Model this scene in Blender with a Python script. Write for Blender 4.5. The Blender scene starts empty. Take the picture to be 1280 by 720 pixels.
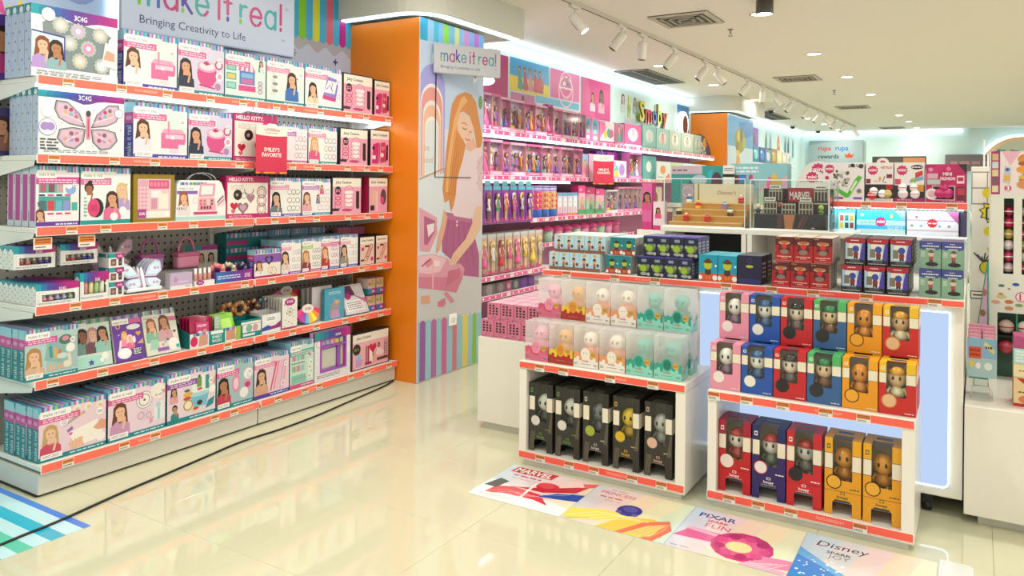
import bpy, bmesh, math, random
from math import sin, cos, pi, radians, atan2
from mathutils import Vector, Matrix
SC = bpy.context.scene
COL = SC.collection

# ---------------------------------------------------------------- camera, world, exposure
cam_data = bpy.data.cameras.new('camera')
cam = bpy.data.objects.new('camera', cam_data)
COL.objects.link(cam)
cam.location = (0, 0, 1.6)
YAW, ROLL = 0.5462, -0.0095
cam.matrix_world = (Matrix.Translation((0, 0, 1.6)) @ Matrix.Rotation(YAW, 4, 'Z')
                    @ Matrix.Rotation(pi / 2, 4, 'X') @ Matrix.Rotation(-ROLL, 4, 'Z'))
cam_data.sensor_width = 36.0
cam_data.lens = 957.0 * 36.0 / 1280.0
cam_data.shift_y = (229.4 - 360.0) / 1280.0
cam_data.clip_start = 0.05
cam_data.clip_end = 200
SC.camera = cam
SC.view_settings.view_transform = 'Standard'
SC.view_settings.look = 'None'
SC.view_settings.gamma = 1.0
SC.view_settings.exposure = 0.38
SC.view_settings.use_curve_mapping = False
SC.cycles.use_denoising = True
SC.cycles.max_bounces = 7
SC.cycles.diffuse_bounces = 4
SC.cycles.glossy_bounces = 4
SC.cycles.transparent_max_bounces = 16
SC.cycles.caustics_reflective = False
SC.cycles.caustics_refractive = False
SC.cycles.sample_clamp_indirect = 4.0

world = bpy.data.worlds.new('world')
SC.world = world
world.use_nodes = True
world.node_tree.nodes['Background'].inputs[0].default_value = (1.0, 0.96, 0.90, 1)
world.node_tree.nodes['Background'].inputs[1].default_value = WORLD_STRENGTH = 1.05

DOWNLIGHT_POWER = 16.5
COVE = 2.6          # cold white cove strips
SHELF_LED = 6.0     # LED bars below the upper shelves


# ---------------------------------------------------------------- helpers: colour, materials
def lin(c):
    return c / 12.92 if c <= 0.04045 else ((c + 0.055) / 1.055) ** 2.4


_hc = {}
def hexc(h):
    if not isinstance(h, str):
        return h
    if h not in _hc:
        s = h.lstrip('#')
        if len(s) == 3:
            s = ''.join(ch * 2 for ch in s)
        _hc[h] = tuple(lin(int(s[i:i + 2], 16) / 255) for i in (0, 2, 4)) + (1.0,)
    return _hc[h]


def new_mat(name):
    m = bpy.data.materials.new(name)
    m.use_nodes = True
    return m, m.node_tree.nodes, m.node_tree.links


def principled(name, color=None, rough=0.5, metal=0.0, spec=0.5, coat=0.0, attr=False, bump=0.0, bscale=200, emit=None, estr=0, vary=0.0, tone=1.0):
    m, n, l = new_mat(name)
    b = n['Principled BSDF']
    b.inputs['Roughness'].default_value = rough
    b.inputs['Metallic'].default_value = metal
    b.inputs['Specular IOR Level'].default_value = spec
    b.inputs['Coat Weight'].default_value = coat
    b.inputs['Coat Roughness'].default_value = 0.12
    src = None
    if attr:
        a = n.new('ShaderNodeAttribute'); a.attribute_name = 'Col'
        src = a.outputs['Color']
        if tone != 1.0:      # ink on card never reaches the paper-white value
            gm = n.new('ShaderNodeMix'); gm.data_type = 'RGBA'; gm.blend_type = 'MULTIPLY'; gm.inputs['Factor'].default_value = 1.0
            gm.inputs['B'].default_value = (tone, tone, tone, 1); l.new(src, gm.inputs['A']); src = gm.outputs['Result']
    elif color is not None:
        b.inputs['Base Color'].default_value = hexc(color)
    if vary:
        tx = n.new('ShaderNodeTexNoise'); tx.inputs['Scale'].default_value = 6.0
        mx = n.new('ShaderNodeMix'); mx.data_type = 'RGBA'; mx.blend_type = 'MULTIPLY'
        mx.inputs['Factor'].default_value = vary
        if src: l.new(src, mx.inputs['A'])
        else: mx.inputs['A'].default_value = hexc(color)
        l.new(tx.outputs['Fac'], mx.inputs['B']); src = mx.outputs['Result']
    if src:
        l.new(src, b.inputs['Base Color'])
    if bump:
        tx = n.new('ShaderNodeTexNoise'); tx.inputs['Scale'].default_value = bscale
        bp = n.new('ShaderNodeBump'); bp.inputs['Strength'].default_value = bump; bp.inputs['Distance'].default_value = 0.001
        l.new(tx.outputs['Fac'], bp.inputs['Height']); l.new(bp.outputs['Normal'], b.inputs['Normal'])
    if emit:
        b.inputs['Emission Color'].default_value = hexc(emit); b.inputs['Emission Strength'].default_value = estr
    return m


def film_mat(name, tint, alpha, rough=0.08):
    """clear packaging film: mostly see-through with a mirror sheen"""
    m, n, l = new_mat(name)
    out = n['Material Output']; n.remove(n['Principled BSDF'])
    t = n.new('ShaderNodeBsdfTransparent'); t.inputs[0].default_value = hexc(tint)
    g = n.new('ShaderNodeBsdfGlossy'); g.inputs['Roughness'].default_value = rough
    fr = n.new('ShaderNodeLayerWeight'); fr.inputs['Blend'].default_value = 0.5
    pw = n.new('ShaderNodeMath'); pw.operation = 'POWER'; pw.inputs[1].default_value = 4.0
    ad = n.new('ShaderNodeMath'); ad.operation = 'MULTIPLY_ADD'; ad.inputs[1].default_value = 0.22; ad.inputs[2].default_value = alpha
    mx = n.new('ShaderNodeMixShader')
    l.new(fr.outputs['Facing'], pw.inputs[0]); l.new(pw.outputs[0], ad.inputs[0]); l.new(ad.outputs[0], mx.inputs[0])
    l.new(t.outputs[0], mx.inputs[1]); l.new(g.outputs[0], mx.inputs[2]); l.new(mx.outputs[0], out.inputs[0])
    return m


def frost_mat(name, tint, cover):
    """milky plastic sheet: part see-through, part diffusing"""
    m, n, l = new_mat(name)
    out = n['Material Output']; n.remove(n['Principled BSDF'])
    t = n.new('ShaderNodeBsdfTransparent')
    d = n.new('ShaderNodeBsdfDiffuse'); d.inputs[0].default_value = hexc(tint)
    tr = n.new('ShaderNodeBsdfTranslucent'); tr.inputs[0].default_value = hexc(tint)
    g = n.new('ShaderNodeBsdfGlossy'); g.inputs['Roughness'].default_value = 0.25
    m1 = n.new('ShaderNodeMixShader'); m1.inputs[0].default_value = 0.5
    m2 = n.new('ShaderNodeMixShader'); m2.inputs[0].default_value = cover
    m3 = n.new('ShaderNodeMixShader'); m3.inputs[0].default_value = 0.07
    l.new(d.outputs[0], m1.inputs[1]); l.new(tr.outputs[0], m1.inputs[2])
    l.new(t.outputs[0], m2.inputs[1]); l.new(m1.outputs[0], m2.inputs[2])
    l.new(m2.outputs[0], m3.inputs[1]); l.new(g.outputs[0], m3.inputs[2]); l.new(m3.outputs[0], out.inputs[0])
    return m


def emit_mat(name, color, strength):
    m, n, l = new_mat(name)
    out = n['Material Output']; n.remove(n['Principled BSDF'])
    e = n.new('ShaderNodeEmission'); e.inputs[0].default_value = hexc(color); e.inputs[1].default_value = strength
    l.new(e.outputs[0], out.inputs[0])
    return m


def peg_mat():
    m, n, l = new_mat('pegboard')
    b = n['Principled BSDF']; b.inputs['Roughness'].default_value = 0.5
    tc = n.new('ShaderNodeTexCoord'); sp = n.new('ShaderNodeSeparateXYZ'); l.new(tc.outputs['Object'], sp.inputs[0])
    outs = []
    for ax in ('Y', 'Z'):
        k = n.new('ShaderNodeMath'); k.operation = 'MULTIPLY'; k.inputs[1].default_value = 1 / 0.045; l.new(sp.outputs[ax], k.inputs[0])
        fr = n.new('ShaderNodeMath'); fr.operation = 'FRACT'; l.new(k.outputs[0], fr.inputs[0])
        s = n.new('ShaderNodeMath'); s.operation = 'SUBTRACT'; s.inputs[1].default_value = 0.5; l.new(fr.outputs[0], s.inputs[0])
        q = n.new('ShaderNodeMath'); q.operation = 'POWER'; q.inputs[1].default_value = 2; l.new(s.outputs[0], q.inputs[0])
        outs.append(q.outputs[0])
    a = n.new('ShaderNodeMath'); a.operation = 'ADD'; l.new(outs[0], a.inputs[0]); l.new(outs[1], a.inputs[1])
    c = n.new('ShaderNodeMath'); c.operation = 'LESS_THAN'; c.inputs[1].default_value = 0.03; l.new(a.outputs[0], c.inputs[0])
    mx = n.new('ShaderNodeMix'); mx.data_type = 'RGBA'; mx.inputs['A'].default_value = hexc('a9a6a0'); mx.inputs['B'].default_value = hexc('2a2a2c')
    l.new(c.outputs[0], mx.inputs['Factor']); l.new(mx.outputs['Result'], b.inputs['Base Color'])
    return m


M = {}
M['print'] = principled('printed_card', attr=True, tone=0.80, rough=0.42, bump=0.05, bscale=60)
M['gloss'] = principled('glossy_plastic', attr=True, rough=0.22, coat=0.3)
M['matte'] = principled('matte_print', attr=True, tone=0.9, rough=0.7)
M['metal'] = principled('white_powder_coat', 'dcdcd8', rough=0.38, bump=0.03, bscale=400)
M['laminate'] = principled('white_laminate', 'e2dfd6', rough=0.28, bump=0.02, bscale=300)
M['base_metal'] = principled('grey_kick_metal', 'c9c6bd', rough=0.32, bump=0.03, bscale=300)
M['dark'] = principled('dark_recess', '121214', rough=0.6)
M['coral'] = principled('coral_rail', 'f4604f', rough=0.3, bump=0.03)
M['orange'] = principled('orange_paint', 'e07c0e', rough=0.38, bump=0.04, bscale=120)
M['ceiling'] = principled('ceiling_plaster', 'ebe6df', rough=0.9, bump=0.05, bscale=30)
M['wall'] = principled('wall_paint', 'c9dedd', rough=0.85, bump=0.04, bscale=40)
M['bulkhead'] = principled('bulkhead_paint', 'cfd0c6', rough=0.7, bump=0.03, bscale=40)
M['film'] = film_mat('clear_film', 'fafbfa', 0.025)
M['acrylic'] = film_mat('clear_acrylic', 'fafcfb', 0.015, 0.03)
M['frost'] = frost_mat('frosted_plastic', 'ffffff', 0.35)
M['lamp'] = emit_mat('lamp_glow', 'fff4e0', 14.0)
M['cove'] = emit_mat('cove_glow', 'dff6ff', COVE)
M['led'] = emit_mat('shelf_led', 'f0fbff', SHELF_LED)
M['panel_glow'] = emit_mat('edge_lit_panel', 'bcd2f4', 0.80)
M['led_profile'] = emit_mat('shelf_led_profile', 'e4f6ff', 2.4)
M['peg'] = peg_mat()
M['black'] = principled('black_rubber', '0d0d0f', rough=0.45)
M['chrome'] = principled('brushed_metal', 'b8b8b8', rough=0.25, metal=1.0)


def floor_mat():
    m, n, l = new_mat('polished_tile')
    b = n['Principled BSDF']
    b.inputs['Roughness'].default_value = 0.045; b.inputs['Specular IOR Level'].default_value = 0.5; b.inputs['IOR'].default_value = 1.75
    tc = n.new('ShaderNodeTexCoord')
    tx = n.new('ShaderNodeTexNoise'); tx.inputs['Scale'].default_value = 1.3; tx.inputs['Detail'].default_value = 5
    l.new(tc.outputs['Object'], tx.inputs[0])
    oi = n.new('ShaderNodeObjectInfo')
    mx = n.new('ShaderNodeMix'); mx.data_type = 'RGBA'; mx.inputs['A'].default_value = hexc('cccbb0'); mx.inputs['B'].default_value = hexc('d6d5b8')
    l.new(tx.outputs['Fac'], mx.inputs['Factor']); l.new(mx.outputs['Result'], b.inputs['Base Color'])
    bp = n.new('ShaderNodeBump'); bp.inputs['Strength'].default_value = 0.02; bp.inputs['Distance'].default_value = 0.001
    t2 = n.new('ShaderNodeTexNoise'); t2.inputs['Scale'].default_value = 3.0
    l.new(tc.outputs['Object'], t2.inputs[0]); l.new(t2.outputs['Fac'], bp.inputs['Height']); l.new(bp.outputs['Normal'], b.inputs['Normal'])
    return m
M['floor'] = floor_mat()


# ---------------------------------------------------------------- helpers: text outlines, mesh builder
_txt = {}
def text_mesh(s, bold=False):
    key = (s, bold)
    if key not in _txt:
        cu = bpy.data.curves.new('t', 'FONT')
        cu.body = s; cu.size = 1.0; cu.resolution_u = 2; cu.fill_mode = 'FRONT'
        if bold: cu.offset = 0.022
        ob = bpy.data.objects.new('t', cu)
        me = bpy.data.meshes.new_from_object(ob)
        vs = [(v.co.x, v.co.y) for v in me.vertices]
        fs = [tuple(p.vertices) for p in me.polygons]
        bpy.data.objects.remove(ob); bpy.data.meshes.remove(me); bpy.data.curves.remove(cu)
        x0 = min(v[0] for v in vs); x1 = max(v[0] for v in vs); y0 = min(v[1] for v in vs); y1 = max(v[1] for v in vs)
        _txt[key] = ([(x - x0, y - y0) for x, y in vs], fs, x1 - x0, y1 - y0)
    return _txt[key]


class MB:
    """collects coloured faces and links them as one mesh object"""
    def __init__(s):
        s.v, s.f, s.c, s.sm = [], [], [], []
        s.clip = False; s.face(); s.T = None
    # --- flat print on a plane: default is the front plane y = 0 facing -y
    def face(s, o=(0, 0, 0), ux=(1, 0, 0), uz=(0, 0, 1), w=1.0, h=1.0, step=0.00003, start=0.0003):
        s.o = Vector(o); s.ux = Vector(ux); s.uz = Vector(uz); s.w = w; s.h = h
        s.n = s.ux.cross(s.uz).normalized() if True else None
        s.step, s.off = step, start
        return s
    def P(s, u, v, d=0):
        return s.o + s.ux * (u * s.w) + s.uz * (v * s.h) + s.n * (s.off + d)
    def add(s, vs, fs, col, smooth=False):
        b = len(s.v)
        if s.T is not None:
            s.v.extend(tuple(s.T @ Vector(q)) for q in vs)
        else:
            s.v.extend(tuple(q) for q in vs)
        c = hexc(col)
        for f in fs:
            s.f.append(tuple(i + b for i in f)); s.c.append(c); s.sm.append(smooth)
    def poly(s, pts, col):
        s.off += s.step
        if s.clip: pts = [(min(1, max(0, p[0])), min(1, max(0, p[1]))) for p in pts]
        a = sum(pts[i - 1][0] * pts[i][1] - pts[i][0] * pts[i - 1][1] for i in range(len(pts)))
        if abs(a) < 1e-7: return s
        if a < 0: pts = pts[::-1]
        s.add([s.P(*p) for p in pts], [tuple(range(len(pts)))], col)
        return s
    def r(s, u0, v0, u1, v1, col):
        return s.poly([(u0, v0), (u1, v0), (u1, v1), (u0, v1)], col)
    def e(s, u, v, ru, col, rv=None, n=14, a0=0, a1=2 * pi, rot=0):
        """ellipse; ru is in units of face width, rv defaults to the round one"""
        if rv is None: rv = ru * s.w / s.h
        pts = []
        for i in range(n):
            a = a0 + (a1 - a0) * i / (n if abs(a1 - a0 - 2 * pi) < 1e-6 else n - 1)
            x, y = ru * s.w * cos(a), rv * s.h * sin(a)
            pts.append((u + (x * cos(rot) - y * sin(rot)) / s.w, v + (x * sin(rot) + y * cos(rot)) / s.h))
        return s.poly(pts, col)
    def ring(s, u, v, ru, col, thick=0.3, n=16, a0=0, a1=2 * pi):
        s.off += s.step
        k = s.w / s.h; vs = []; fs = []
        for i in range(n + 1):
            a = a0 + (a1 - a0) * i / n
            for q in (ru, ru * (1 - thick)):
                vs.append(s.P(u + q * cos(a), v + q * k * sin(a)))
        for i in range(n):
            fs.append((2 * i + 1, 2 * i, 2 * i + 2, 2 * i + 3))
        s.add(vs, fs, col)
        return s
    def star(s, u, v, ru, col, n=4, inner=0.3, rot=pi / 2):
        k = s.w / s.h
        pts = []
        for i in range(2 * n):
            q = ru if i % 2 == 0 else ru * inner
            a = rot + pi * i / n
            pts.append((u + q * cos(a), v + q * k * sin(a)))
        return s.poly(pts, col)
    def heart(s, u, v, ru, col):
        k = s.w / s.h; pts = []
        for i in range(16):
            t = 2 * pi * i / 16
            x = 16 * sin(t) ** 3; y = 13 * cos(t) - 5 * cos(2 * t) - 2 * cos(3 * t) - cos(4 * t)
            pts.append((u + ru * x / 16, v + ru * k * y / 16))
        return s.poly(pts, col)
    def stripes(s, u0, v0, u1, v1, cols, n, slant=0):
        du = (u1 - u0) / n
        s.off += s.step
        for i in range(n):
            a, b = u0 + du * i, u0 + du * (i + 1)
            s.add([s.P(a, v0), s.P(b, v0), s.P(b + slant, v1), s.P(a + slant, v1)], [(0, 1, 2, 3)], cols[i % len(cols)])
        return s
    def t(s, txt, u, v, hgt, col, wmax=None, bold=False, cen=False, rot=0, shear=0):
        """text: lower-left (or centre) at u, v; hgt in units of face height; squeezed to wmax"""
        vs, fs, W, H = text_mesh(txt, bold)
        s.off += s.step
        hh = hgt * s.h; sc = hh / H; sx = sc
        if wmax and W * sc > wmax * s.w: sx = wmax * s.w / W
        ox, oy = u * s.w, v * s.h
        if cen: cx, cy = -W * sx / 2, -hh / 2
        else: cx = cy = 0
        pts = []
        for x, y in vs:
            a, b = x * sx + cx, y * sc + cy
            a += b * shear
            a, b = a * cos(rot) - b * sin(rot), a * sin(rot) + b * cos(rot)
            pts.append(s.P((ox + a) / s.w, (oy + b) / s.h))
        s.add(pts, fs, col)
        return s
    def lines(s, u0, v0, u1, v1, col, n=2, seed=1):
        """tiny unreadable print: rows of short dashes"""
        rd = random.Random(seed); s.off += s.step
        dv = (v1 - v0) / n
        for i in range(n):
            a = v0 + dv * (i + 0.25); b = v0 + dv * (i + 0.75); x = u0
            while x < u1 - 0.02:
                l = min(u1 - x, rd.uniform(0.04, 0.13))
                s.add([s.P(x, a), s.P(x + l, a), s.P(x + l, b), s.P(x, b)], [(0, 1, 2, 3)], col); x += l + 0.02
        return s
    def stroke(s, pts, wd, col, close=False):
        """flat ribbon with round ends along points in face units; wd in face heights"""
        s.off += s.step
        q = [Vector((p[0] * s.w, p[1] * s.h)) for p in pts]
        hw = wd * s.h / 2; L = []; R = []
        for i, p in enumerate(q):
            a = q[max(i - 1, 0)]; b = q[min(i + 1, len(q) - 1)]
            d = (b - a).normalized(); nn = Vector((-d.y, d.x)) * hw
            L.append(p + nn); R.append(p - nn)
        d0 = (q[0] - q[1]).normalized(); d1 = (q[-1] - q[-2]).normalized()
        def cap(c, d):
            a = atan2(d.y, d.x)
            return [c + Vector((cos(a + t), sin(a + t))) * hw for t in (-pi / 4, 0, pi / 4)]
        vs = [s.P(p.x / s.w, p.y / s.h) for p in L + R]
        n = len(q); fs = [(n + i, n + i + 1, i + 1, i) for i in range(n - 1)]
        s.add(vs, fs, col)
        for c, d, e0, e1 in ((q[-1], d1, R[-1], L[-1]), (q[0], d0, L[0], R[0])):
            pp = [e0] + cap(c, d) + [e1]
            s.add([s.P(p.x / s.w, p.y / s.h) for p in pp], [tuple(range(5))], col)
        return s
    def girl(s, u, v, sc, hair='4a2d22', skin='e8b999', top='c9a0d8', long=True, bun=False):
        """printed half-figure of a girl: hair, face, neck, shoulders; sc = head height in face heights"""
        k = s.h / s.w * sc
        E = lambda du, dv, ru, rv, c, n=12: s.poly([(u + (du + ru * cos(2 * pi * i / n)) * k, v + (dv + rv * sin(2 * pi * i / n)) * sc) for i in range(n)], c)
        G = lambda pts, c: s.poly([(u + x * k, v + y * sc) for x, y in pts], c)
        if long: G([(-.52, 0.3), (-.5, .8), (-.25, 1.08), (.1, 1.1), (.42, .9), (.52, .4), (.6, -.5), (.45, -.9), (-.5, -.9), (-.62, -.4)], hair)
        else: E(0, .55, .52, .58, hair)
        if bun: E(.1, 1.15, .25, .22, hair)
        G([(-.2, .1), (.2, .1), (.24, -.25), (-.24, -.25)], skin)
        G([(-.75, -1.35), (-.72, -.5), (-.3, -.2), (0, -.38), (.3, -.2), (.72, -.5), (.78, -1.35)], top)
        E(0, .45, .36, .46, skin)
        G([(-.38, .62), (-.3, .92), (0, 1.0), (.3, .9), (.38, .6), (.2, .74), (-.1, .8)], hair)
        E(-.14, .47, .045, .05, '33241f', 6); E(.14, .47, .045, .05, '33241f', 6)
        G([(-.14, .24), (0, .18), (.14, .24), (0, .14)], 'b5483f')
        G([(.3, -.8), (.45, -.1), (.3, .18), (.18, .12), (.25, -.2), (.12, -.8)], skin)
        return s
    # --- solids
    def box(s, x0, x1, y0, y1, z0, z1, col, cols=None):
        """cols: optional dict over 'f','b','l','r','t','d'"""
        vs = [(x0, y0, z0), (x1, y0, z0), (x1, y1, z0), (x0, y1, z0), (x0, y0, z1), (x1, y0, z1), (x1, y1, z1), (x0, y1, z1)]
        for k, f in (('f', (0, 1, 5, 4)), ('r', (1, 2, 6, 5)), ('b', (2, 3, 7, 6)), ('l', (3, 0, 4, 7)), ('t', (4, 5, 6, 7)), ('d', (3, 2, 1, 0))):
            s.add(vs, [f], (cols or {}).get(k, col)) if False else None
        b = len(s.v)
        s.v.extend(tuple(s.T @ Vector(q)) if s.T is not None else q for q in vs)
        for k, f in (('f', (0, 1, 5, 4)), ('r', (1, 2, 6, 5)), ('b', (2, 3, 7, 6)), ('l', (3, 0, 4, 7)), ('t', (4, 5, 6, 7)), ('d', (3, 2, 1, 0))):
            s.f.append(tuple(i + b for i in f)); s.c.append(hexc((cols or {}).get(k, col))); s.sm.append(False)
        return s
    def cbox(s, x0, x1, y0, y1, z0, z1, col, bev=0.004, seg=1):
        """box with bevelled edges"""
        bm = bmesh.new(); bmesh.ops.create_cube(bm, size=1.0)
        for q in bm.verts:
            q.co = Vector(((x0 + x1) / 2 + q.co.x * (x1 - x0), (y0 + y1) / 2 + q.co.y * (y1 - y0), (z0 + z1) / 2 + q.co.z * (z1 - z0)))
        bmesh.ops.bevel(bm, geom=list(bm.edges), offset=bev, segments=seg, affect='EDGES', profile=0.5)
        bm.verts.index_update()
        s.add([q.co.copy() for q in bm.verts], [tuple(q.index for q in f.verts) for f in bm.faces], col)
        bm.free(); return s
    def prism(s, pts, d0, d1, col, axis='y', side=None):
        """outline pts in the two other axes, swept along axis from d0 to d1"""
        a = sum(pts[i - 1][0] * pts[i][1] - pts[i][0] * pts[i - 1][1] for i in range(len(pts)))
        if a < 0: pts = pts[::-1]
        def mk(p, d):
            return {'y': (p[0], d, p[1]), 'x': (d, p[0], p[1]), 'z': (p[0], p[1], d)}[axis]
        n = len(pts)
        vs = [mk(p, d0) for p in pts] + [mk(p, d1) for p in pts]
        flip = axis != 'y'
        front = tuple(range(n)); back = tuple(range(2 * n - 1, n - 1, -1))
        if flip: front, back = front[::-1], back[::-1]
        s.add(vs, [front, back], col)
        sd = [(i, i + n, (i + 1) % n + n, (i + 1) % n) for i in range(n)]
        if flip: sd = [f[::-1] for f in sd]
        s.add(vs, sd, side or col)
        return s
    def lathe(s, prof, col, c=(0, 0, 0), n=12, sx=1, sy=1, cols=None, smooth=True):
        """prof: (radius, z) from bottom to top; cols: a colour per band"""
        vs = []
        for r_, z in prof:
            for i in range(n):
                a = 2 * pi * i / n
                vs.append((c[0] + r_ * sx * cos(a), c[1] + r_ * sy * sin(a), c[2] + z))
        base = len(s.v)
        s.v.extend(tuple(s.T @ Vector(q)) if s.T is not None else q for q in vs)
        for j in range(len(prof) - 1):
            cc = hexc(cols[min(j, len(cols) - 1)] if cols else col)
            for i in range(n):
                k = (i + 1) % n
                s.f.append((base + j * n + i, base + j * n + k, base + (j + 1) * n + k, base + (j + 1) * n + i)); s.c.append(cc); s.sm.append(smooth)
        for ring, flip in ((0, True), (len(prof) - 1, False)):
            if prof[ring][0] > 1e-5:
                f = tuple(base + ring * n + i for i in range(n))
                s.f.append(f[::-1] if flip else f); s.c.append(hexc((cols[0] if ring == 0 else cols[-1]) if cols else col)); s.sm.append(False)
        return s
    def ball(s, c, rx, ry, rz, col, n=12, m=7):
        prof = [(max(1e-6, sin(pi * j / m)), -cos(pi * j / m)) for j in range(m + 1)]
        vs = [(c[0] + rx * q * cos(2 * pi * i / n), c[1] + ry * q * sin(2 * pi * i / n), c[2] + rz * z) for q, z in prof for i in range(n)]
        fs = [(j * n + i, j * n + (i + 1) % n, (j + 1) * n + (i + 1) % n, (j + 1) * n + i) for j in range(m) for i in range(n)]
        s.add(vs, fs, col, True); return s
    def tube(s, pts, r_, col, n=6, smooth=True):
        q = [Vector(p) for p in pts]; vs = []
        for i, p in enumerate(q):
            d = (q[min(i + 1, len(q) - 1)] - q[max(i - 1, 0)]).normalized()
            a = d.cross(Vector((0, 0, 1)))
            if a.length < 1e-3: a = Vector((1, 0, 0))
            a.normalize(); b = d.cross(a)
            rr = r_[i] if isinstance(r_, (list, tuple)) else r_
            for k in range(n):
                t = 2 * pi * k / n; vs.append(p + a * (rr * cos(t)) + b * (rr * sin(t)))
        fs = [(j * n + (i + 1) % n, j * n + i, (j + 1) * n + i, (j + 1) * n + (i + 1) % n) for j in range(len(q) - 1) for i in range(n)]
        fs += [tuple(range(n)), tuple(range(len(vs) - 1, len(vs) - n - 1, -1))]
        s.add(vs, fs, col, smooth); return s
    def mesh(s, name, mat):
        me = bpy.data.meshes.new(name)
        me.from_pydata(s.v, [], s.f)
        me.materials.append(mat)
        at = me.attributes.new('Col', 'FLOAT_COLOR', 'CORNER')
        buf = []
        for f, c in zip(s.f, s.c):
            buf.extend(c * len(f))
        at.data.foreach_set('color', buf)
        me.polygons.foreach_set('use_smooth', s.sm)
        me.update()
        return me
    def obj(s, name, mat='print', parent=None, loc=None, rot=None):
        return link(name, s.mesh(name, M[mat] if isinstance(mat, str) else mat), parent, loc, rot)


def link(name, me, parent=None, loc=None, rot=None):
    o = bpy.data.objects.new(name, me)
    COL.objects.link(o)
    if parent is not None: o.parent = parent
    if loc: o.location = loc
    if rot is not None: o.rotation_euler = (0, 0, rot) if not isinstance(rot, (tuple, list)) else rot
    return o


def tag(o, label, cat, group=None):
    o['label'] = label; o['category'] = cat
    if group: o['group'] = group
    return o


def struct(o):
    o['kind'] = 'structure'
    return o


def thing(name, label, cat, loc=(0, 0, 0), rot=0, group=None):
    o = bpy.data.objects.new(name, None)
    COL.objects.link(o)
    o.empty_display_size = 0.05
    o.location = loc
    o.rotation_euler = rot if isinstance(rot, (tuple, list)) else (0, 0, rot)
    return tag(o, label, cat, group)


KIDS = {}
def dup(root, loc, rot=None, label=None, group=None):
    """a copy of a thing with copies of its parts and sub-parts"""
    c = root.copy(); COL.objects.link(c); c.location = loc
    if rot is not None: c.rotation_euler = rot if isinstance(rot, (tuple, list)) else (0, 0, rot)
    if label: c['label'] = label
    if group: c['group'] = group
    for ch in list(root.children):
        d = ch.copy(); COL.objects.link(d); d.parent = c
        for g in list(ch.children):
            e = g.copy(); COL.objects.link(e); e.parent = d
    return c


ORD = ['first', 'second', 'third', 'fourth', 'fifth', 'sixth', 'seventh', 'eighth', 'ninth', 'tenth', 'eleventh', 'twelfth',
       'thirteenth', 'fourteenth', 'fifteenth', 'sixteenth', 'seventeenth', 'eighteenth', 'nineteenth', 'twentieth', 'twenty-first',
       'twenty-second', 'twenty-third', 'twenty-fourth', 'twenty-fifth', 'twenty-sixth', 'twenty-seventh', 'twenty-eighth']

# ================================================================ lamps of the room
def area(name, loc, size, power, color=(1, 0.93, 0.82), rot=(0, 0, 0), sy=None, shape=None, spread=None):
    ld = bpy.data.lights.new(name, 'AREA')
    ld.energy = power; ld.color = color; ld.size = size
    if sy: ld.shape = 'RECTANGLE'; ld.size_y = sy
    else: ld.shape = shape or 'DISK'
    if spread: ld.spread = spread
    o = bpy.data.objects.new(name, ld); COL.objects.link(o)
    o.location = loc; o.rotation_euler = rot
    return o


CEIL = 3.22
DOWN = [(-1.757, 7.36), (-1.716, 9.89), (-1.653, 12.2), (-1.61, 14.7), (-3.70, 9.91), (-3.64, 12.2), (-3.61, 14.7), (-3.48, 19.25), (-3.41, 21.15),
        (-3.39, 23.4), (-1.52, 19.24), (-1.45, 21.1), (-1.42, 23.4)]
HIDDEN_DOWN = [(-3.3, 0.4), (-3.1, 2.2), (-3.0, 3.9), (-1.8, -0.6), (-1.8, 2.4), (-1.78, 4.8), (-0.2, -1.5), (0.3, 0.9), (0.3, 2.6), (0.35, 4.8), (0.4, 7.3), (0.4, 10), (0.4, 13),
               (0.4, 17), (2.4, 2), (2.4, 5), (2.4, 9), (-3.4, 16.8), (-1.55, 17)]

# ================================================================ setting: floor, ceiling, walls
TX, TY, TS = -1.312, 2.905, 0.692
fx0, fx1, fy0, fy1 = TX - TS * 4, TX + TS * 4, TY - TS * 4, TY + TS * 6
mb = MB()
mb.box(fx0, fx1, fy0, fy1, -0.05, -0.004, 'a39c80')
m2 = MB()
for x0, x1, y0, y1 in ((-7, 8, -8, fy0), (-7, 8, fy1, 26), (-7, fx0, fy0, fy1), (fx1, 8, fy0, fy1)):
    m2.box(x0, x1, y0, y1, -0.05, 0.0, 'ddd')
floor = struct(m2.obj('floor', 'floor'))
g = mb.obj('grout_bed', 'matte', floor)
g['kind'] = 'structure'
tile = MB().cbox(0.0006, TS - 0.0006, 0.0006, TS - 0.0006, -0.02, 0.0, 'ddd', 0.0012).mesh('floor_tile', M['floor'])
for i in range(8):
    for j in range(10):
        link('floor_tile', tile, floor, (fx0 + TS * i, fy0 + TS * j, 0))

ceiling = struct(MB().box(-5, 8, -8, 26, CEIL, CEIL + 0.15, 'ccc').obj('ceiling', 'ceiling'))
wall_left = struct(MB().box(-4.75, -4.56, -8, 24.4, 0, CEIL, 'ccc').obj('wall_left', 'wall'))
wall_back = struct(MB().box(-4.75, 8, 24.2, 24.4, 0, CEIL, 'ccc').obj('wall_back', 'wall'))

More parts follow.
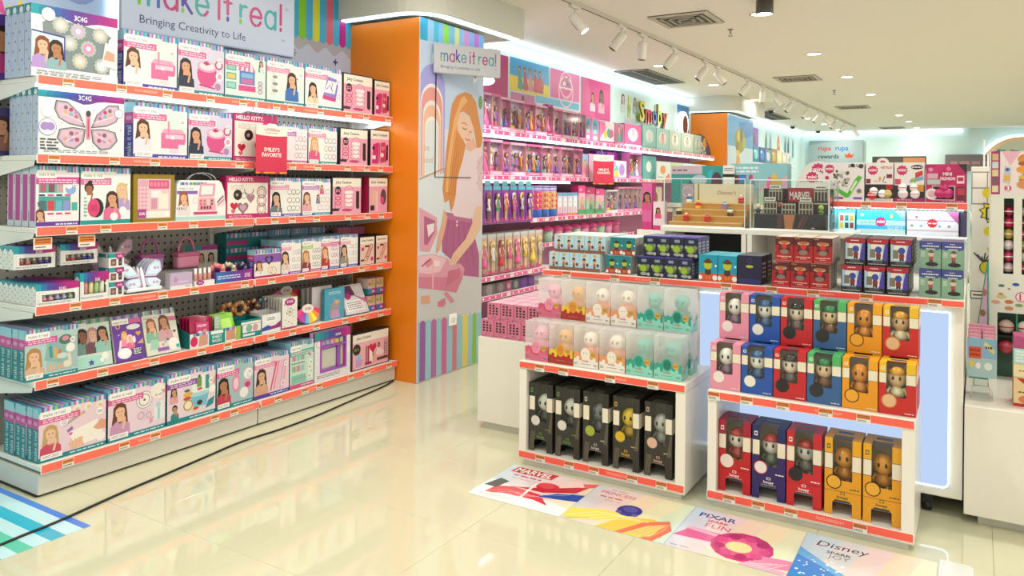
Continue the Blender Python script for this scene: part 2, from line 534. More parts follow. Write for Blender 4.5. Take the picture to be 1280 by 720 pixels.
# printed panel on the wall above the white gondola
mb = MB()
mb.box(-4.56, -4.53, 0.8, 4.815, 2.0, 3.2, 'c9d6ee')
mb.face((-4.53, 0.8, 2.0), (0, 1, 0), (0, 0, 1), 4.015, 1.2)
def gu(y): return (y - 0.8) / 4.015
def gv(z): return (z - 2.0) / 1.2
mb.r(0, 0, gu(3.6), 1, 'bcd2f2')
mb.star(gu(2.0), gv(2.66), 0.055, 'e0459a', 5, 0.45)
mb.star(gu(2.2), gv(2.52), 0.02, 'f2d84b', 5, 0.45)
mb.ring(gu(2.52), gv(2.75), 0.03, '93a6dc', 0.25)
awn = ['3fb6e6', '86d420', '3fb6e6', 'dfe23a', '3fb6e6', 'df6f86', '3fb6e6', 'bb2f96', '3fb6e6', 'b02a86']
ys = [3.55, 3.62, 3.70] + [4.155 + 0.074 * i for i in range(10)]
cols = ['b02a86', '3fb6e6', '3fb6e6'] + awn
mb.poly([(gu(3.9), gv(2.70))] + [(gu(3.9 + 0.93 * i / 36), gv(2.66 + 0.028 * sin(i * 0.85)) ) for i in range(37)] + [(gu(4.83), gv(2.9)), (gu(3.9), gv(2.9))], 'b7b9c4')
for i in range(len(ys) - 1):
    a, b = ys[i], ys[i + 1]
    mb.poly([(gu(a), 1), (gu(a), gv(2.74)), (gu((a * 3 + b) / 4), gv(2.722)), (gu((a + b) / 2), gv(2.716)), (gu((a + 3 * b) / 4), gv(2.722)), (gu(b), gv(2.74)), (gu(b), 1)], cols[i])
mb.star(gu(4.63), gv(2.585), 0.009, '5a2f8e', 4, 0.35)
for k in range(8):
    a = k * pi / 4
    mb.stroke([(gu(4.17 + 0.018 * cos(a)), gv(2.60 + 0.018 * sin(a))), (gu(4.17 + 0.034 * cos(a)), gv(2.60 + 0.034 * sin(a)))], 0.006, '6c4aa8')
mb.obj('printed_panel', 'print', wall_left)

# pillar between the gondolas
def pillar(px0, px1, py0, py1, poster):
    p = struct(MB().box(px0, px1, py0, py1, 0, 2.92, 'e9e9e9').obj('pillar', 'wall'))
    MB().cbox(px0, px1 - 0.003, py0 - 0.008, py0, 0.0, 2.92, 'e07c0e', 0.002).obj('orange_panel', 'orange', p)
    poster.obj('poster', 'print', p)
    return p

mb = MB().box(-3.80, -3.792, 4.812, 5.73, 0.003, 2.92, 'dfe4ea')
mb.face((-3.792, 4.82, 0), (0, 1, 0), (0, 0, 1), 1.0, 1.0)
mb.r(0.0, 0.5, 0.91, 2.9, 'dbe1e8'); mb.r(0, 2.05, 0.91, 2.9, 'c3d6f0'); mb.r(0.0, 0.46, 0.91, 1.0, 'd4d3d6')
es = [-.008, .089, .169, .236, .305, .375, .461, .526, .603, .67, .757, .826, .908]
for i, c in enumerate(['00aede', '9fd0f5', '34c2e6', '8cc8f4', '9cec3c', '84caf4', 'e2ee9c', '90c8f4', 'e292dc', '84b8ee', 'd066dc', '78b2ee']):
    z0 = 2.74 + 0.07 * i / 12
    mb.r(es[i], z0, es[i + 1], 2.92, c)
for r_, top, c in ((.175, 2.40, 'a7a3e6'), (.150, 2.27, 'f1ece9'), (.142, 2.25, 'e59a92'), (.118, 2.17, 'f1e7df'), (.11, 2.14, 'eeb89c'), (.09, 2.07, 'f5efe8'), (.082, 2.05, 'dfe5e6')):
    pts = [(max(0, .155 - r_), 1.65)] + [(max(0, .155 - r_ * cos(pi * i / 12)), top + r_ * 1.1 * sin(pi * i / 12) - .03) for i in range(13)] + [(.155 + r_, 1.68)]
    mb.poly(pts, c)
mb.t('be', .06, 1.86, .05, 'c9a88c', cen=False); mb.t('kind', .05, 1.76, .05, 'c9a88c')
mb.poly([(0, 1.636), (.338, 1.728), (.338, 1.715), (0, 1.62)], 'b99b7b')
mb.poly([(.343, 1.357), (.742, 1.307), (.761, 1.204), (.862, .964), (.865, .762), (.614, .802), (.53, .9), (.31, 1.028), (.303, 1.178)], 'b35a8c')
for k in range(5):
    mb.stroke([(.40 + .07 * k, 1.29), (.36 + .105 * k, 1.0 - .03 * k)], .010, '9c4878')
mb.poly([(.34, 1.35), (.745, 1.30), (.748, 1.25), (.338, 1.30)], 'c06a98')
mb.e(.52, 1.27, .012, 'ecd9d4'); mb.e(.52, 1.24, .012, 'ecd9d4')
mb.poly([(.658, 1.917), (.728, 1.882), (.815, 1.924), (.905, 1.93), (.91, 1.617), (.908, 1.31), (.717, 1.289), (.477, 1.32), (.415, 1.389), (.474, 1.523), (.55, 1.683), (.595, 1.799)], 'ecd6dc')
mb.poly([(.81, 1.80), (.905, 1.86), (.905, 1.5), (.84, 1.55)], 'e0c3cc')
for k in range(6):
    mb.star(.82 + .03 * (k % 3), 1.60 + .045 * k, .018, 'd3a9b4', 5, .4)
mb.poly([(.649, 1.974), (.755, 2.003), (.811, 1.919), (.708, 1.872), (.646, 1.893)], 'e8b596')
mb.poly([(.618, 2.387), (.72, 2.375), (.792, 2.312), (.845, 2.163), (.899, 1.999), (.875, 1.922), (.81, 1.91), (.78, 2.02), (.70, 2.18), (.60, 2.22), (.52, 2.19), (.53, 2.05), (.60, 1.97), (.64, 1.93), (.595, 1.799), (.549, 1.706), (.511, 1.614),
         (.498, 1.5), (.468, 1.41), (.431, 1.355), (.398, 1.456), (.339, 1.435), (.307, 1.546), (.334, 1.702), (.354, 1.88), (.382, 2.016), (.402, 2.151), (.431, 2.266), (.499, 2.345)], 'd98a3c')
mb.poly([(.502, 2.177), (.6, 2.213), (.703, 2.163), (.762, 2.081), (.755, 2.003), (.706, 1.961), (.649, 1.944), (.576, 1.986), (.512, 2.051)], 'f0c6aa')
mb.poly([(.559, 2.324), (.61, 2.352), (.659, 2.311), (.56, 2.232), (.504, 2.091), (.468, 1.908), (.425, 1.726), (.397, 1.524), (.352, 1.524), (.364, 1.747), (.406, 1.927), (.456, 2.133)], 'ecaf66')
for k in range(4):
    mb.stroke([(.48 + .02 * k, 2.05 - .06 * k), (.44 + .02 * k, 1.85 - .05 * k), (.40 + .025 * k, 1.62 - .04 * k), (.385 + .02 * k, 1.5)], .007, 'b86a28')
mb.stroke([(.59, 2.075), (.625, 2.063), (.65, 2.07)], .010, '8a5a3c'); mb.stroke([(.69, 2.05), (.72, 2.045)], .009, '8a5a3c')
mb.stroke([(.57, 2.115), (.62, 2.118), (.655, 2.105)], .008, 'b27a48')
mb.stroke([(.675, 2.04), (.685, 2.008)], .008, 'd99d80'); mb.stroke([(.635, 1.985), (.665, 1.972), (.70, 1.978)], .012, 'cf6a6c')
mb.poly([(-.0, 1.404), (.044, 1.387), (.233, 1.314), (.242, 1.181), (.14, 1.038), (.009, 1.056)], 'e3a3b4')
mb.poly([(.062, 1.335), (.21, 1.288), (.212, 1.206), (.11, 1.098), (.066, 1.101)], 'b75f86'); mb.poly([(.10, 1.26), (.20, 1.27), (.20, 1.21), (.12, 1.16)], 'f2dfe2')
mb.poly([(.0, 1.018), (.177, 1.021), (.385, .964), (.449, .917), (.579, .906), (.638, .86), (.606, .774), (.518, .664), (.276, .715), (.0, .763)], 'e39db2')
mb.poly([(.0, .85), (.276, .82), (.52, .80), (.60, .86), (.606, .774), (.518, .664), (.276, .715), (.0, .763)], 'd97f9c')
mb.poly([(.0, 1.013), (.177, 1.015), (.369, .961), (.285, .868), (.143, .859), (.005, .883)], 'f0c2cd')
mb.poly([(.07, .96), (.16, .99), (.19, .94), (.11, .91)], 'e58fa8'); mb.poly([(.19, .97), (.28, .95), (.27, .91), (.2, .92)], 'f7e3e3'); mb.stroke([(.04, .93), (.15, .98)], .012, 'b3305c')
mb.stroke([(.19, .99), (.185, .74)], .018, 'efb6c4'); mb.poly([(.36, .73), (.40, .86), (.57, .87), (.56, .79)], 'cf6f8e')
mb.poly([(.331, 1.385), (.379, 1.314), (.334, 1.177), (.275, 1.042), (.222, 1.018), (.243, 1.135), (.302, 1.27)], 'e3ad8c')
mb.poly([(.81, 1.40), (.891, 1.39), (.884, 1.198), (.763, 1.081), (.595, .976), (.489, .904), (.409, .911), (.464, 1.0), (.651, 1.117), (.751, 1.253)], 'efc3a4')
for k in range(4):
    mb.stroke([(.50 + .02 * k, .985 - .012 * k), (.435 + .03 * k, .925 - .02 * k)], .007, 'd69f80')
mb.poly([(.029, .692), (.145, .69), (.154, .621), (.037, .627)], 'e2a98c'); mb.poly([(.259, .619), (.355, .641), (.367, .593), (.336, .565), (.252, .581)], 'df7f98'); mb.poly([(.334, .679), (.381, .689), (.494, .596), (.446, .583)], 'e08ea4')
mb.poly([(.72, 2.62), (.80, 2.66), (.80, 2.50), (.74, 2.47)], 'f0f2f4'); mb.e(.77, 2.57, .03, '8a5f52', .05); mb.e(.86, 2.32, .03, '6ea05a', .06)
bs = [0, .018, .094, .167, .242, .311, .385, .464, .529, .612, .696, .765, .826, .88, .91]
for i, c in enumerate(['9fcfe2', '9a62ac', '9fcfe2', 'b873ae', '9fcfe2', 'd86ca4', '9fcfe2', 'dd7f8c', '9fcfe2', 'e9da72', '9fcfe2', '92c83e', '9fcfe2', '9fcfe2']):
    a, b = bs[i], bs[i + 1]; zt = .487 - .05 * i / 14
    mb.poly([(a, .01), (b, .01), (b, zt - .01), ((a * 1 + 3 * b) / 4, zt + .006), ((a + b) / 2, zt + .012), ((3 * a + b) / 4, zt + .006), (a, zt - .01)], c)
pil = pillar(-4.56, -3.80, 4.82, 5.73, mb)
MB().tube([(-3.788, 5.02, 2.5), (-3.788, 5.02, 1.648), (-3.788, 5.53, 1.648)], 0.005, '2a2522').obj('cable', 'gloss', pil)
t = thing('wall_socket', 'small white wall socket low on the striped part of the pillar poster', 'socket', (-3.791, 5.28, .443), pi / 2)
MB().cbox(-.055, .055, -.014, 0, -.05, .05, 'f2f2ee', .006).obj('plate', 'gloss', t)
mb = MB(); mb.T = Matrix.Rotation(pi / 2, 4, 'X'); mb.lathe([(.026, .0135), (.026, .016), (.017, .0155), (.016, .0125)], 'd8d8d4', n=16); mb.T = None
mb.e(0, 0, .004, '333', .004) if False else None
mb.obj('round_insert', 'gloss', t)

# rounded bulkhead over the pillar and its light edge
def bulkhead(x0, x1, y0, y1, z0, rad, n_):
    pts = [(x0, y0)] + [(x1 - rad + rad * sin(pi / 2 * i / 8), y0 + rad - rad * cos(pi / 2 * i / 8)) for i in range(9)] + [(x1, y1), (x0, y1)]
    tr = struct(MB().prism(pts, z0, CEIL, 'ccc', 'z').obj('trim_%d' % n_, 'bulkhead'))
    e = .035
    q = [(x0, y0 + e)] + [(x1 - rad + (rad - e) * sin(pi / 2 * i / 8), y0 + rad - (rad - e) * cos(pi / 2 * i / 8)) for i in range(9)] + [(x1 - e, y1 - .03), (x1 - .10, y1 - .03)]
    q2 = [(x1 - .10, y0 + rad)] + [(x1 - rad + (rad - .10) * sin(pi / 2 * i / 8), y0 + rad - (rad - .10) * cos(pi / 2 * i / 8)) for i in range(7, -1, -1)] + [(x0, y0 + .10)]
    MB().prism(q + q2, z0 - .012, z0 - .001, 'fff', 'z').obj('light_strip', 'cove', tr)
    return tr
bulkhead(-4.56, -3.62, 4.66, 6.15, 2.945, .35, 1)
bulkhead(-4.56, -3.66, 13.72, 15.75, 2.95, .35, 2)

# glowing coves along the top of the left and back walls
def cove(n_, x0, x1, y0, y1, z0, z1):
    tr = struct(MB().box(x0, x1, y0, y1, z0, z1, 'fff').obj('trim_%d' % n_, 'cove'))
cove(3, -4.56, -4.47, 6.16, 13.7, 3.08, 3.15)
cove(4, -4.56, -4.47, 15.76, 24.1, 3.10, 3.16)
cove(5, -4.45, -0.35, 24.10, 24.19, 3.12, 3.17)
cove(6, -4.56, -4.50, 2.69, 2.755, 2.35, 3.2)

# light-edged alcove in the back wall
r = .9
xa, xb, zb, zt = .05, 3.0, 1.2, 2.95
arc = [(xa, zb)] + [(xa + r - r * cos(pi / 2 * i / 10), zt - r + r * sin(pi / 2 * i / 10)) for i in range(11)] + [(xb, zt)]
arci = [(xa + .10, zb)] + [(xa + r - (r - .10) * cos(pi / 2 * i / 10), zt - r + (r - .10) * sin(pi / 2 * i / 10)) for i in range(11)] + [(xb, zt - .10)]
mb = MB().prism([(p[0], p[1]) for p in arci] + [(xb, zb)], 24.10, 24.19, 'dfe6d0')
tr = struct(mb.obj('trim_7', M['matte']))
vs = arc + arci[::-1]
mb = MB()
for i in range(len(arc) - 1):
    mb.prism([arc[i], arc[i + 1], arci[i + 1], arci[i]], 24.02, 24.06, 'f3c9a0')
mb.obj('arch_edge', 'gloss', tr)
mb = MB()
arcl = [(x - (.06 if k < 11 else 0), z + (.06 if k > 4 else 0)) for k, (x, z) in enumerate(arc)]
for i in range(len(arc) - 1):
    mb.prism([arcl[i], arcl[i + 1], arc[i + 1], arc[i]], 24.04, 24.08, 'fff')
mb.obj('light_strip', 'cove', tr)

# ================================================================ ceiling fittings
def downlight(i, x, y):
    t = thing('ceiling_downlight', '', 'light', (x, y, CEIL))
    t['group'] = 'round recessed downlights in the ceiling'
    link('trim_ring', dl_ring, t); link('lens', dl_lens, t)
    return t
mb = MB(); mb.lathe([(.10, -.0005), (.105, -.006), (.085, -.010), (.078, -.002)], 'f0eee8', n=20); dl_ring = mb.mesh('trim_ring', M['gloss'])
mb = MB(); mb.lathe([(.001, -.004), (.078, -.004)], 'fff', n=20)
mb.f = [f[::-1] for f in mb.f]; dl_lens = mb.mesh('lens', M['lamp'])
rows = [(1, [0, 1, 2, 3, 10, 11, 12], 'right-hand line'), (0, [4, 5, 6, 7, 8, 9], 'line near the wall of doll shelves')]
for _, idx, nm in rows:
    for k, i in enumerate(idx):
        t = downlight(i, *DOWN[i])
        where = 'over the middle aisle' if i in rows[0][1] else 'beside the track lights'
        t['label'] = f'recessed ceiling downlight {where}, {ORD[k]} going towards the back wall'
for k, (x, y) in enumerate(DOWN + HIDDEN_DOWN):
    area('downlight_lamp', (x, y, CEIL - .02), .16, DOWNLIGHT_POWER, (1, .95, .86))

# track with spotlights
t = thing('lighting_track', 'long white lighting track running along the ceiling towards the back wall', 'track', (0, 0, 0))
trk = [(-3.10, 4.5), (-2.93, 11.5), (-2.78, 22.2)]
mb = MB()
for (xa_, ya_), (xb_, yb_) in zip(trk, trk[1:]):
    mb.prism([(xa_ - .018, ya_), (xa_ + .018, ya_), (xb_ + .018, yb_), (xb_ - .018, yb_)], CEIL - .035, CEIL, 'd9d3c8', 'z')
mb.obj('rail', 'matte', t)
mb = MB()
for (xa_, ya_), (xb_, yb_) in zip(trk, trk[1:]):
    mb.prism([(xa_ - .006, ya_), (xa_ + .006, ya_), (xb_ + .006, yb_), (xb_ - .006, yb_)], CEIL - .0358, CEIL - .0352, '3c3832', 'z')
mb.obj('slot', 'matte', t)

def track_x(y):
    for (xa_, ya_), (xb_, yb_) in zip(trk, trk[1:]):
        if ya_ <= y <= yb_: return xa_ + (xb_ - xa_) * (y - ya_) / (yb_ - ya_)
    return trk[-1][0]
mb = MB().cbox(-.022, .022, -.085, .085, -.030, -.0005, 'dedad2', .004); adapter_m = mb.mesh('adapter', M['gloss'])
mb = MB(); mb.lathe([(.010, -.11), (.010, -.030)], 'dedad2', n=8); stem_m = mb.mesh('swivel_stem', M['gloss'])
def head_mesh(tilt, az):
    mb = MB()
    mb.T = Matrix.Translation((0, 0, -.115)) @ Matrix.Rotation(az, 4, 'Z') @ Matrix.Rotation(tilt, 4, 'Y')
    mb.lathe([(.02, .045), (.042, .035), (.045, .02), (.045, -.15), (.040, -.155), (.036, -.135), (.002, -.13)], 'e2ded6', n=16, cols=['e2ded6', 'e2ded6', 'e2ded6', 'cfcac0', '3b3833', '3b3833'])
    mb.box(-.047, -.0445, -.008, .008, -.10, .02, '55504a')
    return mb.mesh('lamp_head', M['gloss'])
heads = {'in': head_mesh(radians(-38), 0.2), 'down': head_mesh(radians(4), 0), 'out': head_mesh(radians(38), 0.5), 'back': head_mesh(radians(40), 2.2)}
mb = MB(); mb.T = Matrix.Translation((0, 0, -.115)) @ Matrix.Rotation(.2, 4, 'Z') @ Matrix.Rotation(radians(-38), 4, 'Y')
mb.lathe([(.001, -.1515), (.037, -.1515)], 'fff', n=14); mb.f = [f[::-1] for f in mb.f]; lens_in = mb.mesh('lens', M['lamp'])
sp = [(6.08, 'in', 1), (7.07, 'out', 0), (7.6, 'down', 0), (8.5, 'out', 0), (9.6, 'out', 0), (10.1, 'in', 0), (11.5, 'out', 0), (12.4, 'down', 0), (13.3, 'in', 0), (14.45, 'out', 0), (15.9, 'out', 0), (17.0, 'out', 0),
      (17.9, 'in', 0), (19.0, 'out', 0), (20.3, 'out', 0), (22.0, 'in', 0)]
for k, (y, hd, lit) in enumerate(sp):
    t = thing('track_spotlight', f'white cylindrical spotlight on the ceiling track, {ORD[k]} counting from the pillar with the poster', 'spotlight', (track_x(y), y, CEIL - .0362), 0.0, 'spotlights on the ceiling track')
    link('adapter', adapter_m, t); link('swivel_stem', stem_m, t)
    h = link('lamp_head', heads[hd], t)
    if lit: link('lens', lens_in, h)
    if k < 6:
        ld = bpy.data.lights.new('track_lamp', 'SPOT'); ld.energy = 80; ld.color = (1, .93, .82); ld.spot_size = radians(50); ld.spot_blend = .5; ld.shadow_soft_size = .04
        lo = bpy.data.objects.new('track_lamp', ld); COL.objects.link(lo)
        lo.location = (track_x(y), y, CEIL - .30)
        tgt = Vector((-4.1, y + .3, 1.6)) if hd == 'out' or lit else Vector((-1.2, y - 1, 1.0))
        lo.rotation_euler = (tgt - lo.location).to_track_quat('-Z', 'Y').to_euler()

# air vents, sprinklers, camera domes
def vent(label, x, y, s):
    t = thing('air_vent', label, 'vent', (x, y, CEIL - .012))
    MB().box(-s, s, -s, s, .004, .0115, '57524c').obj('backing', 'matte', t)
    mb = MB()
    for a, b, c, d in ((-s, s, -s, -s * .82), (-s, s, s * .82, s), (-s, -s * .82, -s * .82, s * .82), (s * .82, s, -s * .82, s * .82)):
        mb.box(a, b, c, d, -.004, .004, 'c9c4b8')
    mb.obj('frame', 'matte', t)
    for k in range(3):
        q = s * (.72 - .22 * k)
        mb = MB()
        for a, b, c, d in ((-q, q, -q, -q + .02), (-q, q, q - .02, q), (-q, -q + .02, -q, q), (q - .02, q, -q, q)):
            mb.box(a, b, c, d, -.006 - .002 * k, .004, 'b5b0a4')
        mb.obj('slat', 'matte', t)
    return t
vent('square ceiling air vent with louvre rings, nearest to the viewer, beside the track', -2.44, 7.26, .29)
vent('square ceiling air vent midway down the aisle between two downlights', -2.32, 12.05, .30)
vent('square ceiling air vent far down the aisle near the back wall', -2.18, 16.9, .30)
vent('small ceiling air vent close to the back wall above the rewards sign', -2.0, 23.2, .30)
def grille(label, x0, x1, y0, y1):
    t = thing('ceiling_grille', label, 'grille', ((x0 + x1) / 2, (y0 + y1) / 2, CEIL - .012))
    w, d = (x1 - x0) / 2, (y1 - y0) / 2
    MB().box(-w, w, -d, d, .004, .0115, '4c4a48').obj('backing', 'matte', t)
    mb = MB()
    for a, b, c, e in ((-w, w, -d, -d + .03), (-w, w, d - .03, d), (-w, -w + .03, -d, d), (w - .03, w, -d, d), (-.012, .012, -d, d)):
        mb.box(a, b, c, e, -.004, .004, 'a9a59e')
    mb.obj('frame', 'matte', t)
    for k in range(10):
        y = -d + .06 + (2 * d - .12) * k / 9
        MB().box(-w + .03, w - .03, y - .012, y + .012, -.002, .003, '8a8783').obj('slat', 'matte', t)
grille('large grey ceiling grille above the teal doll boxes beside the wall', -4.45, -3.95, 10.1, 11.7)
grille('grey ceiling grille beyond the second orange pillar', -4.3, -3.85, 17.0, 19.2)
for k, (x, y, lb) in enumerate(((-2.2, 7.95, 'small metal sprinkler head on the ceiling beside the nearest air vent'), (-2.07, 13.8, 'small metal sprinkler head on the ceiling far down the aisle'))):
    t = thing('sprinkler', lb, 'sprinkler', (x, y, CEIL))
    mb = MB(); mb.lathe([(.03, -.001), (.03, -.006), (.010, -.010), (.010, -.045)], '8a8378', n=10); mb.obj('stem_cap', 'gloss', t)
    mb = MB(); mb.lathe([(.004, -.075), (.026, -.073), (.026, -.071), (.004, -.069)], '7a7368', n=10)
    for s_ in (-1, 1): mb.tube([(s_ * .01, 0, -.045), (s_ * .016, 0, -.06), (s_ * .003, 0, -.071)], .003, '7a7368', 5)
    mb.obj('deflector', 'gloss', t)
for x, y, lb in ((-3.71, 16.55, 'black camera dome under the ceiling beyond the second pillar, next to a spotlight'), (-4.2, 21.2, 'black camera dome on the ceiling in front of the cyan cove'), (-3.9, 23.2, 'black camera dome at the ceiling edge above the rewards sign'), ):
    t = thing('camera_dome', lb, 'camera', (x, y, CEIL))
    mb = MB(); mb.lathe([(.08, -.001), (.08, -.03), (.07, -.04)], 'ddd8d0', n=14); mb.obj('housing', 'gloss', t)
    mb = MB(); mb.lathe([(.002, -.105), (.03, -.10), (.055, -.08), (.065, -.04)], '0e0e10', n=14); mb.obj('dome', 'gloss', t)
t = thing('surface_spotlight', 'round surface spotlight on the ceiling at the top edge of the view', 'spotlight', (-1.6, 6.85, CEIL))
mb = MB(); mb.lathe([(.07, -.12), (.075, -.11), (.075, -.001)], '4a4640', n=18); mb.obj('can', 'gloss', t)
mb = MB(); mb.lathe([(.001, -.1205), (.062, -.1205)], 'fff', n=18); mb.f = [f[::-1] for f in mb.f]; mb.obj('lens', 'lamp', t)

# ================================================================ lettering of the hanging signs
def A(cx, cy, rx, ry, a0, a1, n=10):
    return [(cx + rx * cos(radians(a0 + (a1 - a0) * i / n)), cy + ry * sin(radians(a0 + (a1 - a0) * i / n))) for i in range(n + 1)]
TEAL, MAG, IND, GRN, BLU = '1f9aa0', 'b0246e', '3a2f9a', '6cb52d', '2f5fb0'
LOGO = [
    (0.0, [([(0, 0), (0, .22)], GRN), ([(0, .42), (0, 1)], MAG), (A(.30, .62, .30, .38, 178, 20), TEAL), ([(.58, .62), (.58, 0)], TEAL), (A(.90, .62, .32, .38, 160, 0), BLU), ([(1.22, .62), (1.22, 0)], BLU)]),
    (1.62, [(A(.42, .5, .42, .5, 40, 250), MAG), (A(.42, .5, .42, .5, 275, 330), MAG), ([(.84, 1), (.84, .0)], MAG)]),
    (2.85, [([(0, .34), (0, 1.55)], IND), ([(0, 0), (0, .14)], GRN), ([(.55, 1), (.05, .52)], IND), ([(.18, .5), (.62, 0)], IND)]),
    (3.80, [([(.02, .5), (.84, .5)], TEAL), (A(.43, .5, .43, .5, 0, 265), TEAL), (A(.43, .5, .43, .5, 290, 330), MAG)]),
    (5.45, [([(0, 0), (0, 1)], MAG), ([(0, 1.32), (0, 1.42)], MAG)]),
    (5.85, [([(.26, .34), (.26, 1.5)], MAG), ([(0, .98), (.52, .98)], MAG), ([(.26, 0), (.26, .14)], IND)]),
    (7.1, [([(0, .36), (0, 1)], TEAL), ([(0, 0), (0, .16)], GRN), (A(.34, .6, .34, .38, 170, 70), TEAL)]),
    (7.9, [([(.02, .5), (.84, .5)], MAG), (A(.43, .5, .43, .5, 0, 265), MAG), (A(.43, .5, .43, .5, 290, 330), MAG)]),
    (9.1, [(A(.42, .5, .42, .5, 40, 250), TEAL), (A(.42, .5, .42, .5, 275, 330), TEAL), ([(.84, 1), (.84, .0)], TEAL)]),
    (10.4, [([(0, .36), (0, 1.5)], MAG), ([(0, .0), (0, .1)], MAG)]),
]
def logo(t, w, h, u0, v0, xh, width):
    """'make it real!' as stencil strokes, one part per letter: x-height xh in face heights, overall width in face widths"""
    kx = width / 10.45; kv = xh
    for ox, strokes in LOGO:
        mb = MB(); mb.face((0, 0, 0), (1, 0, 0), (0, 0, 1), w, h)
        for pts, c in strokes:
            mb.stroke([(u0 + (ox + x) * kx, v0 + y * kv) for x, y in pts], xh * .17, c)
        mb.obj('letter', 'print', t)

def hang_sign(name, label, loc, rot, w, h, th, f, c='b3bfd6'):
    t = thing(name, label, 'sign', loc, rot)
    MB().cbox(0, w, 0, th, 0, h, c, .012, 2).obj('board', 'print', t)
    for nm_, g_ in f:
        mb = MB(); mb.face((0, 0, 0), (1, 0, 0), (0, 0, 1), w, h); g_(mb); mb.obj(nm_, 'print', t)
    return t
W1, H1 = 1.22, .52
f1 = [('tagline', lambda mb: mb.t('Bringing Creativity to Life', .088, .045 / H1, .064 / H1, '2b2c63', .80)),
      ('trademark', lambda mb: mb.t('TM', .905, .10 / H1, .014 / H1, '2b2c63')), ('trademark', lambda mb: mb.t('TM', .93, .32 / H1, .014 / H1, '2b2c63'))]
s1 = hang_sign('hanging_sign', 'large pale blue sign with multicoloured lettering hung above the craft kit shelves', (-4.27, 2.625, 2.475), pi / 2 - radians(5.7), W1, H1, .04, f1)
logo(s1, W1, H1, .085, .175 / H1, .118 / H1, .82)
MB().prism([(W1 - .10, .0), (W1, .0), (W1, .10)], .0402, .046, 'a9abb6').obj('corner_fold', 'print', s1)
for x in (.2, 1.0): MB().tube([(x, .02, H1), (x, .02, CEIL - 2.476)], .003, 'b9b9b9', 5).obj('wire', 'chrome', s1)
W2, H2 = .62, .245
f2 = [('tagline', lambda mb: mb.t('Bringing Creativity to Life', .10, .16, .13, '3a3f52', .78)), ('trademark', lambda mb: mb.t('TM', .90, .26, .04, '3a3f52'))]
s2 = hang_sign('pillar_sign', 'small grey sign with multicoloured lettering standing off the poster pillar', (-3.76, 4.955, 2.49), pi / 2 - radians(28.5), W2, H2, .03, f2, 'c0c4cc')
logo(s2, W2, H2, .10, .42, .26, .82)
MB().box(.0, .03, .03, .10, .08, .16, 'c9d3e4').obj('bracket', 'metal', s2)

# ================================================================ the white gondola of craft kits (front edge x = -4.05, y 2.05 to 4.80)
XF, GY0, GYJ, GY1 = -4.05, 2.05, 3.42, 4.80
SZ = [2.122, 1.722, 1.352, 0.950, 0.573, 0.163]     # shelf surfaces, top one first
gon = thing('display_shelving', 'long white shelving bay with coral price rails, full of craft kits', 'shelving', (0, 0, 0))
MB().box(-4.529, -4.51, GY0 - .02, GY1 + .01, .02, 2.2, 'aaa').obj('back_panel', 'peg', gon)
for y in (GY0 - .02, GYJ - .015, GY1 - .02):
    MB().cbox(-4.51, -4.48, y, y + .03, .02, 2.2, 'ccc', .003).obj('upright', 'metal', gon)
for k, (a, b) in enumerate(((GY0, GYJ - .004), (GYJ + .004, GY1))):
    MB().cbox(-4.50, -4.005, a, b, .012, .118, 'ccc', .006, 2).obj('base', 'base_metal', gon)
    MB().box(-4.48, -4.03, a, b, .0, .0118, '111').obj('toe_recess', 'dark', gon)
tag_mb = MB().box(0, .0025, -.030, .030, -.019, .019, 'f4f1ea')
tag_mb.face((.0025, -.03, -.019), (0, 1, 0), (0, 0, 1), .06, .038).r(.03, .48, .97, .97, 'ef8a3a')
tag_mb.lines(.08, .58, .9, .88, '6a3a20', 2, 3).lines(.08, .12, .8, .36, '444', 1, 4)
tag_m = tag_mb.mesh('price_tag', M['print'])
rd = random.Random(5)
for lv, z in enumerate(SZ):
    xf = XF if lv < 5 else -3.985
    for k, (a, b) in enumerate(((GY0, GYJ - .004), (GYJ + .004, GY1))):
        mb = MB()
        mb.cbox(-4.50, xf - .004, a, b, z - .028, z - .0005, 'd4d4d2', .003)
        if lv < 5:
            for yy in (a, b - .004):
                mb.prism([(-4.50, z - .028), (xf - .02, z - .028), (xf - .03, z - .055), (-4.50, z - .12)], yy, yy + .004, 'c9c9c9')
        sh = mb.obj('shelf', 'metal', gon)
        rail = MB().box(xf - .003, xf, a + .002, b - .002, z - .042, z + .007, 'f2efe8')
        rail.box(xf, xf + .0022, a + .006, b - .006, z - .038, z + .003, 'f46a58')
        rail.face((xf + .0022, a, z - .038), (0, 1, 0), (0, 0, 1), b - a, .041)
        for u in ((.38, .86) if k == 0 else (.30, .70)):
            if lv != 2 or k: rail.t('TOYS KINGDOM', u, .32, .34, 'f9b7a6', .14, True)
        rail.obj('price_rail', 'gloss', sh)
        n = 5 if k == 0 else 6
        for i in range(n):
            y = a + (b - a) * (i + .5 + rd.uniform(-.25, .25)) / n
            link('price_tag', tag_m, sh, (xf + .003, y, z - .019))
        if lv == 0:
            MB().box(-4.078, -4.056, a + .02, b - .02, z - .064, z - .0425, 'fff').obj('led_bar', 'led_profile', sh)
            MB().box(-4.30, -4.20, a + .03, b - .03, z - .0375, z - .0288, 'fff').obj('led_bar', 'led', sh)

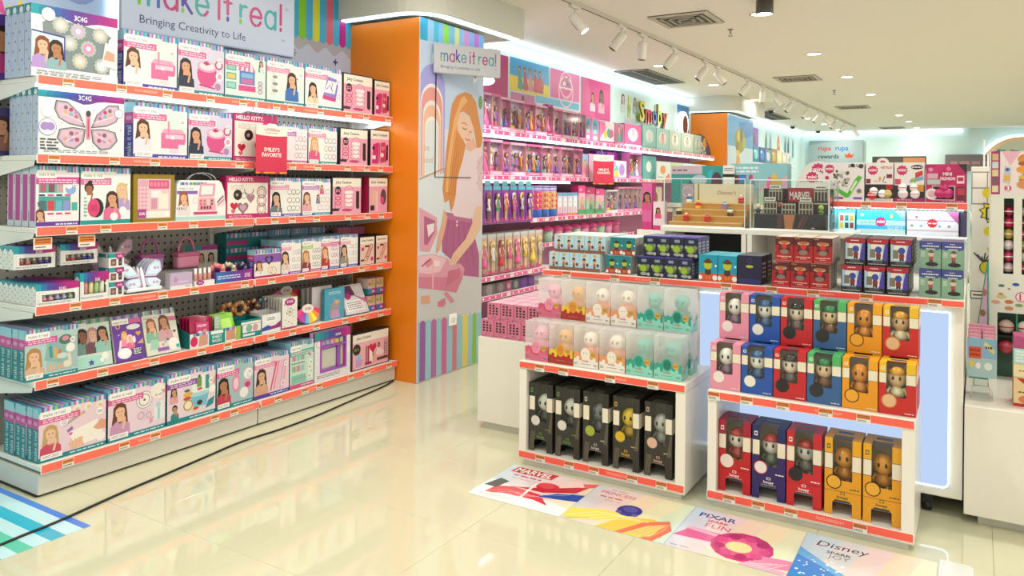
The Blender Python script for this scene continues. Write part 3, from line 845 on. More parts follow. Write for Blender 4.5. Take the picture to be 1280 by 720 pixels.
# ---------------------------------------------------------------- printed fronts
ROOT = []
def carton(w, d, h, edge, top=None, side=None):
    mb = MB(); mb.cbox(0, w, 0, d, 0, h, edge, .0015)
    return mb
STR = ['58b8c8', '7a4fa8', '8ad0dc', 'd65fa6', 'cfe4ef', '4a90d0', '9fd46a', '6d7fc8', 'c98ad0', '3fa8b8']
def kit_top(mb, o=(0, 0, 0)):
    pass
def kit(mb, bg='f6eef4', banner='e0619f', bottom='0f8a92', girl=None, prod=None, tab=(.02, .80, .46, .93), bw=.60, label=True, bg2=None):
    """front of a craft kit box: striped top edge, white name tab, banner, girl, product picture, bottom strip"""
    mb.r(0, 0, 1, 1, bg)
    if bg2: mb.poly([(.35, 0), (1, 0), (1, 1), (.55, 1)], bg2)
    mb.stripes(0, .90, 1, 1, STR, 26)
    mb.r(.48, .84, .70, .93, bg)
    if prod: prod(mb)
    mb.r(0, tab[1] - .10, bw, tab[1] + .02, banner)
    mb.lines(.06, tab[1] - .09, bw - .04, tab[1] - .01, 'f9d6e6', 2, 7)
    mb.r(*tab, 'fbfaf8'); mb.t('make it real', tab[0] + .04, tab[1] + .035, .06, '6a6570', tab[2] - tab[0] - .08)
    if girl:
        u, v, s, ha, sk, tp = girl[:6]
        mb.girl(u, v, s, ha, sk, tp)
    mb.r(0, 0, 1, .085, bottom)
    mb.lines(.45, .02, .96, .065, 'd8eef0', 1, 9)
    if label: mb.r(.03, .035, .34, .13, 'f7f5f2'); mb.lines(.06, .055, .3, .11, 'b9b2b6', 2, 5)
    mb.e(.90, .70, .055, 'fbfbfb'); mb.lines(.865, .67, .94, .73, '9a8fa0', 2, 2)
def p_vanity(mb):
    mb.r(.52, .52, .95, .90, 'd9ece4'); mb.poly([(.50, .20), (.92, .20), (.97, .34), (.97, .48), (.50, .48)], 'ec6fa2'); mb.poly([(.50, .48), (.97, .48), (.90, .56), (.56, .56)], 'f7a5c4')
    mb.poly([(.58, .38), (.93, .38), (.93, .46), (.58, .46)], 'f9c9da'); mb.r(.62, .44, .66, .70, 'f08ab2'); mb.e(.72, .40, .03, 'fff'); mb.e(.75, .15, .10, 'f4d5e2', .04); mb.r(.83, .12, .95, .28, 'fbe6ea')
def p_bowl(mb):
    mb.r(.45, .1, 1, .9, 'd8cfe6'); mb.e(.62, .42, .22, 'd8508e', .26); mb.e(.62, .56, .22, 'f0a8c6', .11); mb.e(.62, .57, .17, 'f8dfe8', .08); mb.poly([(.52, .62), (.60, .66), (.70, .62), (.60, .58)], 'c02a6e')
    mb.r(.56, .68, .62, .84, 'eef2f6'); mb.r(.66, .66, .72, .82, 'cfd8ea'); mb.e(.88, .62, .09, 'b83f74'); mb.e(.88, .62, .06, 'f2dfe6'); mb.e(.90, .40, .09, 'f7f2f6'); mb.e(.90, .40, .05, 'e79fbe'); mb.stroke([(.46, .20), (.78, .16)], .03, 'c23a78'); mb.e(.86, .2, .07, 'b987b4')
def p_shop(mb):
    mb.poly([(.30, .62), (.36, .76), (.66, .76), (.74, .62)], 'f06fa4')
    for k in range(3): mb.poly([(.37 + .12 * k, .62), (.40 + .10 * k, .76), (.45 + .10 * k, .76), (.43 + .12 * k, .62)], 'fbeef3')
    mb.r(.34, .34, .72, .62, '4a7fbf'); mb.r(.38, .48, .68, .58, '86b6dc'); mb.r(.38, .36, .68, .46, 'c46fa8'); mb.r(.32, .20, .74, .32, 'e2498c')
    for k, c in enumerate(['8ccdb4', 'e3c86a', '9ad4c8']): mb.r(.03, .60 - .19 * k, .26, .74 - .19 * k, '35a4a0'); mb.r(.05, .62 - .19 * k, .24, .72 - .19 * k, c)
    mb.girl(.88, .78, .10, '2a1d1a', 'd9a27c', '2f9f8f')
    for k in range(3): mb.e(.86, .40 - .09 * k, .06, '9a8f9c', .05); mb.e(.86, .40 - .09 * k, .04, 'd9d0d8', .03)
def p_rings(c1='c98aa8', c2='8a8a9c', c3='e8b7cc'):
    def f(mb):
        for i in range(3):
            for j in range(3):
                mb.ring(.62 + .15 * j * .9, .22 + .21 * i, .075, (c1, c2, c3)[(i + j) % 3], .22); mb.e(.60 + .15 * j, .16 + .21 * i, .018, c1)
    return f
def p_charm(mb):
    for i in range(7): mb.e(.16 + .05 * (i % 2), .22 + .075 * i, .085 - .004 * i, '8c8d88' if i % 2 else 'd9ddd6', .035)
    mb.ring(.86, .35, .09, 'cfe2e2', .2); mb.e(.80, .62, .02, 'c23a78')
def p_tab(mb):
    mb.poly([(.46, .26), (.82, .22), (.92, .74), (.60, .80)], '8f7fd0'); mb.poly([(.50, .42), (.80, .40), (.86, .68), (.62, .71)], 'f3eef6'); mb.poly([(.46, .26), (.82, .22), (.84, .30), (.48, .36)], 'd23f86'); mb.stroke([(.56, .48), (.66, .60), (.74, .46)], .02, '6b4fa8'); mb.stroke([(.70, .5), (.74, .66)], .015, '222'); mb.ring(.92, .35, .05, 'd9a7d6', .3)
def p_draw(mb):
    mb.poly([(.42, .42), (.86, .56), (.98, .20), (.56, .12)], 'faf6ee'); mb.poly([(.34, .60), (.66, .78), (.68, .74), (.36, .56)], 'a9a9a4'); mb.poly([(.55, .72), (.62, .77), (.64, .73), (.57, .68)], 'e5c54a')
    for k, (u, v) in enumerate(((.55, .86), (.72, .86), (.90, .84))): mb.e(u, v, .06, 'f4ead4', .06, rot=.6); mb.e(u + .01, v - .02, .03, 'd9c8a0', .03)
    mb.poly([(.80, .40), (.92, .54), (1, .50), (1, .34), (.88, .34)], 'e6a889'); mb.poly([(.42, .22), (.62, .30), (.66, .12), (.50, .09)], 'f0b99c')
    for k in range(4): mb.stroke([(.46 + .05 * k, .11), (.47 + .055 * k, .28)], .03, 'f3c4a8')
    mb.poly([(.40, .48), (.48, .54), (.50, .48), (.42, .43)], '9a6fc0'); mb.ring(.36, .66, .06, 'fff', .25); mb.e(.92, .2, .07, 'fbf6f6'); mb.heart(.46, .40, .03, 'e0619f')
def p_clock(mb):
    mb.e(.62, .66, .15, 'c9b7c8'); mb.e(.62, .66, .13, 'f8f2ee'); mb.ring(.62, .66, .10, '6a6a70', .12); mb.e(.62, .66, .02, '555'); mb.e(.62, .36, .14, 'e9cfe0', .12); mb.ring(.56, .36, .06, 'c98aa8', .2); mb.ring(.70, .34, .05, '9a8f9c', .2)
    mb.e(.86, .78, .13, 'f6efe8'); mb.poly([(.80, .70), (.98, .80), (1, .72), (.86, .66)], 'dfa184'); mb.e(.88, .69, .02, 'b02a4a'); mb.e(.93, .72, .02, 'b02a4a'); mb.r(.80, .20, .98, .56, 'e6f4f4'); mb.r(.86, .20, .90, .44, '9fd4dc'); mb.e(.87, .50, .05, 'c8d4e2'); mb.heart(.74, .2, .03, 'd65f98'); mb.poly([(.72, .14), (.8, .3), (.7, .26)], 'e7a9c8')
def p_maker(mb):
    mb.poly([(.46, .48), (.86, .48), (.80, .22), (.54, .22)], '7cc0da'); mb.e(.66, .48, .2, 'a9dcea', .05); mb.r(.50, .52, .82, .86, 'e9f4f2'); mb.r(.78, .55, .86, .84, '3f9a96'); mb.r(.60, .62, .70, .82, '7a9a5a'); mb.e(.65, .84, .03, '4f6f3a'); mb.e(.66, .58, .06, 'e2604a', .03)
    mb.e(.42, .52, .10, 'e7b34a', .05); mb.e(.40, .60, .06, '2f6f5a', .03); mb.e(.40, .44, .08, 'd2503a', .04); mb.e(.42, .30, .09, 'f4ead0', .09); mb.ring(.42, .30, .10, 'b9a04a', .25); mb.e(.66, .30, .06, '33343a', .05); mb.e(.58, .18, .10, 'ecd7b0', .05); mb.e(.58, .2, .06, 'd64a3a', .03); mb.poly([(.78, .14), (.95, .20), (.98, .36), (.84, .30)], '1e8f9a')
    mb.girl(.13, .58, .13, '3a2018', 'd69a72', 'e6a8b4'); mb.girl(.15, .24, .12, '2c1a14', 'c98d68', '2a8a86', long=False); mb.poly([(.90, .66), (1, .80), (1, .60)], 'e2a888'); mb.e(.93, .52, .07, 'fbfbf6')
def p_charmkit(mb):
    mb.e(.52, .50, .11, 'e58fb6', .20); mb.e(.52, .50, .07, 'f6cfe0', .13); mb.e(.86, .66, .13, 'f6f4f6'); mb.e(.84, .42, .12, 'e59cc0', .12); mb.e(.84, .42, .08, 'c0407e', .06); mb.e(.74, .26, .12, 'f6f0f2'); mb.ring(.9, .62, .06, '333', .1)
def p_pens(mb):
    for k, c in enumerate(['e0407e', 'f08ab0', 'f4b9d0', 'd8a8d8', 'f0a0b8']): mb.poly([(.44 + .09 * k, .12), (.48 + .09 * k, .12), (.66 + .07 * k, .80), (.61 + .07 * k, .80)], c)
    mb.ring(.82, .24, .07, 'f8e3ec', .4); mb.ring(.72, .3, .05, 'e7b5cc', .4)
def p_pouch(mb):
    mb.r(.40, .12, 1, .78, 'a9c4c4'); mb.poly([(.36, .36), (.72, .24), (.78, .66), (.42, .74)], '8fb8b8')
    for k, c in enumerate(['35a0a0', 'e2b25a', 'cf7f4f', '7fc6b6', 'f2d9cf']): mb.poly([(.44 + .09 * k, .62 - .05 * k), (.50 + .09 * k, .64 - .05 * k), (.52 + .09 * k, .40 - .03 * k), (.47 + .09 * k, .38 - .03 * k)], c)
    mb.e(.76, .72, .13, '55766f', .10); mb.e(.76, .74, .07, 'd48fa0', .05); mb.e(.86, .54, .09, 'f4f6f2'); mb.e(.7, .4, .10, 'cfe0e0', .06); mb.e(.80, .22, .09, 'e9e2cf', .07)
    for k in range(4): mb.r(.44 + .08 * k, .14, .49 + .08 * k, .24, 'e6b48e')
def p_shelfset(mb):
    mb.r(.06, .56, .62, .76, '5ab8b0'); mb.r(.06, .26, .80, .50, '46a6a0')
    for k, c in enumerate(['b06a74', '86545e', 'cfa2ac']): mb.r(.09 + .19 * k, .57, .23 + .19 * k, .70, c)
    for k, c in enumerate(['4d6f7e', 'd9434e', '6fb4d0', '8f9ad4']): mb.r(.09 + .18 * k, .27, .23 + .18 * k, .43, c)
    for k in range(4): mb.r(.06 + .2 * k, .505, .2 + .2 * k, .535, 'd64a86' if k % 2 else '33406a')
    mb.e(.80, .62, .13, '8fb2e6'); mb.e(.76, .68, .08, 'f4f4fa'); mb.e(.92, .34, .12, 'f1efe6', .14); mb.r(.82, .26, .96, .40, '4fb0ac')
    for k in range(4): mb.r(.06 + .2 * k, .20, .2 + .2 * k, .23, 'e2407c')
def p_lockers(mb):
    for k in range(2):
        mb.r(.06, .34 + .24 * k, .66, .52 + .24 * k, 'bfe0d0'); mb.lines(.06, .52 + .24 * k, .66, .56 + .24 * k, '111', 1, 3)
        for j in range(3): mb.r(.09 + .18 * j, .36 + .24 * k, .23 + .18 * j, .48 + .24 * k, ['8fb89a', 'd98aa0', '9fc4d6'][(j + k) % 3])
    mb.r(.06, .10, .66, .28, '86cdb8'); mb.e(.84, .70, .08, 'e66a98'); mb.r(.76, .14, .95, .58, 'e6f2ea')
    for k in range(4): mb.e(.82 + .06 * (k % 2), .2 + .1 * k, .03, ['d65f98', '7fc0b0'][k % 2])
    for k in range(6): mb.heart(.12 + .1 * k, .2, .025, 'd64a86')
def starkit(mb, logo_u=.56, prod=None):
    """front of a starry kit: teal-purple-magenta wavy header over white"""
    mb.r(0, 0, 1, 1, 'eef1f4')
    n = 12; cs = ['1ba3b0', '1a8fae', '2a78ae', '3a62aa', '4a4fa6', '5a3f9e', '6a3a9a', '7c3294', '8f2b90', 'a0268c', 'ae2388', 'b82684']
    for i in range(n):
        a, b = i / n, (i + 1) / n
        fa = .86 - .07 * math.exp(-((a - logo_u) / .12) ** 2); fb = .86 - .07 * math.exp(-((b - logo_u) / .12) ** 2)
        mb.poly([(a, fa), (b, fb), (b, 1), (a, 1)], cs[i])
    mb.t('3C4G', logo_u, .895, .075, 'f6f2f8', .15, True, True)
    rd_ = random.Random(3)
    for k in range(9): mb.star(rd_.uniform(.04, .96), rd_.uniform(.12, .8), .012, ['7a4fa8', '1ba3b0', '444'][k % 3], 4, .3)
    if prod: prod(mb)
    mb.lines(.06, .04, .8, .09, '8a8a96', 2, 4)
def p_nails(mb):
    mb.poly([(.14, .30), (.36, .14), (.90, .14), (.92, .70), (.80, .78), (.22, .84), (.12, .76)], '7f8f92')
    for u, v, c in ((.32, .76, 'd8d2c8'), (.52, .71, 'cbb4d6'), (.78, .70, 'd9cfc0'), (.42, .52, 'cfd0c4'), (.64, .48, 'e28fc0'), (.54, .28, 'e0d2b8'), (.80, .25, 'cfdbe8')):
        for k in range(12):
            a = 2 * pi * k / 12; mb.e(u + .075 * cos(a), v + .075 * sin(a) * mb.w / mb.h, .022, 'b9bfba', n=6)
        mb.e(u, v, .062, c); mb.e(u, v, .03, 'f6eef0', n=8)
    mb.poly([(0, .16), (.37, .12), (.37, .60), (0, .64)], '3a3f8e'); mb.poly([(0, .18), (.355, .14), (.355, .58), (0, .62)], 'cfe0ea')
    mb.poly([(.80, .28), (.98, .22), (.98, .56), (.84, .62)], 'dfe2ec'); mb.poly([(.82, .36), (.96, .34), (.96, .46), (.86, .50)], 'd8a58c')
    mb.girl(.12, .36, .19, '8a4a2a', 'e9bb9c', 'b79ad6'); mb.girl(.27, .33, .19, '2a1a16', 'b87f5c', '8fb4bc')
    mb.e(.18, .88, .075, 'f4f6f8'); mb.e(.94, .62, .06, 'e6eef2'); mb.r(0, 0, 1, .12, 'eef1f4'); mb.t('TOTALLY TRENDY FAUX NAIL SET', .05, .065, .035, '555a64', .55); mb.lines(.05, .02, .65, .05, '8a8f98', 1, 4)
def p_butterfly(mb):
    out = 'a8a2ae'; inn = 'd9b9cf'
    for s in (-1, 1):
        cx = .56
        up = [(cx + s * .03, .44), (cx + s * .10, .66), (cx + s * .24, .82), (cx + s * .37, .83), (cx + s * .39, .70), (cx + s * .34, .56), (cx + s * .22, .48)]
        lo = [(cx + s * .03, .42), (cx + s * .18, .44), (cx + s * .33, .40), (cx + s * .36, .26), (cx + s * .27, .13), (cx + s * .15, .10), (cx + s * .05, .22)]
        for q in (up, lo):
            mx, my = sum(p[0] for p in q) / len(q), sum(p[1] for p in q) / len(q)
            mb.poly(q, '55505a'); mb.poly([(mx + (p[0] - mx) * .93, my + (p[1] - my) * .93) for p in q], out); mb.poly([(mx + (p[0] - mx) * .82, my + (p[1] - my) * .82) for p in q], inn)
        for k, c in enumerate(['c86a8c', '8fb4d0', 'e2b48e', 'b58ac0', 'c23f6a', '7f6a78']):
            mb.e(cx + s * (.14 + .06 * (k % 3)), .60 + .07 * (k // 3) + .03 * (k % 3), .024, c, n=10); mb.e(cx + s * (.13 + .065 * (k % 3)), .34 - .09 * (k // 3), .026, ['d98ab0', '8a5f6a', 'e6c0cc', 'b34a72', 'a99ac8', 'd6a0a0'][k], n=10)
        mb.stroke([(cx + s * .06, .52), (cx + s * .30, .64)], .012, 'efe6ec'); mb.stroke([(cx + s * .07, .36), (cx + s * .26, .22)], .012, 'efe6ec')
    mb.r(.535, .26, .585, .62, 'e78fb0'); mb.e(.56, .66, .03, '4a4450', .05); mb.r(.552, .30, .568, .58, 'c0406a')
    mb.e(.10, .66, .075, 'fff'); mb.ring(.10, .66, .075, 'cfd6de', .08); mb.e(.10, .42, .10, '8f9ad0'); mb.e(.10, .42, .093, 'eceafa'); mb.e(.07, .43, .05, 'a78fd0', .06, rot=.5); mb.e(.13, .43, .05, 'a78fd0', .06, rot=-.5)
    mb.e(.93, .70, .055, 'fff'); mb.ring(.93, .70, .055, '4a4450', .1); mb.lines(.02, .08, .22, .26, '4a4f5c', 4, 8); mb.lines(.05, .02, .95, .06, '9fd0c8', 1, 6); mb.r(0, 0, 1, .07, 'dff0ea')
def jc(mb, kind=0, tall=False):
    """front of a pink jewellery kit box: cream header with ornate name, pink products"""
    mb.r(0, 0, 1, 1, '2a1418'); mb.r(.03, .02, .97, .97, 'f1a9bf'); mb.r(.03, .74, .97, .97, 'f6efe0')
    mb.t('Juicy Couture', .12, .80, .10, '3a2a30', .76, True, shear=.12)
    if kind == 0:
        mb.e(.20, .64, .10, '2a1a22'); mb.lines(.13, .60, .27, .68, 'f4b9cc', 2, 4)
        for k in range(4): mb.e(.56, .26 + .11 * k, .17, 'fbeef0', .05); mb.ring(.56, .26 + .11 * k, .17, 'd98aa0', .12, 12)
        for k in range(3): mb.ring(.20, .24 + .13 * k, .11, 'd23f72', .18, 12)
        mb.r(.80, .20, .91, .62, '33141e'); mb.e(.86, .2, .055, '33141e'); mb.r(.03, .10, .24, .17, '3a1a22'); mb.e(.50, .12, .18, 'c93a70', .035)
    elif kind == 1:
        mb.poly([(.10, .08), (.42, .08), (.46, .66), (.16, .60)], 'd02a78'); mb.poly([(.52, .10), (.84, .14), (.78, .66), (.56, .66)], 'c43f66'); mb.r(.82, .18, .92, .60, '2a141c'); mb.heart(.66, .5, .10, 'f2708e')
        mb.e(.62, .32, .08, 'f8dfe0'); mb.r(.12, .2, .28, .3, 'f7e3e0'); mb.e(.18, .5, .07, '2a1a22'); mb.stroke([(.46, .14), (.50, .62)], .03, '5a1f34')
    elif kind == 2:
        mb.r(.03, .02, .97, .74, 'f0cfc0')
        for k in range(6): mb.ring(.44 + .06 * k, .22 + .08 * k, .13, ['b8733f', 'd23f62', '7a4a3a'][k % 3], .22, 10); mb.e(.40 + .08 * k, .20 + .08 * k, .03, 'f4d0c0')
        mb.e(.20, .56, .09, 'd23f78'); mb.e(.82, .2, .10, 'e0407e'); mb.r(.08, .14, .30, .20, '5a2a2a'); mb.r(.34, .62, .62, .68, '2a1418')
    elif kind == 3:
        mb.r(.03, .02, .97, .74, 'f2b6c2'); mb.r(.36, .10, .45, .60, 'a81f4a'); mb.r(.46, .08, .54, .56, 'f8f0ee'); mb.stroke([(.40, .12), (.40, .58)], .02, 'f4d8dc'); mb.r(.34, .08, .52, .15, 'a81f4a'); mb.heart(.55, .52, .10, 'd81f52'); mb.poly([(.54, .06), (.60, .06), (.62, .34), (.56, .34)], 'e8b48e'); mb.stroke([(.55, .30), (.57, .46)], .04, 'c23a62')
        mb.e(.13, .56, .10, '33241f'); mb.lines(.07, .52, .19, .60, '8fae4a', 2, 4); mb.r(.12, .10, .24, .42, '9fc6e0'); mb.poly([(.10, .08), (.24, .08), (.30, .26), (.12, .28)], 'c9a0d8'); mb.r(.66, .12, .96, .20, '6a2a3a')
        mb.girl(.71, .52, .10, '2a1a16', 'c08a68', 'f4ece8')
        for k in range(6): mb.ring(.90, .26 + .07 * k, .05, '6a5a60', .2, 8)
        mb.e(.74, .34, .11, 'f6dfe2', .08); mb.lines(.1, .03, .9, .07, 'f9dfe4', 1, 2)
    elif kind == 4:
        mb.e(.30, .42, .14, 'e6bfa8', .24); mb.e(.76, .45, .15, '5a4a48', .22); mb.e(.70, .36, .10, 'e0468a', .10); mb.r(.40, .06, .46, .6, 'f4dcd8'); mb.r(.10, .08, .30, .22, '3a2222')
def hk(mb, kind=0):
    mb.r(0, 0, 1, 1, 'c2246a'); mb.r(.03, .12, .97, .84, 'f3ece2'); mb.t('HELLO KITTY.', .06, .875, .085, 'fbf4f4', .86, True)
    mb.e(.34 if kind == 0 else .26, .56, .10, '2a1418'); mb.t('15', .30 if kind == 0 else .22, .53, .06, 'f2e6e6', bold=True)
    mb.lines(.10, .68, .40, .80, 'c9bfb8', 3, 3); mb.lines(.06, .03, .6, .09, 'f3b6cf', 2, 6)
    mb.heart(.18, .30, .09, 'c9243e'); mb.heart(.16, .18, .05, 'e2607e')
    if kind == 0:
        mb.r(.66, .55, .80, .84, 'e2498c'); mb.e(.75, .36, .28, 'd8437e', .16); mb.e(.75, .40, .24, 'efa6c0', .08)
        for k in range(4): mb.e(.60 + .1 * k, .34, .025, 'f7d9e2')
    else:
        for k in range(3): mb.ring(.82, .22 + .2 * k, .12, '9a6a72', .18, 12); mb.ring(.82, .22 + .2 * k, .08, 'd9a8b4', .3, 10)
        mb.ring(.52, .70, .12, '6a4a52', .14, 12, pi, 2 * pi); mb.heart(.56, .48, .10, 'a8788c'); mb.heart(.38, .26, .13, '8c6a7c'); mb.heart(.38, .26, .08, 'c9a2b4'); mb.ring(.40, .54, .06, '9a8a88', .2)
def side_spine(mb, w, d, h, col, band=None, txt=None, tc='cfeef0', top=None, dots=False):
    """print on the side face that looks down the aisle, and on the top"""
    mb.face((0, d, 0), (0, -1, 0), (0, 0, 1), d, h)
    mb.r(.02, 0, .98, 1, col)
    if band: mb.r(.02, .62, .98, .82, band); mb.r(.02, .82, .98, 1, '9fd4e4'); mb.e(.5, .72, .34, 'e39acb', .04)
    if dots:
        mb.r(.02, .88, .98, 1, '1b8f9c'); mb.e(.5, .93, .30, 'e8f4f6')
        for k in range(6): mb.star(.3 + .4 * (k % 2), .1 + .13 * k, .16, '3f5a9a', 4, .35)
    if txt:
        mb.t(txt, .5, .31, .55 * d / h, tc, .54 * h / d, False, True, pi / 2)
    if top:
        mb.face((0, 0, h), (1, 0, 0), (0, 1, 0), w, d); mb.stripes(0, 0, 1, 1, STR, 22) if top == 'stripe' else mb.r(0, 0, 1, 1, top)

def box_thing(name, label, cat, w, d, h, loc, front, edge='f2f0ee', spine=None, rot=pi / 2, group=None, lean=0, extra=None):
    t = thing(name, label, cat, loc, (-lean, 0, rot) if False else rot, group)
    mb = carton(w, d, h, edge)
    if spine: spine(mb, w, d, h)
    mb.obj('carton', 'print', t)
    if front:
        f = MB(); f.clip = True; f.face((0, 0, 0), (1, 0, 0), (0, 0, 1), w, h); front(f); f.obj('printed_front', 'print', t)
    if extra: extra(t, w, d, h)
    if lean: t.location.z += d * sin(lean) + .0005; t.rotation_euler = (Matrix.Rotation(rot, 4, 'Z') @ Matrix.Rotation(-lean, 4, 'X')).to_euler()
    return t
def behind(t, n, d, label, group, gap=.006, dz=0):
    """copies of a box standing behind it, one row after the other"""
    for k in range(n):
        c = dup(t, (t.location.x - (d + gap) * (k + 1), t.location.y, t.location.z), None, ORD[k] + ' ' + label, group)
KX = -4.085
def row(lv, items):
    z = SZ[lv] + .0015
    out = []
    for it in items:
        y0, y1, zt, d, label, front, edge, spine = it[:8]
        x = it[8] if len(it) > 8 else KX
        t = box_thing('craft_kit_box', label, 'box', y1 - y0 - .004, d, zt - z, (x, y0 + .002, z), front, edge, spine)
        out.append(t)
    return out
SP_T = lambda mb, w, d, h: side_spine(mb, w, d, h, '0f7f8c', 'd050a4', 'make it real', 'd8f2f4', 'stripe')
SP_V = lambda mb, w, d, h: side_spine(mb, w, d, h, '4a3a9c', 'c24a92', 'make it real', 'd8f2f4', 'stripe')
SP_S = lambda mb, w, d, h: side_spine(mb, w, d, h, 'bccbe8', None, None, 'fff', None, True)
SP_M = lambda mb, w, d, h: (side_spine(mb, w, d, h, 'c9d4e4'), mb.r(.15, .10, .85, .86, 'b83a98'))
SP_B = lambda mb, w, d, h: side_spine(mb, w, d, h, '231a1e', top='231a1e')
B, T_, V_ = '6b3a2a', '0f8a92', '5a3aa8'
r1 = row(0, [
    (2.034, 2.492, 2.491, .060, 'large starry white false nail kit at the aisle end of the top shelf', lambda m: starkit(m, .55, p_nails), 'eef1f4', SP_S),
    (2.526, 2.861, 2.445, .09, 'pink vanity case kit box on the top shelf beside the starry false nail kit', lambda m: kit(m, 'e6f0ec', 'e0609a', V_, (.17, .44, .24, '5a3424', 'eec0a0', 'e9e4f0'), p_vanity), 'f2f0ee', SP_V),
    (2.866, 3.196, 2.448, .09, 'top shelf kit box with dark-haired girl and pink bowl', lambda m: kit(m, 'd8cfe6', 'e6649c', T_, (.16, .40, .24, '17141a', 'd9a27c', '22304a'), p_bowl), 'f2f0ee', SP_T),
    (3.202, 3.528, 2.433, .09, 'top shelf kit box with pink striped market stall picture', lambda m: kit(m, 'dbe9e4', 'e0609a', T_, None, p_shop, label=False), 'f2f0ee', SP_T),
    (3.535, 3.871, 2.436, .09, 'top shelf kit box with girl in blue beside stacked charms', lambda m: kit(m, 'e2ece6', 'e58ab0', T_, (.66, .46, .26, '3a241c', 'e2b090', '3a6fb8'), p_charm, label=False), 'f2f0ee', SP_T),
    (3.879, 4.247, 2.438, .09, 'top shelf kit box with laughing girl and purple tablet picture', lambda m: kit(m, 'f0eef2', 'e58ab0', T_, (.20, .34, .24, '1f1714', 'e6b592', 'e9d8b0'), p_tab), 'f2f0ee', SP_T),
    (4.256, 4.594, 2.427, .08, 'cream and pink jewellery kit with bangles, top shelf, second from the pillar', lambda m: jc(m, 0), '231a1e', SP_B),
    (4.605, 4.800, 2.415, .08, 'cream and pink jewellery kit on the top shelf touching the pillar', lambda m: jc(m, 1), '231a1e', SP_B)])
behind(r1[0], 3, .060, 'starry white kit box standing behind the false nail kit on the top shelf', 'starry kits behind the top false nail kit')
r2 = row(1, [
    (2.072, 2.534, 2.071, .052, 'white starry kit with butterfly make-up palette picture on the second shelf', lambda m: starkit(m, .52, p_butterfly), 'eef1f4', SP_S),
    (2.587, 2.935, 2.043, .09, 'pink vanity case kit box on the second shelf beside the butterfly palette kit', lambda m: kit(m, 'e6f0ec', 'e0609a', V_, (.17, .44, .24, '5a3424', 'eec0a0', 'e9e4f0'), p_vanity), 'f2f0ee', SP_V),
    (2.942, 3.262, 2.029, .09, 'second shelf kit box with dark-haired girl and pink bowl', lambda m: kit(m, 'd8cfe6', 'e6649c', T_, (.16, .40, .24, '17141a', 'd9a27c', '22304a'), p_bowl), 'f2f0ee', SP_T),
    (3.268, 3.629, 2.040, .09, 'magenta and cream kit box partly hidden by the hanging red card', lambda m: hk(m, 0), 'c2246a', None),
    (3.644, 3.907, 1.998, .09, 'second shelf bracelet kit box just beyond the hanging red card', lambda m: kit(m, 'f2e8ec', 'b070c0', 'c43f86', None, p_rings(), label=False), 'f2f0ee', SP_T),
    (3.915, 4.202, 2.000, .09, 'second shelf kit box with blonde girl in pink and colourful rings', lambda m: kit(m, 'f4f2ee', 'e58ab0', T_, (.20, .44, .26, 'd9a860', 'efc4a4', 'e25a8c'), p_rings('7fc0d8', 'e6a24a', 'd65f98')), 'f2f0ee', SP_T),
    (4.228, 4.545, 2.010, .08, 'cream and pink jewellery kit with bangles, second shelf, second from the pillar', lambda m: jc(m, 0), '231a1e', SP_B),
    (4.563, 4.800, 2.020, .08, 'cream and pink jewellery kit on the second shelf touching the pillar', lambda m: jc(m, 1), '231a1e', SP_B)])
behind(r2[0], 4, .052, 'starry white kit box standing behind the butterfly palette kit', 'starry kits behind the butterfly palette kit')
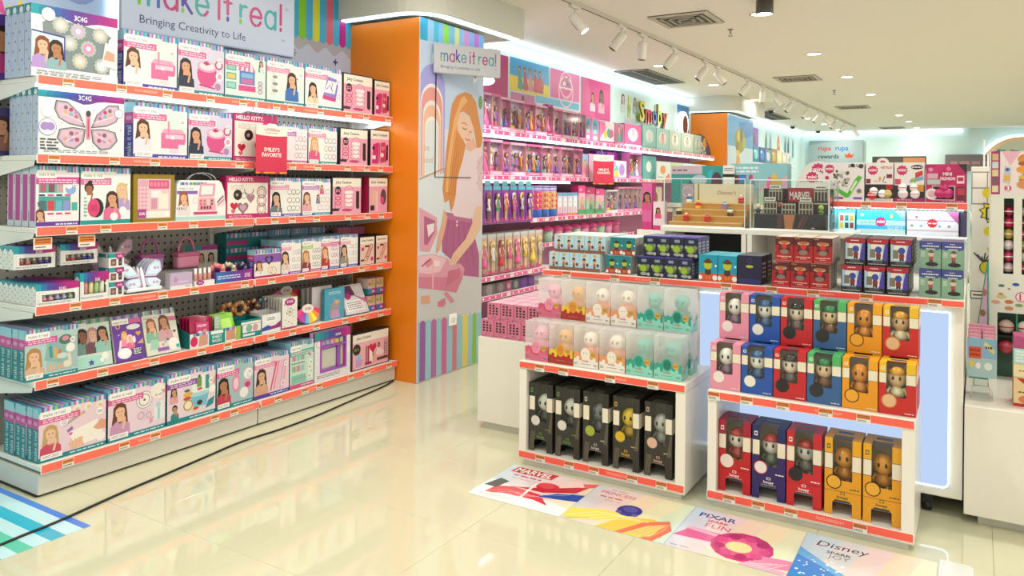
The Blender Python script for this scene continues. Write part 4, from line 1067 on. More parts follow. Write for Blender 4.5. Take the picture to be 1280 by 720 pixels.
r3 = row(2, [
    (2.065, 2.287, 1.668, .066, 'kit box picturing teal shelves of jars at the aisle end of the third shelf', lambda m: (kit(m, 'f4eef4', 'd8489c', '6a3a9c', (.09, .14, .14, '6a3a24', 'e2ae8c', 'f2eee8'), p_shelfset, bw=1, label=False), m.t('5', .03, .34, .07, '333', bold=True)), 'f2f0ee', SP_M),
    (2.292, 2.576, 1.665, .09, 'third shelf kit box with three girls and pink backpack picture', lambda m: (kit(m, 'eaf2f4', 'e36aa2', '1e9a9a', None, None, label=False), m.girl(.16, .56, .16, '2a1c18', 'a8714e', 'eaf2f4', False, True), m.girl(.82, .52, .20, 'dcc088', 'edc3a2', 'b9a0d8'), m.girl(.62, .36, .21, '4a2a1e', 'd9a27e', 'e46f9c'), m.r(.0, .0, 1, .085, '1e9a9a'), m.e(.30, .30, .15, '2a2a30', .17), m.e(.25, .30, .12, 'e0487e', .16), m.r(.18, .24, .32, .36, 'c93a70'), m.e(.66, .14, .08, 'fbfbfb'), m.e(.84, .24, .08, 'fbfbfb'), m.lines(.06, .14, .12, .5, '8fbfa0', 6, 3)), 'f2f0ee', SP_T),
    (2.591, 2.854, 1.634, .10, 'gold framed gift box of pink make-up on the third shelf', lambda m: (m.r(0, 0, 1, 1, '9a7f1e'), m.r(.10, .09, .90, .90, 'e9c9d2'), m.r(.12, .25, .34, .88, 'e3a9ba'), m.r(.36, .70, .86, .88, 'd8608c'), [m.e(.42 + .09 * k, .79, .035, 'f08aa8', .05) for k in range(5)], [m.e(.17 + .08 * (k % 3), .32 + .08 * (k // 3), .028, 'f4d4dc', n=8) for k in range(18)], m.r(.42, .52, .66, .66, 'f6f0f0'), m.r(.42, .28, .56, .50, 'd99ab0'), m.r(.60, .28, .84, .60, 'f1eee2'), m.r(.12, .10, .88, .24, 'f4f0e8'), m.r(.10, .10, .30, .28, 'b03a94'), m.t('3C4G', .13, .16, .06, 'fff', .14, True), m.e(.80, .18, .05, 'fff')), '9a7f1e', None),
    (2.859, 3.218, 1.602, .08, '', None, 'dfe0e2', None),
    (3.217, 3.565, 1.633, .07, 'magenta and cream kit box with hearts and bracelets on the third shelf', lambda m: hk(m, 1), 'c2246a', None),
    (3.572, 3.851, 1.624, .07, 'third shelf bracelet kit with dark-haired girl below the hanging red card', lambda m: kit(m, 'f1efea', 'e39ab8', '6a4fb4', (.19, .36, .26, '1d1716', 'dfae8e', '6a7a86'), p_rings('8a8a8a', '6a8a86', 'c9b0b4')), 'f2f0ee', SP_T),
    (3.859, 4.141, 1.622, .07, 'third shelf bracelet kit with auburn-haired girl and purple banner', lambda m: (kit(m, 'f4f1f0', 'b078c4', '2a8ab0', (.16, .38, .24, '7a4a34', 'eec0a2', 'e6a8b8'), p_rings('e0b0c4', 'cfd4da', 'e6c4a8')), m.girl(.68, .72, .10, '6a3a2a', 'e6b592', 'd65f98'), m.girl(.55, .46, .10, '2a1a18', 'd9a27e', '7a8ab8')), 'f2f0ee', SP_T),
    (4.150, 4.477, 1.637, .07, 'cream and pink jewellery kit with bangles, third shelf, second from the pillar', lambda m: jc(m, 0), '231a1e', SP_B),
    (4.550, 4.785, 1.642, .07, 'cream and pink jewellery kit on the third shelf nearest the pillar', lambda m: jc(m, 4), '231a1e', lambda mb, w, d, h: side_spine(mb, w, d, h, 'c81f52'))])
behind(r3[0], 3, .066, 'kit box with magenta spine standing behind the teal jar shelf kit', 'kits behind the teal jar shelf kit')
t = r3[3]   # carry case with a wire handle
for ch in list(t.children): bpy.data.objects.remove(ch)
t['label'] = 'white plastic carry case kit with wire handle and pink make-up palette picture'; t.name = 'carry_case'; t['category'] = 'case'
w, h = .355, .248
pts = [(0, 0), (w, 0), (w, .10), (w - .02, .20), (w - .05, h), (.03, h), (.008, .22)]
MB().prism(pts, 0, .08, 'dfe2e2').obj('shell', 'gloss', t)
f = MB(); f.face((0, 0, 0), (1, 0, 0), (0, 0, 1), w, h)
f.r(.0, .0, 1, .11, 'b9dcd6'); f.poly([(.0, .11), (1, .11), (.97, .72), (.90, .96), (.10, .96), (.02, .8)], 'f4f4f2'); f.stripes(.08, .88, .60, .95, STR, 14); f.r(.03, .74, .36, .86, 'fbfbfb'); f.t('make it real', .06, .77, .07, '6a6570', .27); f.r(.02, .66, .42, .74, '8f5fb4')
f.girl(.15, .46, .24, '9a5a34', 'ecbb98', 'e9e0e4'); f.poly([(.44, .58), (.76, .60), (.78, .92), (.47, .92)], 'eda0b6'); f.poly([(.48, .64), (.72, .65), (.73, .87), (.50, .87)], 'eef2f4'); f.poly([(.42, .24), (.80, .24), (.76, .58), (.44, .56)], 'f0aebf')
for k in range(8): f.r(.46 + .075 * (k % 4), .38 + .08 * (k // 4), .51 + .075 * (k % 4), .44 + .08 * (k // 4), ['e06a8c', 'c98a74', 'f6d6d0', '8f5f6a'][k % 4])
for k in range(4): f.r(.48 + .06 * k, .28, .52 + .06 * k, .36, '7a2f4a')
f.r(.34, .15, .82, .22, 'd8487e'); f.poly([(.80, .30), (.98, .36), (.96, .66), (.82, .54)], 'f2dfe6'); f.stroke([(.82, .44), (.94, .60)], .03, '333'); f.stroke([(.84, .38), (.96, .52)], .025, 'd23f78'); f.ring(.38, .5, .06, 'c9d4d4', .15); f.stripes(.02, .28, .16, .34, ['d23f78', 'fff', '2fa0a4'], 9)
f.obj('printed_front', 'print', t)
MB().tube([(.10 + .075 - .10 * cos(pi * k / 10) + .03, .03, h + .05 * sin(pi * k / 10) - .003) for k in range(11)], .003, 'c9ccd0').obj('handle', 'gloss', t)
MB().tube([(.03 + .17 + .09 * cos(pi * k / 10), .055, h + .045 * sin(pi * k / 10) - .003) for k in range(11)], .003, 'c9ccd0').obj('handle', 'gloss', t)

# ---------------------------------------------------------------- hanging red card clipped to the top rail
def red_card(name, label, loc, rot, w, h, lines_):
    t = thing(name, label, 'sign', loc, rot)
    MB().box(0, w, 0, .003, 0, h, 'c0183e').obj('card', 'gloss', t)
    f = MB(); f.face((0, 0, 0), (1, 0, 0), (0, 0, 1), w, h)
    f.poly([(0, .80), (.25, .785), (.5, .78), (.75, .785), (1, .80), (1, 1), (0, 1)], 'f1ece4'); f.t('TOYS KINGDOM', .5, .90, .04, 'b03a3a', .66, True, True)
    f.lines(.3, .83, .7, .86, '8a7a74', 1, 3)
    f.obj('header', 'print', t)
    for txt, v in lines_: f = MB(); f.face((0, 0, 0), (1, 0, 0), (0, 0, 1), w, h); f.t(txt, .5, v, .085, 'f8f2ee', .84, True, True); f.obj('lettering', 'print', t)
    f = MB(); f.face((0, 0, 0), (1, 0, 0), (0, 0, 1), w, h); f.stripes(0, 0, 1, .035, ['e88a2a', 'c0183e', 'e2a12a', 'e88a2a'], 8); f.obj('bottom_band', 'print', t)
    return t
rc = red_card('hanging_card', 'tall red hanging card with white lettering clipped to the upper craft shelf', (-3.995, 3.375, 1.650), pi / 2, .262, .318, [('SMILEY\'S', .50), ('FAVORITE', .39)])
MB().tube([(.13, .001, .318), (.13, -.002, .40), (.13, .03, .44), (.13, .0505, .452)], .003, 'b9b9b9', 5).obj('clip', 'gloss', rc)
MB().box(.09, .17, -.006, .0, .300, .325, 'e9e6e0').obj('clip_foot', 'gloss', rc)

for lv, c, c2, lb in ((0, '5a3aa0', 'c8408c', 'purple box with pink corner at the back of the top shelf, aisle end'), (1, '3a2f6a', '8a5a4a', 'dark violet box with girl picture at the back of the second shelf, aisle end')):
    box_thing('craft_kit_box', lb, 'box', .40, .07, .34 - .09 * lv, (-4.385, 2.02, SZ[lv] + .0015), lambda m: (m.r(0, 0, 1, 1, c), m.girl(.06, .5, .3, '2a1a16', 'c08a68', c2)), c, lambda mb, w, d, h: side_spine(mb, w, d, h, c, c2))
# ---------------------------------------------------------------- fourth shelf
Z4 = SZ[3] + .0015
bot_cols = ['e88a96', 'e9a0a8', '8f92c8', 'a8a4d4', '7fb48a']
def polish_box(label, loc, w, h, cols, win=(.14, .18, .90, .50), pens=False, hook=False):
    d = .052
    t = thing('nail_polish_box' if not pens else 'gel_pen_box', label, 'box', loc, pi / 2)
    u0, v0, u1, v1 = win
    mb = MB(); W = 'eef1f0'
    mb.box(0, w, d - .002, d, 0, h, W); mb.box(0, .002, 0, d - .002, 0, h, W); mb.box(w - .002, w, 0, d - .002, 0, h, W); mb.box(.002, w - .002, .002, d - .002, 0, .002, W); mb.box(.002, w - .002, .002, d - .002, h - .002, h, 'b82684')
    for a, b, c, e in ((0, 1, 0, v0), (0, 1, v1, 1), (0, u0, v0, v1), (u1, 1, v0, v1)): mb.box(a * w, b * w, 0, .002, c * h, e * h, W)
    mb.face((0, d, 0), (0, -1, 0), (0, 0, 1), d, h).r(.02, .8, .98, 1, '1b9fb0'); mb.e(.5, .78, .3, 'f2f6f6')
    for k in range(5): mb.star(.3 + .4 * (k % 2), .1 + .14 * k, .12, '444a6a', 4, .35)
    mb.face((0, 0, h), (1, 0, 0), (0, 1, 0), w, d)
    cs = ['1ba3b0', '2a78ae', '4a4fa6', '6a3a9a', '8f2b90', 'ae2388', 'b82684', 'b82684']
    for i, c in enumerate(cs): mb.r(i / 8, 0, (i + 1) / 8, 1, c)
    mb.obj('carton', 'print', t)
    f = MB(); f.face((0, 0, 0), (1, 0, 0), (0, 0, 1), w, h)
    for i, c in enumerate(cs):
        a, b = i / 8, (i + 1) / 8
        f.poly([(a, .66 + .08 * abs(a - .55) ), (b, .66 + .08 * abs(b - .55)), (b, 1), (a, 1)], c)
    f.t('3C4G', .60, .74, .13, 'f6f2f8', .16, True, True); f.e(.90, .56, .05, 'f8fafa'); f.lines(.06, .05, .8, .13, '9a9aa0', 2, 4)
    for k in range(6): f.star(.05 + .02 * (k % 2), .1 + .1 * k, .014, '5a3f9e', 4, .3)
    f.obj('printed_front', 'print', t)
    n = len(cols)
    for k, c in enumerate(cols):
        x = (u0 + (u1 - u0) * (k + .5) / n) * w; q = (u1 - u0) * w / n * .42
        mb = MB()
        if pens: mb.lathe([(q * .8, 0), (q, .004), (q, (v1 - v0) * h * .92), (q * .5, (v1 - v0) * h * .96)], c, n=10, cols=[c, c, 'e8e6e2'])
        else: mb.lathe([(q * .7, 0), (q, .004), (q, (v1 - v0) * h * .45), (q * .55, (v1 - v0) * h * .5), (q * .55, (v1 - v0) * h * .92), (q * .4, (v1 - v0) * h * .95)], c, n=10, cols=[c, c, c, 'e2dfe2', 'e2dfe2'])
        mb.obj('gel_pen' if pens else 'polish_bottle', 'gloss', t, (x, .004 + q, v0 * h + .001))
    MB().box(u0 * w, u1 * w, .0022, .0026, v0 * h, v1 * h, 'fff').obj('window_film', 'film', t)
    return t
pa = polish_box('nail polish set with pastel bottles at the aisle end of the fourth shelf', (-4.075, 2.066, Z4), .22, .110, bot_cols)
for k in range(6):
    dup(pa, (-4.075 - .054 * (k + 1), 2.066, Z4), None, ORD[k] + ' nail polish set in the row behind the pastel bottles', 'nail polish sets behind the front pastel set')
pb = polish_box('hooked nail polish set with red and purple bottles hanging at the aisle end', (-4.13, 1.985, 1.140), .205, .115, ['b03a4a', 'd86a6a', '6a4a3a', '3a3a9a', '4a3aa8'])
pc = polish_box('hooked nail polish set with red and purple bottles hanging beside its twin', (-4.13, 2.215, 1.145), .200, .110, ['b03a4a', 'd85a62', '7a4a4a', '3a3a9a', '4a46b0'])
for k, (p, y) in enumerate(((pb, 2.09), (pc, 2.315))):
    for j in range(2): dup(p, (-4.13 - .055 * (j + 1), p.location.y, p.location.z), None, ORD[j] + ' nail polish set hanging behind on the same hook, ' + ('at the aisle end' if k == 0 else 'second hook'), 'nail polish sets on the %s hook' % ORD[k])
    hk_ = thing('display_hook', 'chrome display hook holding nail polish sets, ' + ('at the aisle end' if k == 0 else 'second along the back panel'), 'hook', (-4.508, y, 1.272))
    MB().tube([(0, 0, 0), (.44, 0, 0), (.445, 0, .01)], .003, 'aaa').obj('arm', 'chrome', hk_)
    mb = MB().box(.445, .449, -.045, .045, -.03, .03, 'f4f1ea'); mb.face((.449, -.045, -.03), (0, 1, 0), (0, 0, 1), .09, .06).r(.04, .4, .96, .96, 'e8843a'); mb.lines(.1, .5, .9, .9, '6a3a20', 2, 4).lines(.1, .1, .7, .3, '444', 1, 3); mb.obj('price_tag', 'print', hk_)
polish_box('upright kit of glitter tubes beside the pastel nail polish set', (-4.08, 2.291, Z4), .160, .145, ['d98a9a', 'e3d9a0', 'a8c890', 'f0ece0'], (.14, .22, .90, .74), True)
mb_ = None
for k in range(3):
    t = thing('cosmetic_box', 'small white starry cosmetic box, ' + ['lowest', 'middle', 'topmost'][k] + ' of the stack of three', 'box', (-4.085, 2.453, Z4 + .0802 * k), pi / 2)
    w, h, d = .088, .079, .10
    mb = carton(w, d, h, 'f1f3f2'); mb.face((0, d, 0), (0, -1, 0), (0, 0, 1), d, h).r(0, .72, 1, 1, '1b8f9c'); mb.e(.8, .86, .08, 'eef'); mb.obj('carton', 'print', t)
    f = MB(); f.face((0, 0, 0), (1, 0, 0), (0, 0, 1), w, h); f.r(0, .70, .40, 1, '1b9fa0'); f.r(.40, .70, 1, 1, 'b02888'); f.e(.7, .72, .22, 'b02888', .16); f.t('3C4G', .72, .80, .14, 'fff', .3, True, True)
    f.r(.12, .14, .48, .62, '7a5f5a'); f.r(.62, .14, .86, .6, '4a3f44'); f.e(.30, .36, .10, 'b98a8a'); f.e(.74, .36, .07, '8a6f74'); f.star(.06, .4, .03, '444', 4, .3); f.star(.93, .4, .03, '5a3f9e', 4, .3); f.obj('printed_front', 'print', t)

def butterfly_pack(label, loc, rot, s, wing, inner, lean=.35, group=None):
    """butterfly shaped palette in a clear shell"""
    t = thing('butterfly_palette', label, 'palette', loc, rot, group)
    up = [(.02, .10), (.06, .17), (.12, .215), (.155, .20), (.15, .13), (.10, .095)]
    lo = [(.02, .09), (.10, .085), (.13, .06), (.11, .02), (.06, .01), (.02, .04)]
    tr = Matrix.Rotation(-lean, 4, 'X') @ Matrix.Scale(s, 4)
    for nm, q in (('upper_wing', up), ('lower_wing', lo)):
        mb = MB(); mb.T = tr
        for sg in (-1, 1):
            mb.prism([(sg * x, z) for x, z in q], .0, .014, wing)
            cx, cz = sum(p[0] for p in q) / 6, sum(p[1] for p in q) / 6
            mb.prism([(sg * (cx + (x - cx) * .78), cz + (z - cz) * .78) for x, z in q], -.004, .0, inner)
            for k, c in enumerate(['f4f0f4', 'd98ab4', 'b0a0d8']): mb.prism([(sg * (cx + (-.03 + .03 * k) * .8 + .010 * cos(a * pi / 4)), cz + .010 * sin(a * pi / 4)) for a in range(8)], -.007, -.004, c)
        mb.obj(nm, 'gloss', t)
    mb = MB(); mb.T = tr; mb.lathe([(.004, .02), (.012, .03), (.012, .13), (.008, .16), (.002, .165)], 'f3eef4', n=8); mb.obj('centre_tube', 'gloss', t)
    mb = MB(); mb.T = tr; mb.cbox(-.13, .13, -.012, .03, .0, .022, 'f4f4f4', .01); mb.obj('tray', 'gloss', t)
    return t
bp = butterfly_pack('iridescent butterfly palette at the front of the fourth shelf', (-4.10, 2.680, Z4 + .0105), pi / 2, .85, 'c9bfe0', 'bfe0e8')
for k in range(3): dup(bp, (-4.10 - .035 * (k + 1), 2.680, Z4 + .0105), None, ORD[k] + ' iridescent butterfly palette queued behind the front one', 'butterfly palettes behind the front one')
butterfly_pack('pink and grey butterfly palette standing high at the back of the fourth shelf', (-4.34, 2.62, Z4 + .104), pi / 2, .95, '8f8a90', 'd9b4c4', .1)
bx = box_thing('storage_carton', 'plain grey carton that the back butterfly palette stands on', 'box', .28, .10, .098, (-4.30, 2.48, Z4), None, 'b9b4b4')
def bag(label, loc, c, c2):
    t = thing('toy_handbag', label, 'handbag', loc, pi / 2)
    MB().cbox(0, .16, 0, .07, 0, .10, c, .018, 3).obj('body', 'gloss', t)
    MB().cbox(-.002, .162, -.003, .073, .07, .104, c2, .012, 2).obj('flap', 'gloss', t)
    MB().tube([(.08 - .058 * cos(pi * k / 10), .035, .095 + .10 * sin(pi * k / 10)) for k in range(11)], .007, c2, 8).obj('handle', 'gloss', t)
bag('pink toy handbag with arched handle at the back of the fourth shelf', (-4.28, 3.02, Z4 + .09), 'd58aa6', 'cf6f98')
bag('lilac toy handbag with arched handle behind the palettes', (-4.33, 2.80, Z4 + .09), 'b0a0cc', 'b45a9a')
box_thing('storage_carton', 'grey carton under the two toy handbags', 'box', .40, .09, .088, (-4.26, 2.78, Z4), None, 'a49fa4')
box_thing('cosmetic_box', 'flat lilac box with a pink squiggle in a clear sleeve', 'box', .150, .05, .092, (-4.09, 2.832, Z4), lambda m: (m.r(0, 0, 1, 1, 'c9b4d8'), m.r(0, 0, 1, .2, 'efece6'), m.stroke([(.2, .5), (.25, .75), (.32, .6), (.24, .45)], .05, 'c23a6a'), m.lines(.35, .35, .8, .5, 'e6d8ee', 1, 3), m.lines(.7, .05, .9, .16, '333', 2, 4)), 'c4bcc4', None)
def gloss_set(label, y):
    t = thing('lip_gloss_set', label, 'cosmetics', (-4.09, y, Z4), pi / 2)
    MB().box(0, .145, 0, .05, 0, .030, 'f3f1ee').obj('tray', 'print', t)
    f = MB(); f.face((0, 0, 0), (1, 0, 0), (0, 0, 1), .145, .03); f.e(.28, .6, .2, 'b02888', .5); f.t('3C4G', .28, .6, .3, 'fff', .2, True, True); f.obj('printed_front', 'print', t)
    for k in range(4):
        mb = MB(); mb.lathe([(.011, 0), (.012, .002), (.012, .040), (.009, .043), (.009, .072), (.007, .075)], 'c98a86', n=10, cols=['d99a94', 'd99a94', 'd99a94', 'f2ece8', 'f2ece8']); mb.obj('lip_gloss', 'gloss', t, (.022 + .033 * k, .022, .031))
    MB().box(0, .145, -.001, -.0004, .03, .108, 'fff').obj('window_film', 'film', t)
gloss_set('four lip glosses in a white tray behind clear film', 2.998)
t = thing('counter_tray', 'blue to purple counter tray of scrunchies on the fourth shelf', 'tray', (-4.085, 3.150, Z4), pi / 2)
mb = MB()
for a, b, c, d in ((0, .28, 0, .003), (0, .28, .117, .12), (0, .003, .003, .117), (.277, .28, .003, .117)): mb.box(a, b, c, d, 0, .07 if c < .1 else .09, '7a3a9a')
mb.box(.003, .277, .003, .117, 0, .003, '7a3a9a'); mb.obj('carton', 'print', t)
f = MB(); f.face((0, 0, 0), (1, 0, 0), (0, 0, 1), .28, .07)
for i, c in enumerate(['2a7ab8', '3a6ab4', '4a5ab0', '5a4aa8', '6a3fa2', '7c369c', '902f96', 'a02a90']): f.r(i / 8, 0, (i + 1) / 8, 1, c)
f.lines(.04, .3, .66, .7, 'd8e6f4', 2, 5); f.t('3C4G', .86, .5, .4, 'f2e8f4', .16, True, True); f.obj('printed_front', 'print', t)
for k, (c1, c2, lb) in enumerate((('f09aa4', 'e5727f', 'coral pink'), ('e6dcc4', 'a89a7a', 'cream spotted'), ('2f3350', '8a8aa4', 'dark spotted'))):
    s_ = thing('scrunchie', lb + ' scrunchie bunched in the blue to purple tray', 'scrunchie', (-4.145, 3.20 + .086 * k, Z4 + .006), 0)
    mb = MB(); n = 20
    for i in range(n):
        a, b = 2 * pi * i / n, 2 * pi * (i + 1) / n
        pt = lambda a: (.020 * cos(a) , .032 * cos(a), .065 + .036 * sin(a) + .004 * sin(5 * a))
        mb.tube([pt(a), pt(b)], .019 if i % 2 else .015, c1 if i % 3 else c2, 6)
    mb.lathe([(.02, .0), (.03, .02), (.02, .04)], c1, n=8)
    mb.obj('fabric_ring', 'matte', s_)
box_thing('craft_kit_box', 'white starry box with three printed hairstyles at the back of the fourth shelf', 'box', .25, .05, .22, (-4.36, 3.12, Z4), lambda m: (m.r(0, 0, 1, 1, 'd9d2c8'), m.r(0, .86, .5, 1, '1b8f90'), m.r(.5, .86, 1, 1, 'a02888'), [m.girl(.2 + .3 * k, .56, .2, ['8a4a34', '5a3a2a', '1a1412'][k], 'c9a088', 'cfc8c0') for k in range(3)]), 'd9d2c8', None)
for k in range(2):
    box_thing('craft_kit_box', ('teal striped kit box lying at the back of the fourth shelf, ' + ['lower', 'upper'][k]) + ' of two', 'box', .36, .10, .10, (-4.365, 3.445, Z4 + .085 + .102 * k), lambda m: (m.r(0, 0, 1, 1, '1f7f84'), m.stripes(0, .7, 1, 1, STR, 20), m.r(.0, .2, .5, .5, 'b8407e')), '1f7f84', None)
box_thing('storage_carton', 'brown carton under the teal striped kits on the fourth shelf', 'box', .36, .10, .082, (-4.365, 3.445, Z4), None, '6a5a52')
r4 = row(3, [
    (3.444, 3.672, 1.141, .07, 'low kit box with black heart and purple band on the fourth shelf', lambda m: (m.r(0, 0, 1, 1, 'f3e9dc'), m.stripes(0, .86, 1, 1, STR, 18), m.r(0, .52, 1, .84, '8a5ab4'), m.heart(.55, .62, .16, '2a1a30'), m.heart(.55, .62, .12, '5a3a8a'), m.ring(.55, .62, .05, '9fb4e6', .3), m.girl(.18, .34, .26, '5a3020', 'e6b592', 'eceaf0'), m.ring(.72, .22, .12, 'b9944a', .12), m.ring(.60, .26, .10, 'b9944a', .12), m.r(0, 0, 1, .08, 'b8246a')), 'b8246a', SP_V),
    (3.675, 3.857, 1.191, .05, 'fourth shelf bracelet kit with brunette, beside the black heart kit', lambda m: kit(m, 'f4f0ee', 'ef9ab4', '9a3a9a', (.19, .40, .26, '4a2a20', 'ecbd9c', 'e6d4cc'), p_rings('a8a8a0', '8a8f86', 'd9c4b0'), bw=.5), 'f2f0ee', SP_T),
    (3.864, 4.050, 1.191, .05, 'fourth shelf bracelet kit with bright green banner', lambda m: kit(m, 'f2eeea', '9cd62f', 'c43f86', (.20, .38, .26, 'b9823f', 'e9b896', '8a3a4a'), p_rings('6a6a70', '3a3a44', '8a9a94'), bw=.55), 'f2f0ee', SP_T),
    (4.050, 4.239, 1.198, .05, 'fourth shelf bracelet kit with red-haired girl in a red top', lambda m: kit(m, 'f4eef0', 'e0609a', '4a3aa8', (.20, .42, .26, 'b8703a', 'eebc9c', 'b83a3a'), p_rings('d65f98', 'c98aa8', '6a5a70'), bw=1), 'f2f0ee', SP_T),
    (4.247, 4.438, 1.199, .05, 'fourth shelf bracelet kit with long dark-haired girl and pale rings', lambda m: kit(m, 'f6f4f2', 'f0a8c0', '4a3aa8', (.20, .42, .26, '2a1c1a', 'e2b090', '9a9488'), p_rings('b9c4c4', 'd4d8d8', '9fb0b0'), bw=.55), 'f2f0ee', SP_T),
    (4.456, 4.632, 1.176, .05, 'small cream and pink bracelet kit on the fourth shelf, second from the pillar', lambda m: jc(m, 2), '231a1e', SP_B),
    (4.641, 4.790, 1.179, .05, 'small cream and pink bracelet kit on the fourth shelf nearest the pillar', lambda m: jc(m, 2), '231a1e', SP_B)])
for k, t in enumerate(r4[1:]):
    for j in range(3): dup(t, (KX - .053 * (j + 1), t.location.y, Z4 + .012 * (j + 1) if False else Z4), None, '%s bracelet kit standing behind the front one, row %s from the black heart kit' % (ORD[j], ORD[k]), 'bracelet kits behind, row %s' % ORD[k])
for k in range(3):
    box_thing('craft_kit_box', 'kit box with striped top standing tall behind the %s bracelet kits' % ['brunette', 'green banner', 'dark-haired girl'][k], 'box', .16, .05, .30, (-4.33, 3.815 + .18 * k, Z4), lambda m: (m.r(0, 0, 1, 1, '3f8f98'), m.stripes(0, .86, 1, 1, STR, 14)), '3f8f98', SP_T)
for k in range(2):
    box_thing('craft_kit_box', 'pink kit box standing tall behind the small jewellery kits, ' + ['farther from', 'closer to'][k] + ' the pillar', 'box', .15, .05, .285, (-4.33, 4.47 + .16 * k, Z4), lambda m: m.r(0, 0, 1, 1, 'cf7a9c'), 'cf7a9c', None)

# ---------------------------------------------------------------- fifth shelf
Z5 = SZ[4] + .0015
r5 = row(4, [(2.018, 2.287, .834, .06, 'teal kit box with make-up pouch and girl at the aisle end of the fifth shelf', lambda m: kit(m, 'b4d4d4', 'd850a4', T_, (.17, .34, .27, 'b98a54', 'ecc0a0', 'd9b49a'), p_pouch), '1a8a92', SP_T)])
t = r5[0]
for j in range(4): dup(t, (KX - .062 * (j + 1), t.location.y - .003 * (j % 2), Z5), None, ORD[j] + ' teal kit box standing behind the make-up pouch kit', 'teal kits behind the make-up pouch kit')
def book(label, y, w, h, front, x=-4.085, lean=.30, d=.016, edge='dcd8d2'):
    return box_thing('sketch_book', label, 'book', w, d, h, (x, y, Z5 + .0005), front, edge, None, pi / 2, None, lean)
def f_dolls(m):
    m.r(0, 0, 1, 1, 'cfe0d8'); m.stripes(0, .9, 1, 1, ['8ab890', 'c9a0c0', '6aa0a0', '5a8a5a'], 16); m.r(.0, .84, .34, .93, 'f2f0ec'); m.t('make it real', .03, .86, .04, '777', .28)
    for k, (h_, s_, t_) in enumerate((('2a1812', '8f5c40', '6a8f8a'), ('b98a94', 'e2b496', '6a4a52'), ('1f1614', 'c99070', '8fc0b8'))): m.girl(.22 + .28 * k, .58, .22, h_, s_, t_)
    m.poly([(0, 0), (.7, 0), (.9, .2), (.3, .26), (0, .22)], 'a8dcd0'); m.star(.4, .1, .1, '5a4aa0', 5, .5); m.star(.7, .12, .08, 'f2f2f2', 5, .5); m.e(.8, .2, .1, 'f2f0e8')
def f_purple(m):
    m.r(0, 0, 1, 1, '6a3aa4'); m.stripes(0, .9, 1, 1, ['8ab0b8', '7a4fa8', '6d7fc8', 'c98ad0'], 14); m.r(.02, .80, .58, .92, 'f4f2ee'); m.t('make it real', .06, .83, .05, '777', .46); m.r(.60, .80, 1, .9, 'd860a0'); m.e(.72, .72, .24, 'f2eef4', .06)
    m.e(.20, .76, .08, 'e6b04a'); m.e(.20, .76, .05, '6a3aa4'); m.heart(.86, .56, .09, 'e2a04a'); m.girl(.38, .50, .14, 'e0a050', 'ecc0a0', 'f08aa8'); m.girl(.56, .42, .13, 'f0d0e0', 'ecc0a0', 'e66a98'); m.e(.7, .44, .05, 'f4dfee', .08)
    m.star(.2, .58, .03, 'f6e6a0', 5, .5); m.star(.48, .66, .03, 'f28ac0', 5, .5); m.stroke([(.16, .2), (.24, .44)], .05, 'ecdcf0'); m.e(.32, .17, .24, 'f0ecf4', .12); m.e(.32, .18, .17, 'faf8fa', .09); m.r(.62, .10, .90, .26, '2a2a3a'); m.lines(.63, .11, .89, .25, 'eeeef2', 4, 6); m.poly([(.78, .34), (1, .44), (1, .32)], 'dba080')
def f_fashion(m):
    m.r(0, 0, 1, 1, 'dcdcd0'); m.stripes(0, .88, 1, 1, ['6a5a9a', 'cfe0e0', '9fc0b0', '8ad0c0', 'c98ab0'], 18); m.r(.02, .78, .48, .90, 'e2dcd4'); m.t('make it real', .06, .81, .05, '777', .38); m.poly([(.55, .82), (1, .80), (1, .70), (.55, .72)], 'd8709c')
    m.girl(.24, .58, .22, '9a5a34', 'e6b592', '7fb49c'); m.girl(.62, .60, .24, '6a3a24', 'c99070', 'c9a0a8'); m.poly([(.1, .12), (.4, .12), (.36, .34), (.16, .34)], '9fcdb8')
    for k in range(5): m.star(.5 + .08 * k, .2 + .05 * (k % 3), .05, ['e26a9c', '7fc0b8', '5a5a6a'][k % 3], 5, .5)
    m.e(.82, .18, .16, 'f2efe6', .14); m.r(.32, .06, .66, .14, '9a5ab0'); m.r(.88, .08, .98, .16, '2fb0b0'); m.heart(.9, .46, .05, '7a3a3a')
book('activity book with three printed dolls leaning on the fifth shelf', 2.294, .197, .262, f_dolls, -4.10, .20)
book('purple activity book with spotted corner on the fifth shelf', 2.500, .175, .258, f_purple, -4.085, .24)
book('pale activity book with two printed fashion girls on the fifth shelf', 2.690, .215, .262, f_fashion, -4.085, .30)
def f_tray(m):
    m.r(0, 0, 1, 1, 'f1efe8'); m.stripes(.06, .80, 1, 1, STR, 16); m.r(.36, .0, .68, 1, '159090'); m.t('SHEET', .52, .52, .22, 'e8f4f2', .24, True, True); m.t('MASKS', .52, .24, .2, 'e8f4f2', .24, True, True); m.r(.40, .72, .64, .96, 'f6f6f4'); m.e(.08, .45, .07, 'd8246a', .36); m.poly([(.16, .05), (.34, .1), (.34, .8), (.18, .8)], 'd9a08c'); m.poly([(.70, .1), (.9, .1), (.88, .8), (.70, .8)], 'cf9a80'); m.r(.9, 0, 1, 1, '9fc04a')
def open_tray(label, loc, w, d, h, hb, front, c, rot=pi / 2):
    t = thing('counter_tray', label, 'tray', loc, rot)
    mb = MB(); mb.box(0, w, 0, .003, 0, h, c); mb.box(0, w, d - .003, d, 0, hb, c); mb.box(.003, w - .003, .003, d - .003, 0, .003, c)
    for x in (0, w - .003): mb.prism([(0.003, 0), (d - .003, 0), (d - .003, hb), (.003, h)], x, x + .003, c, 'x')
    mb.obj('carton', 'print', t)
    f = MB(); f.clip = True; f.face((0, 0, 0), (1, 0, 0), (0, 0, 1), w, h); front(f); f.obj('printed_front', 'print', t)
    return t
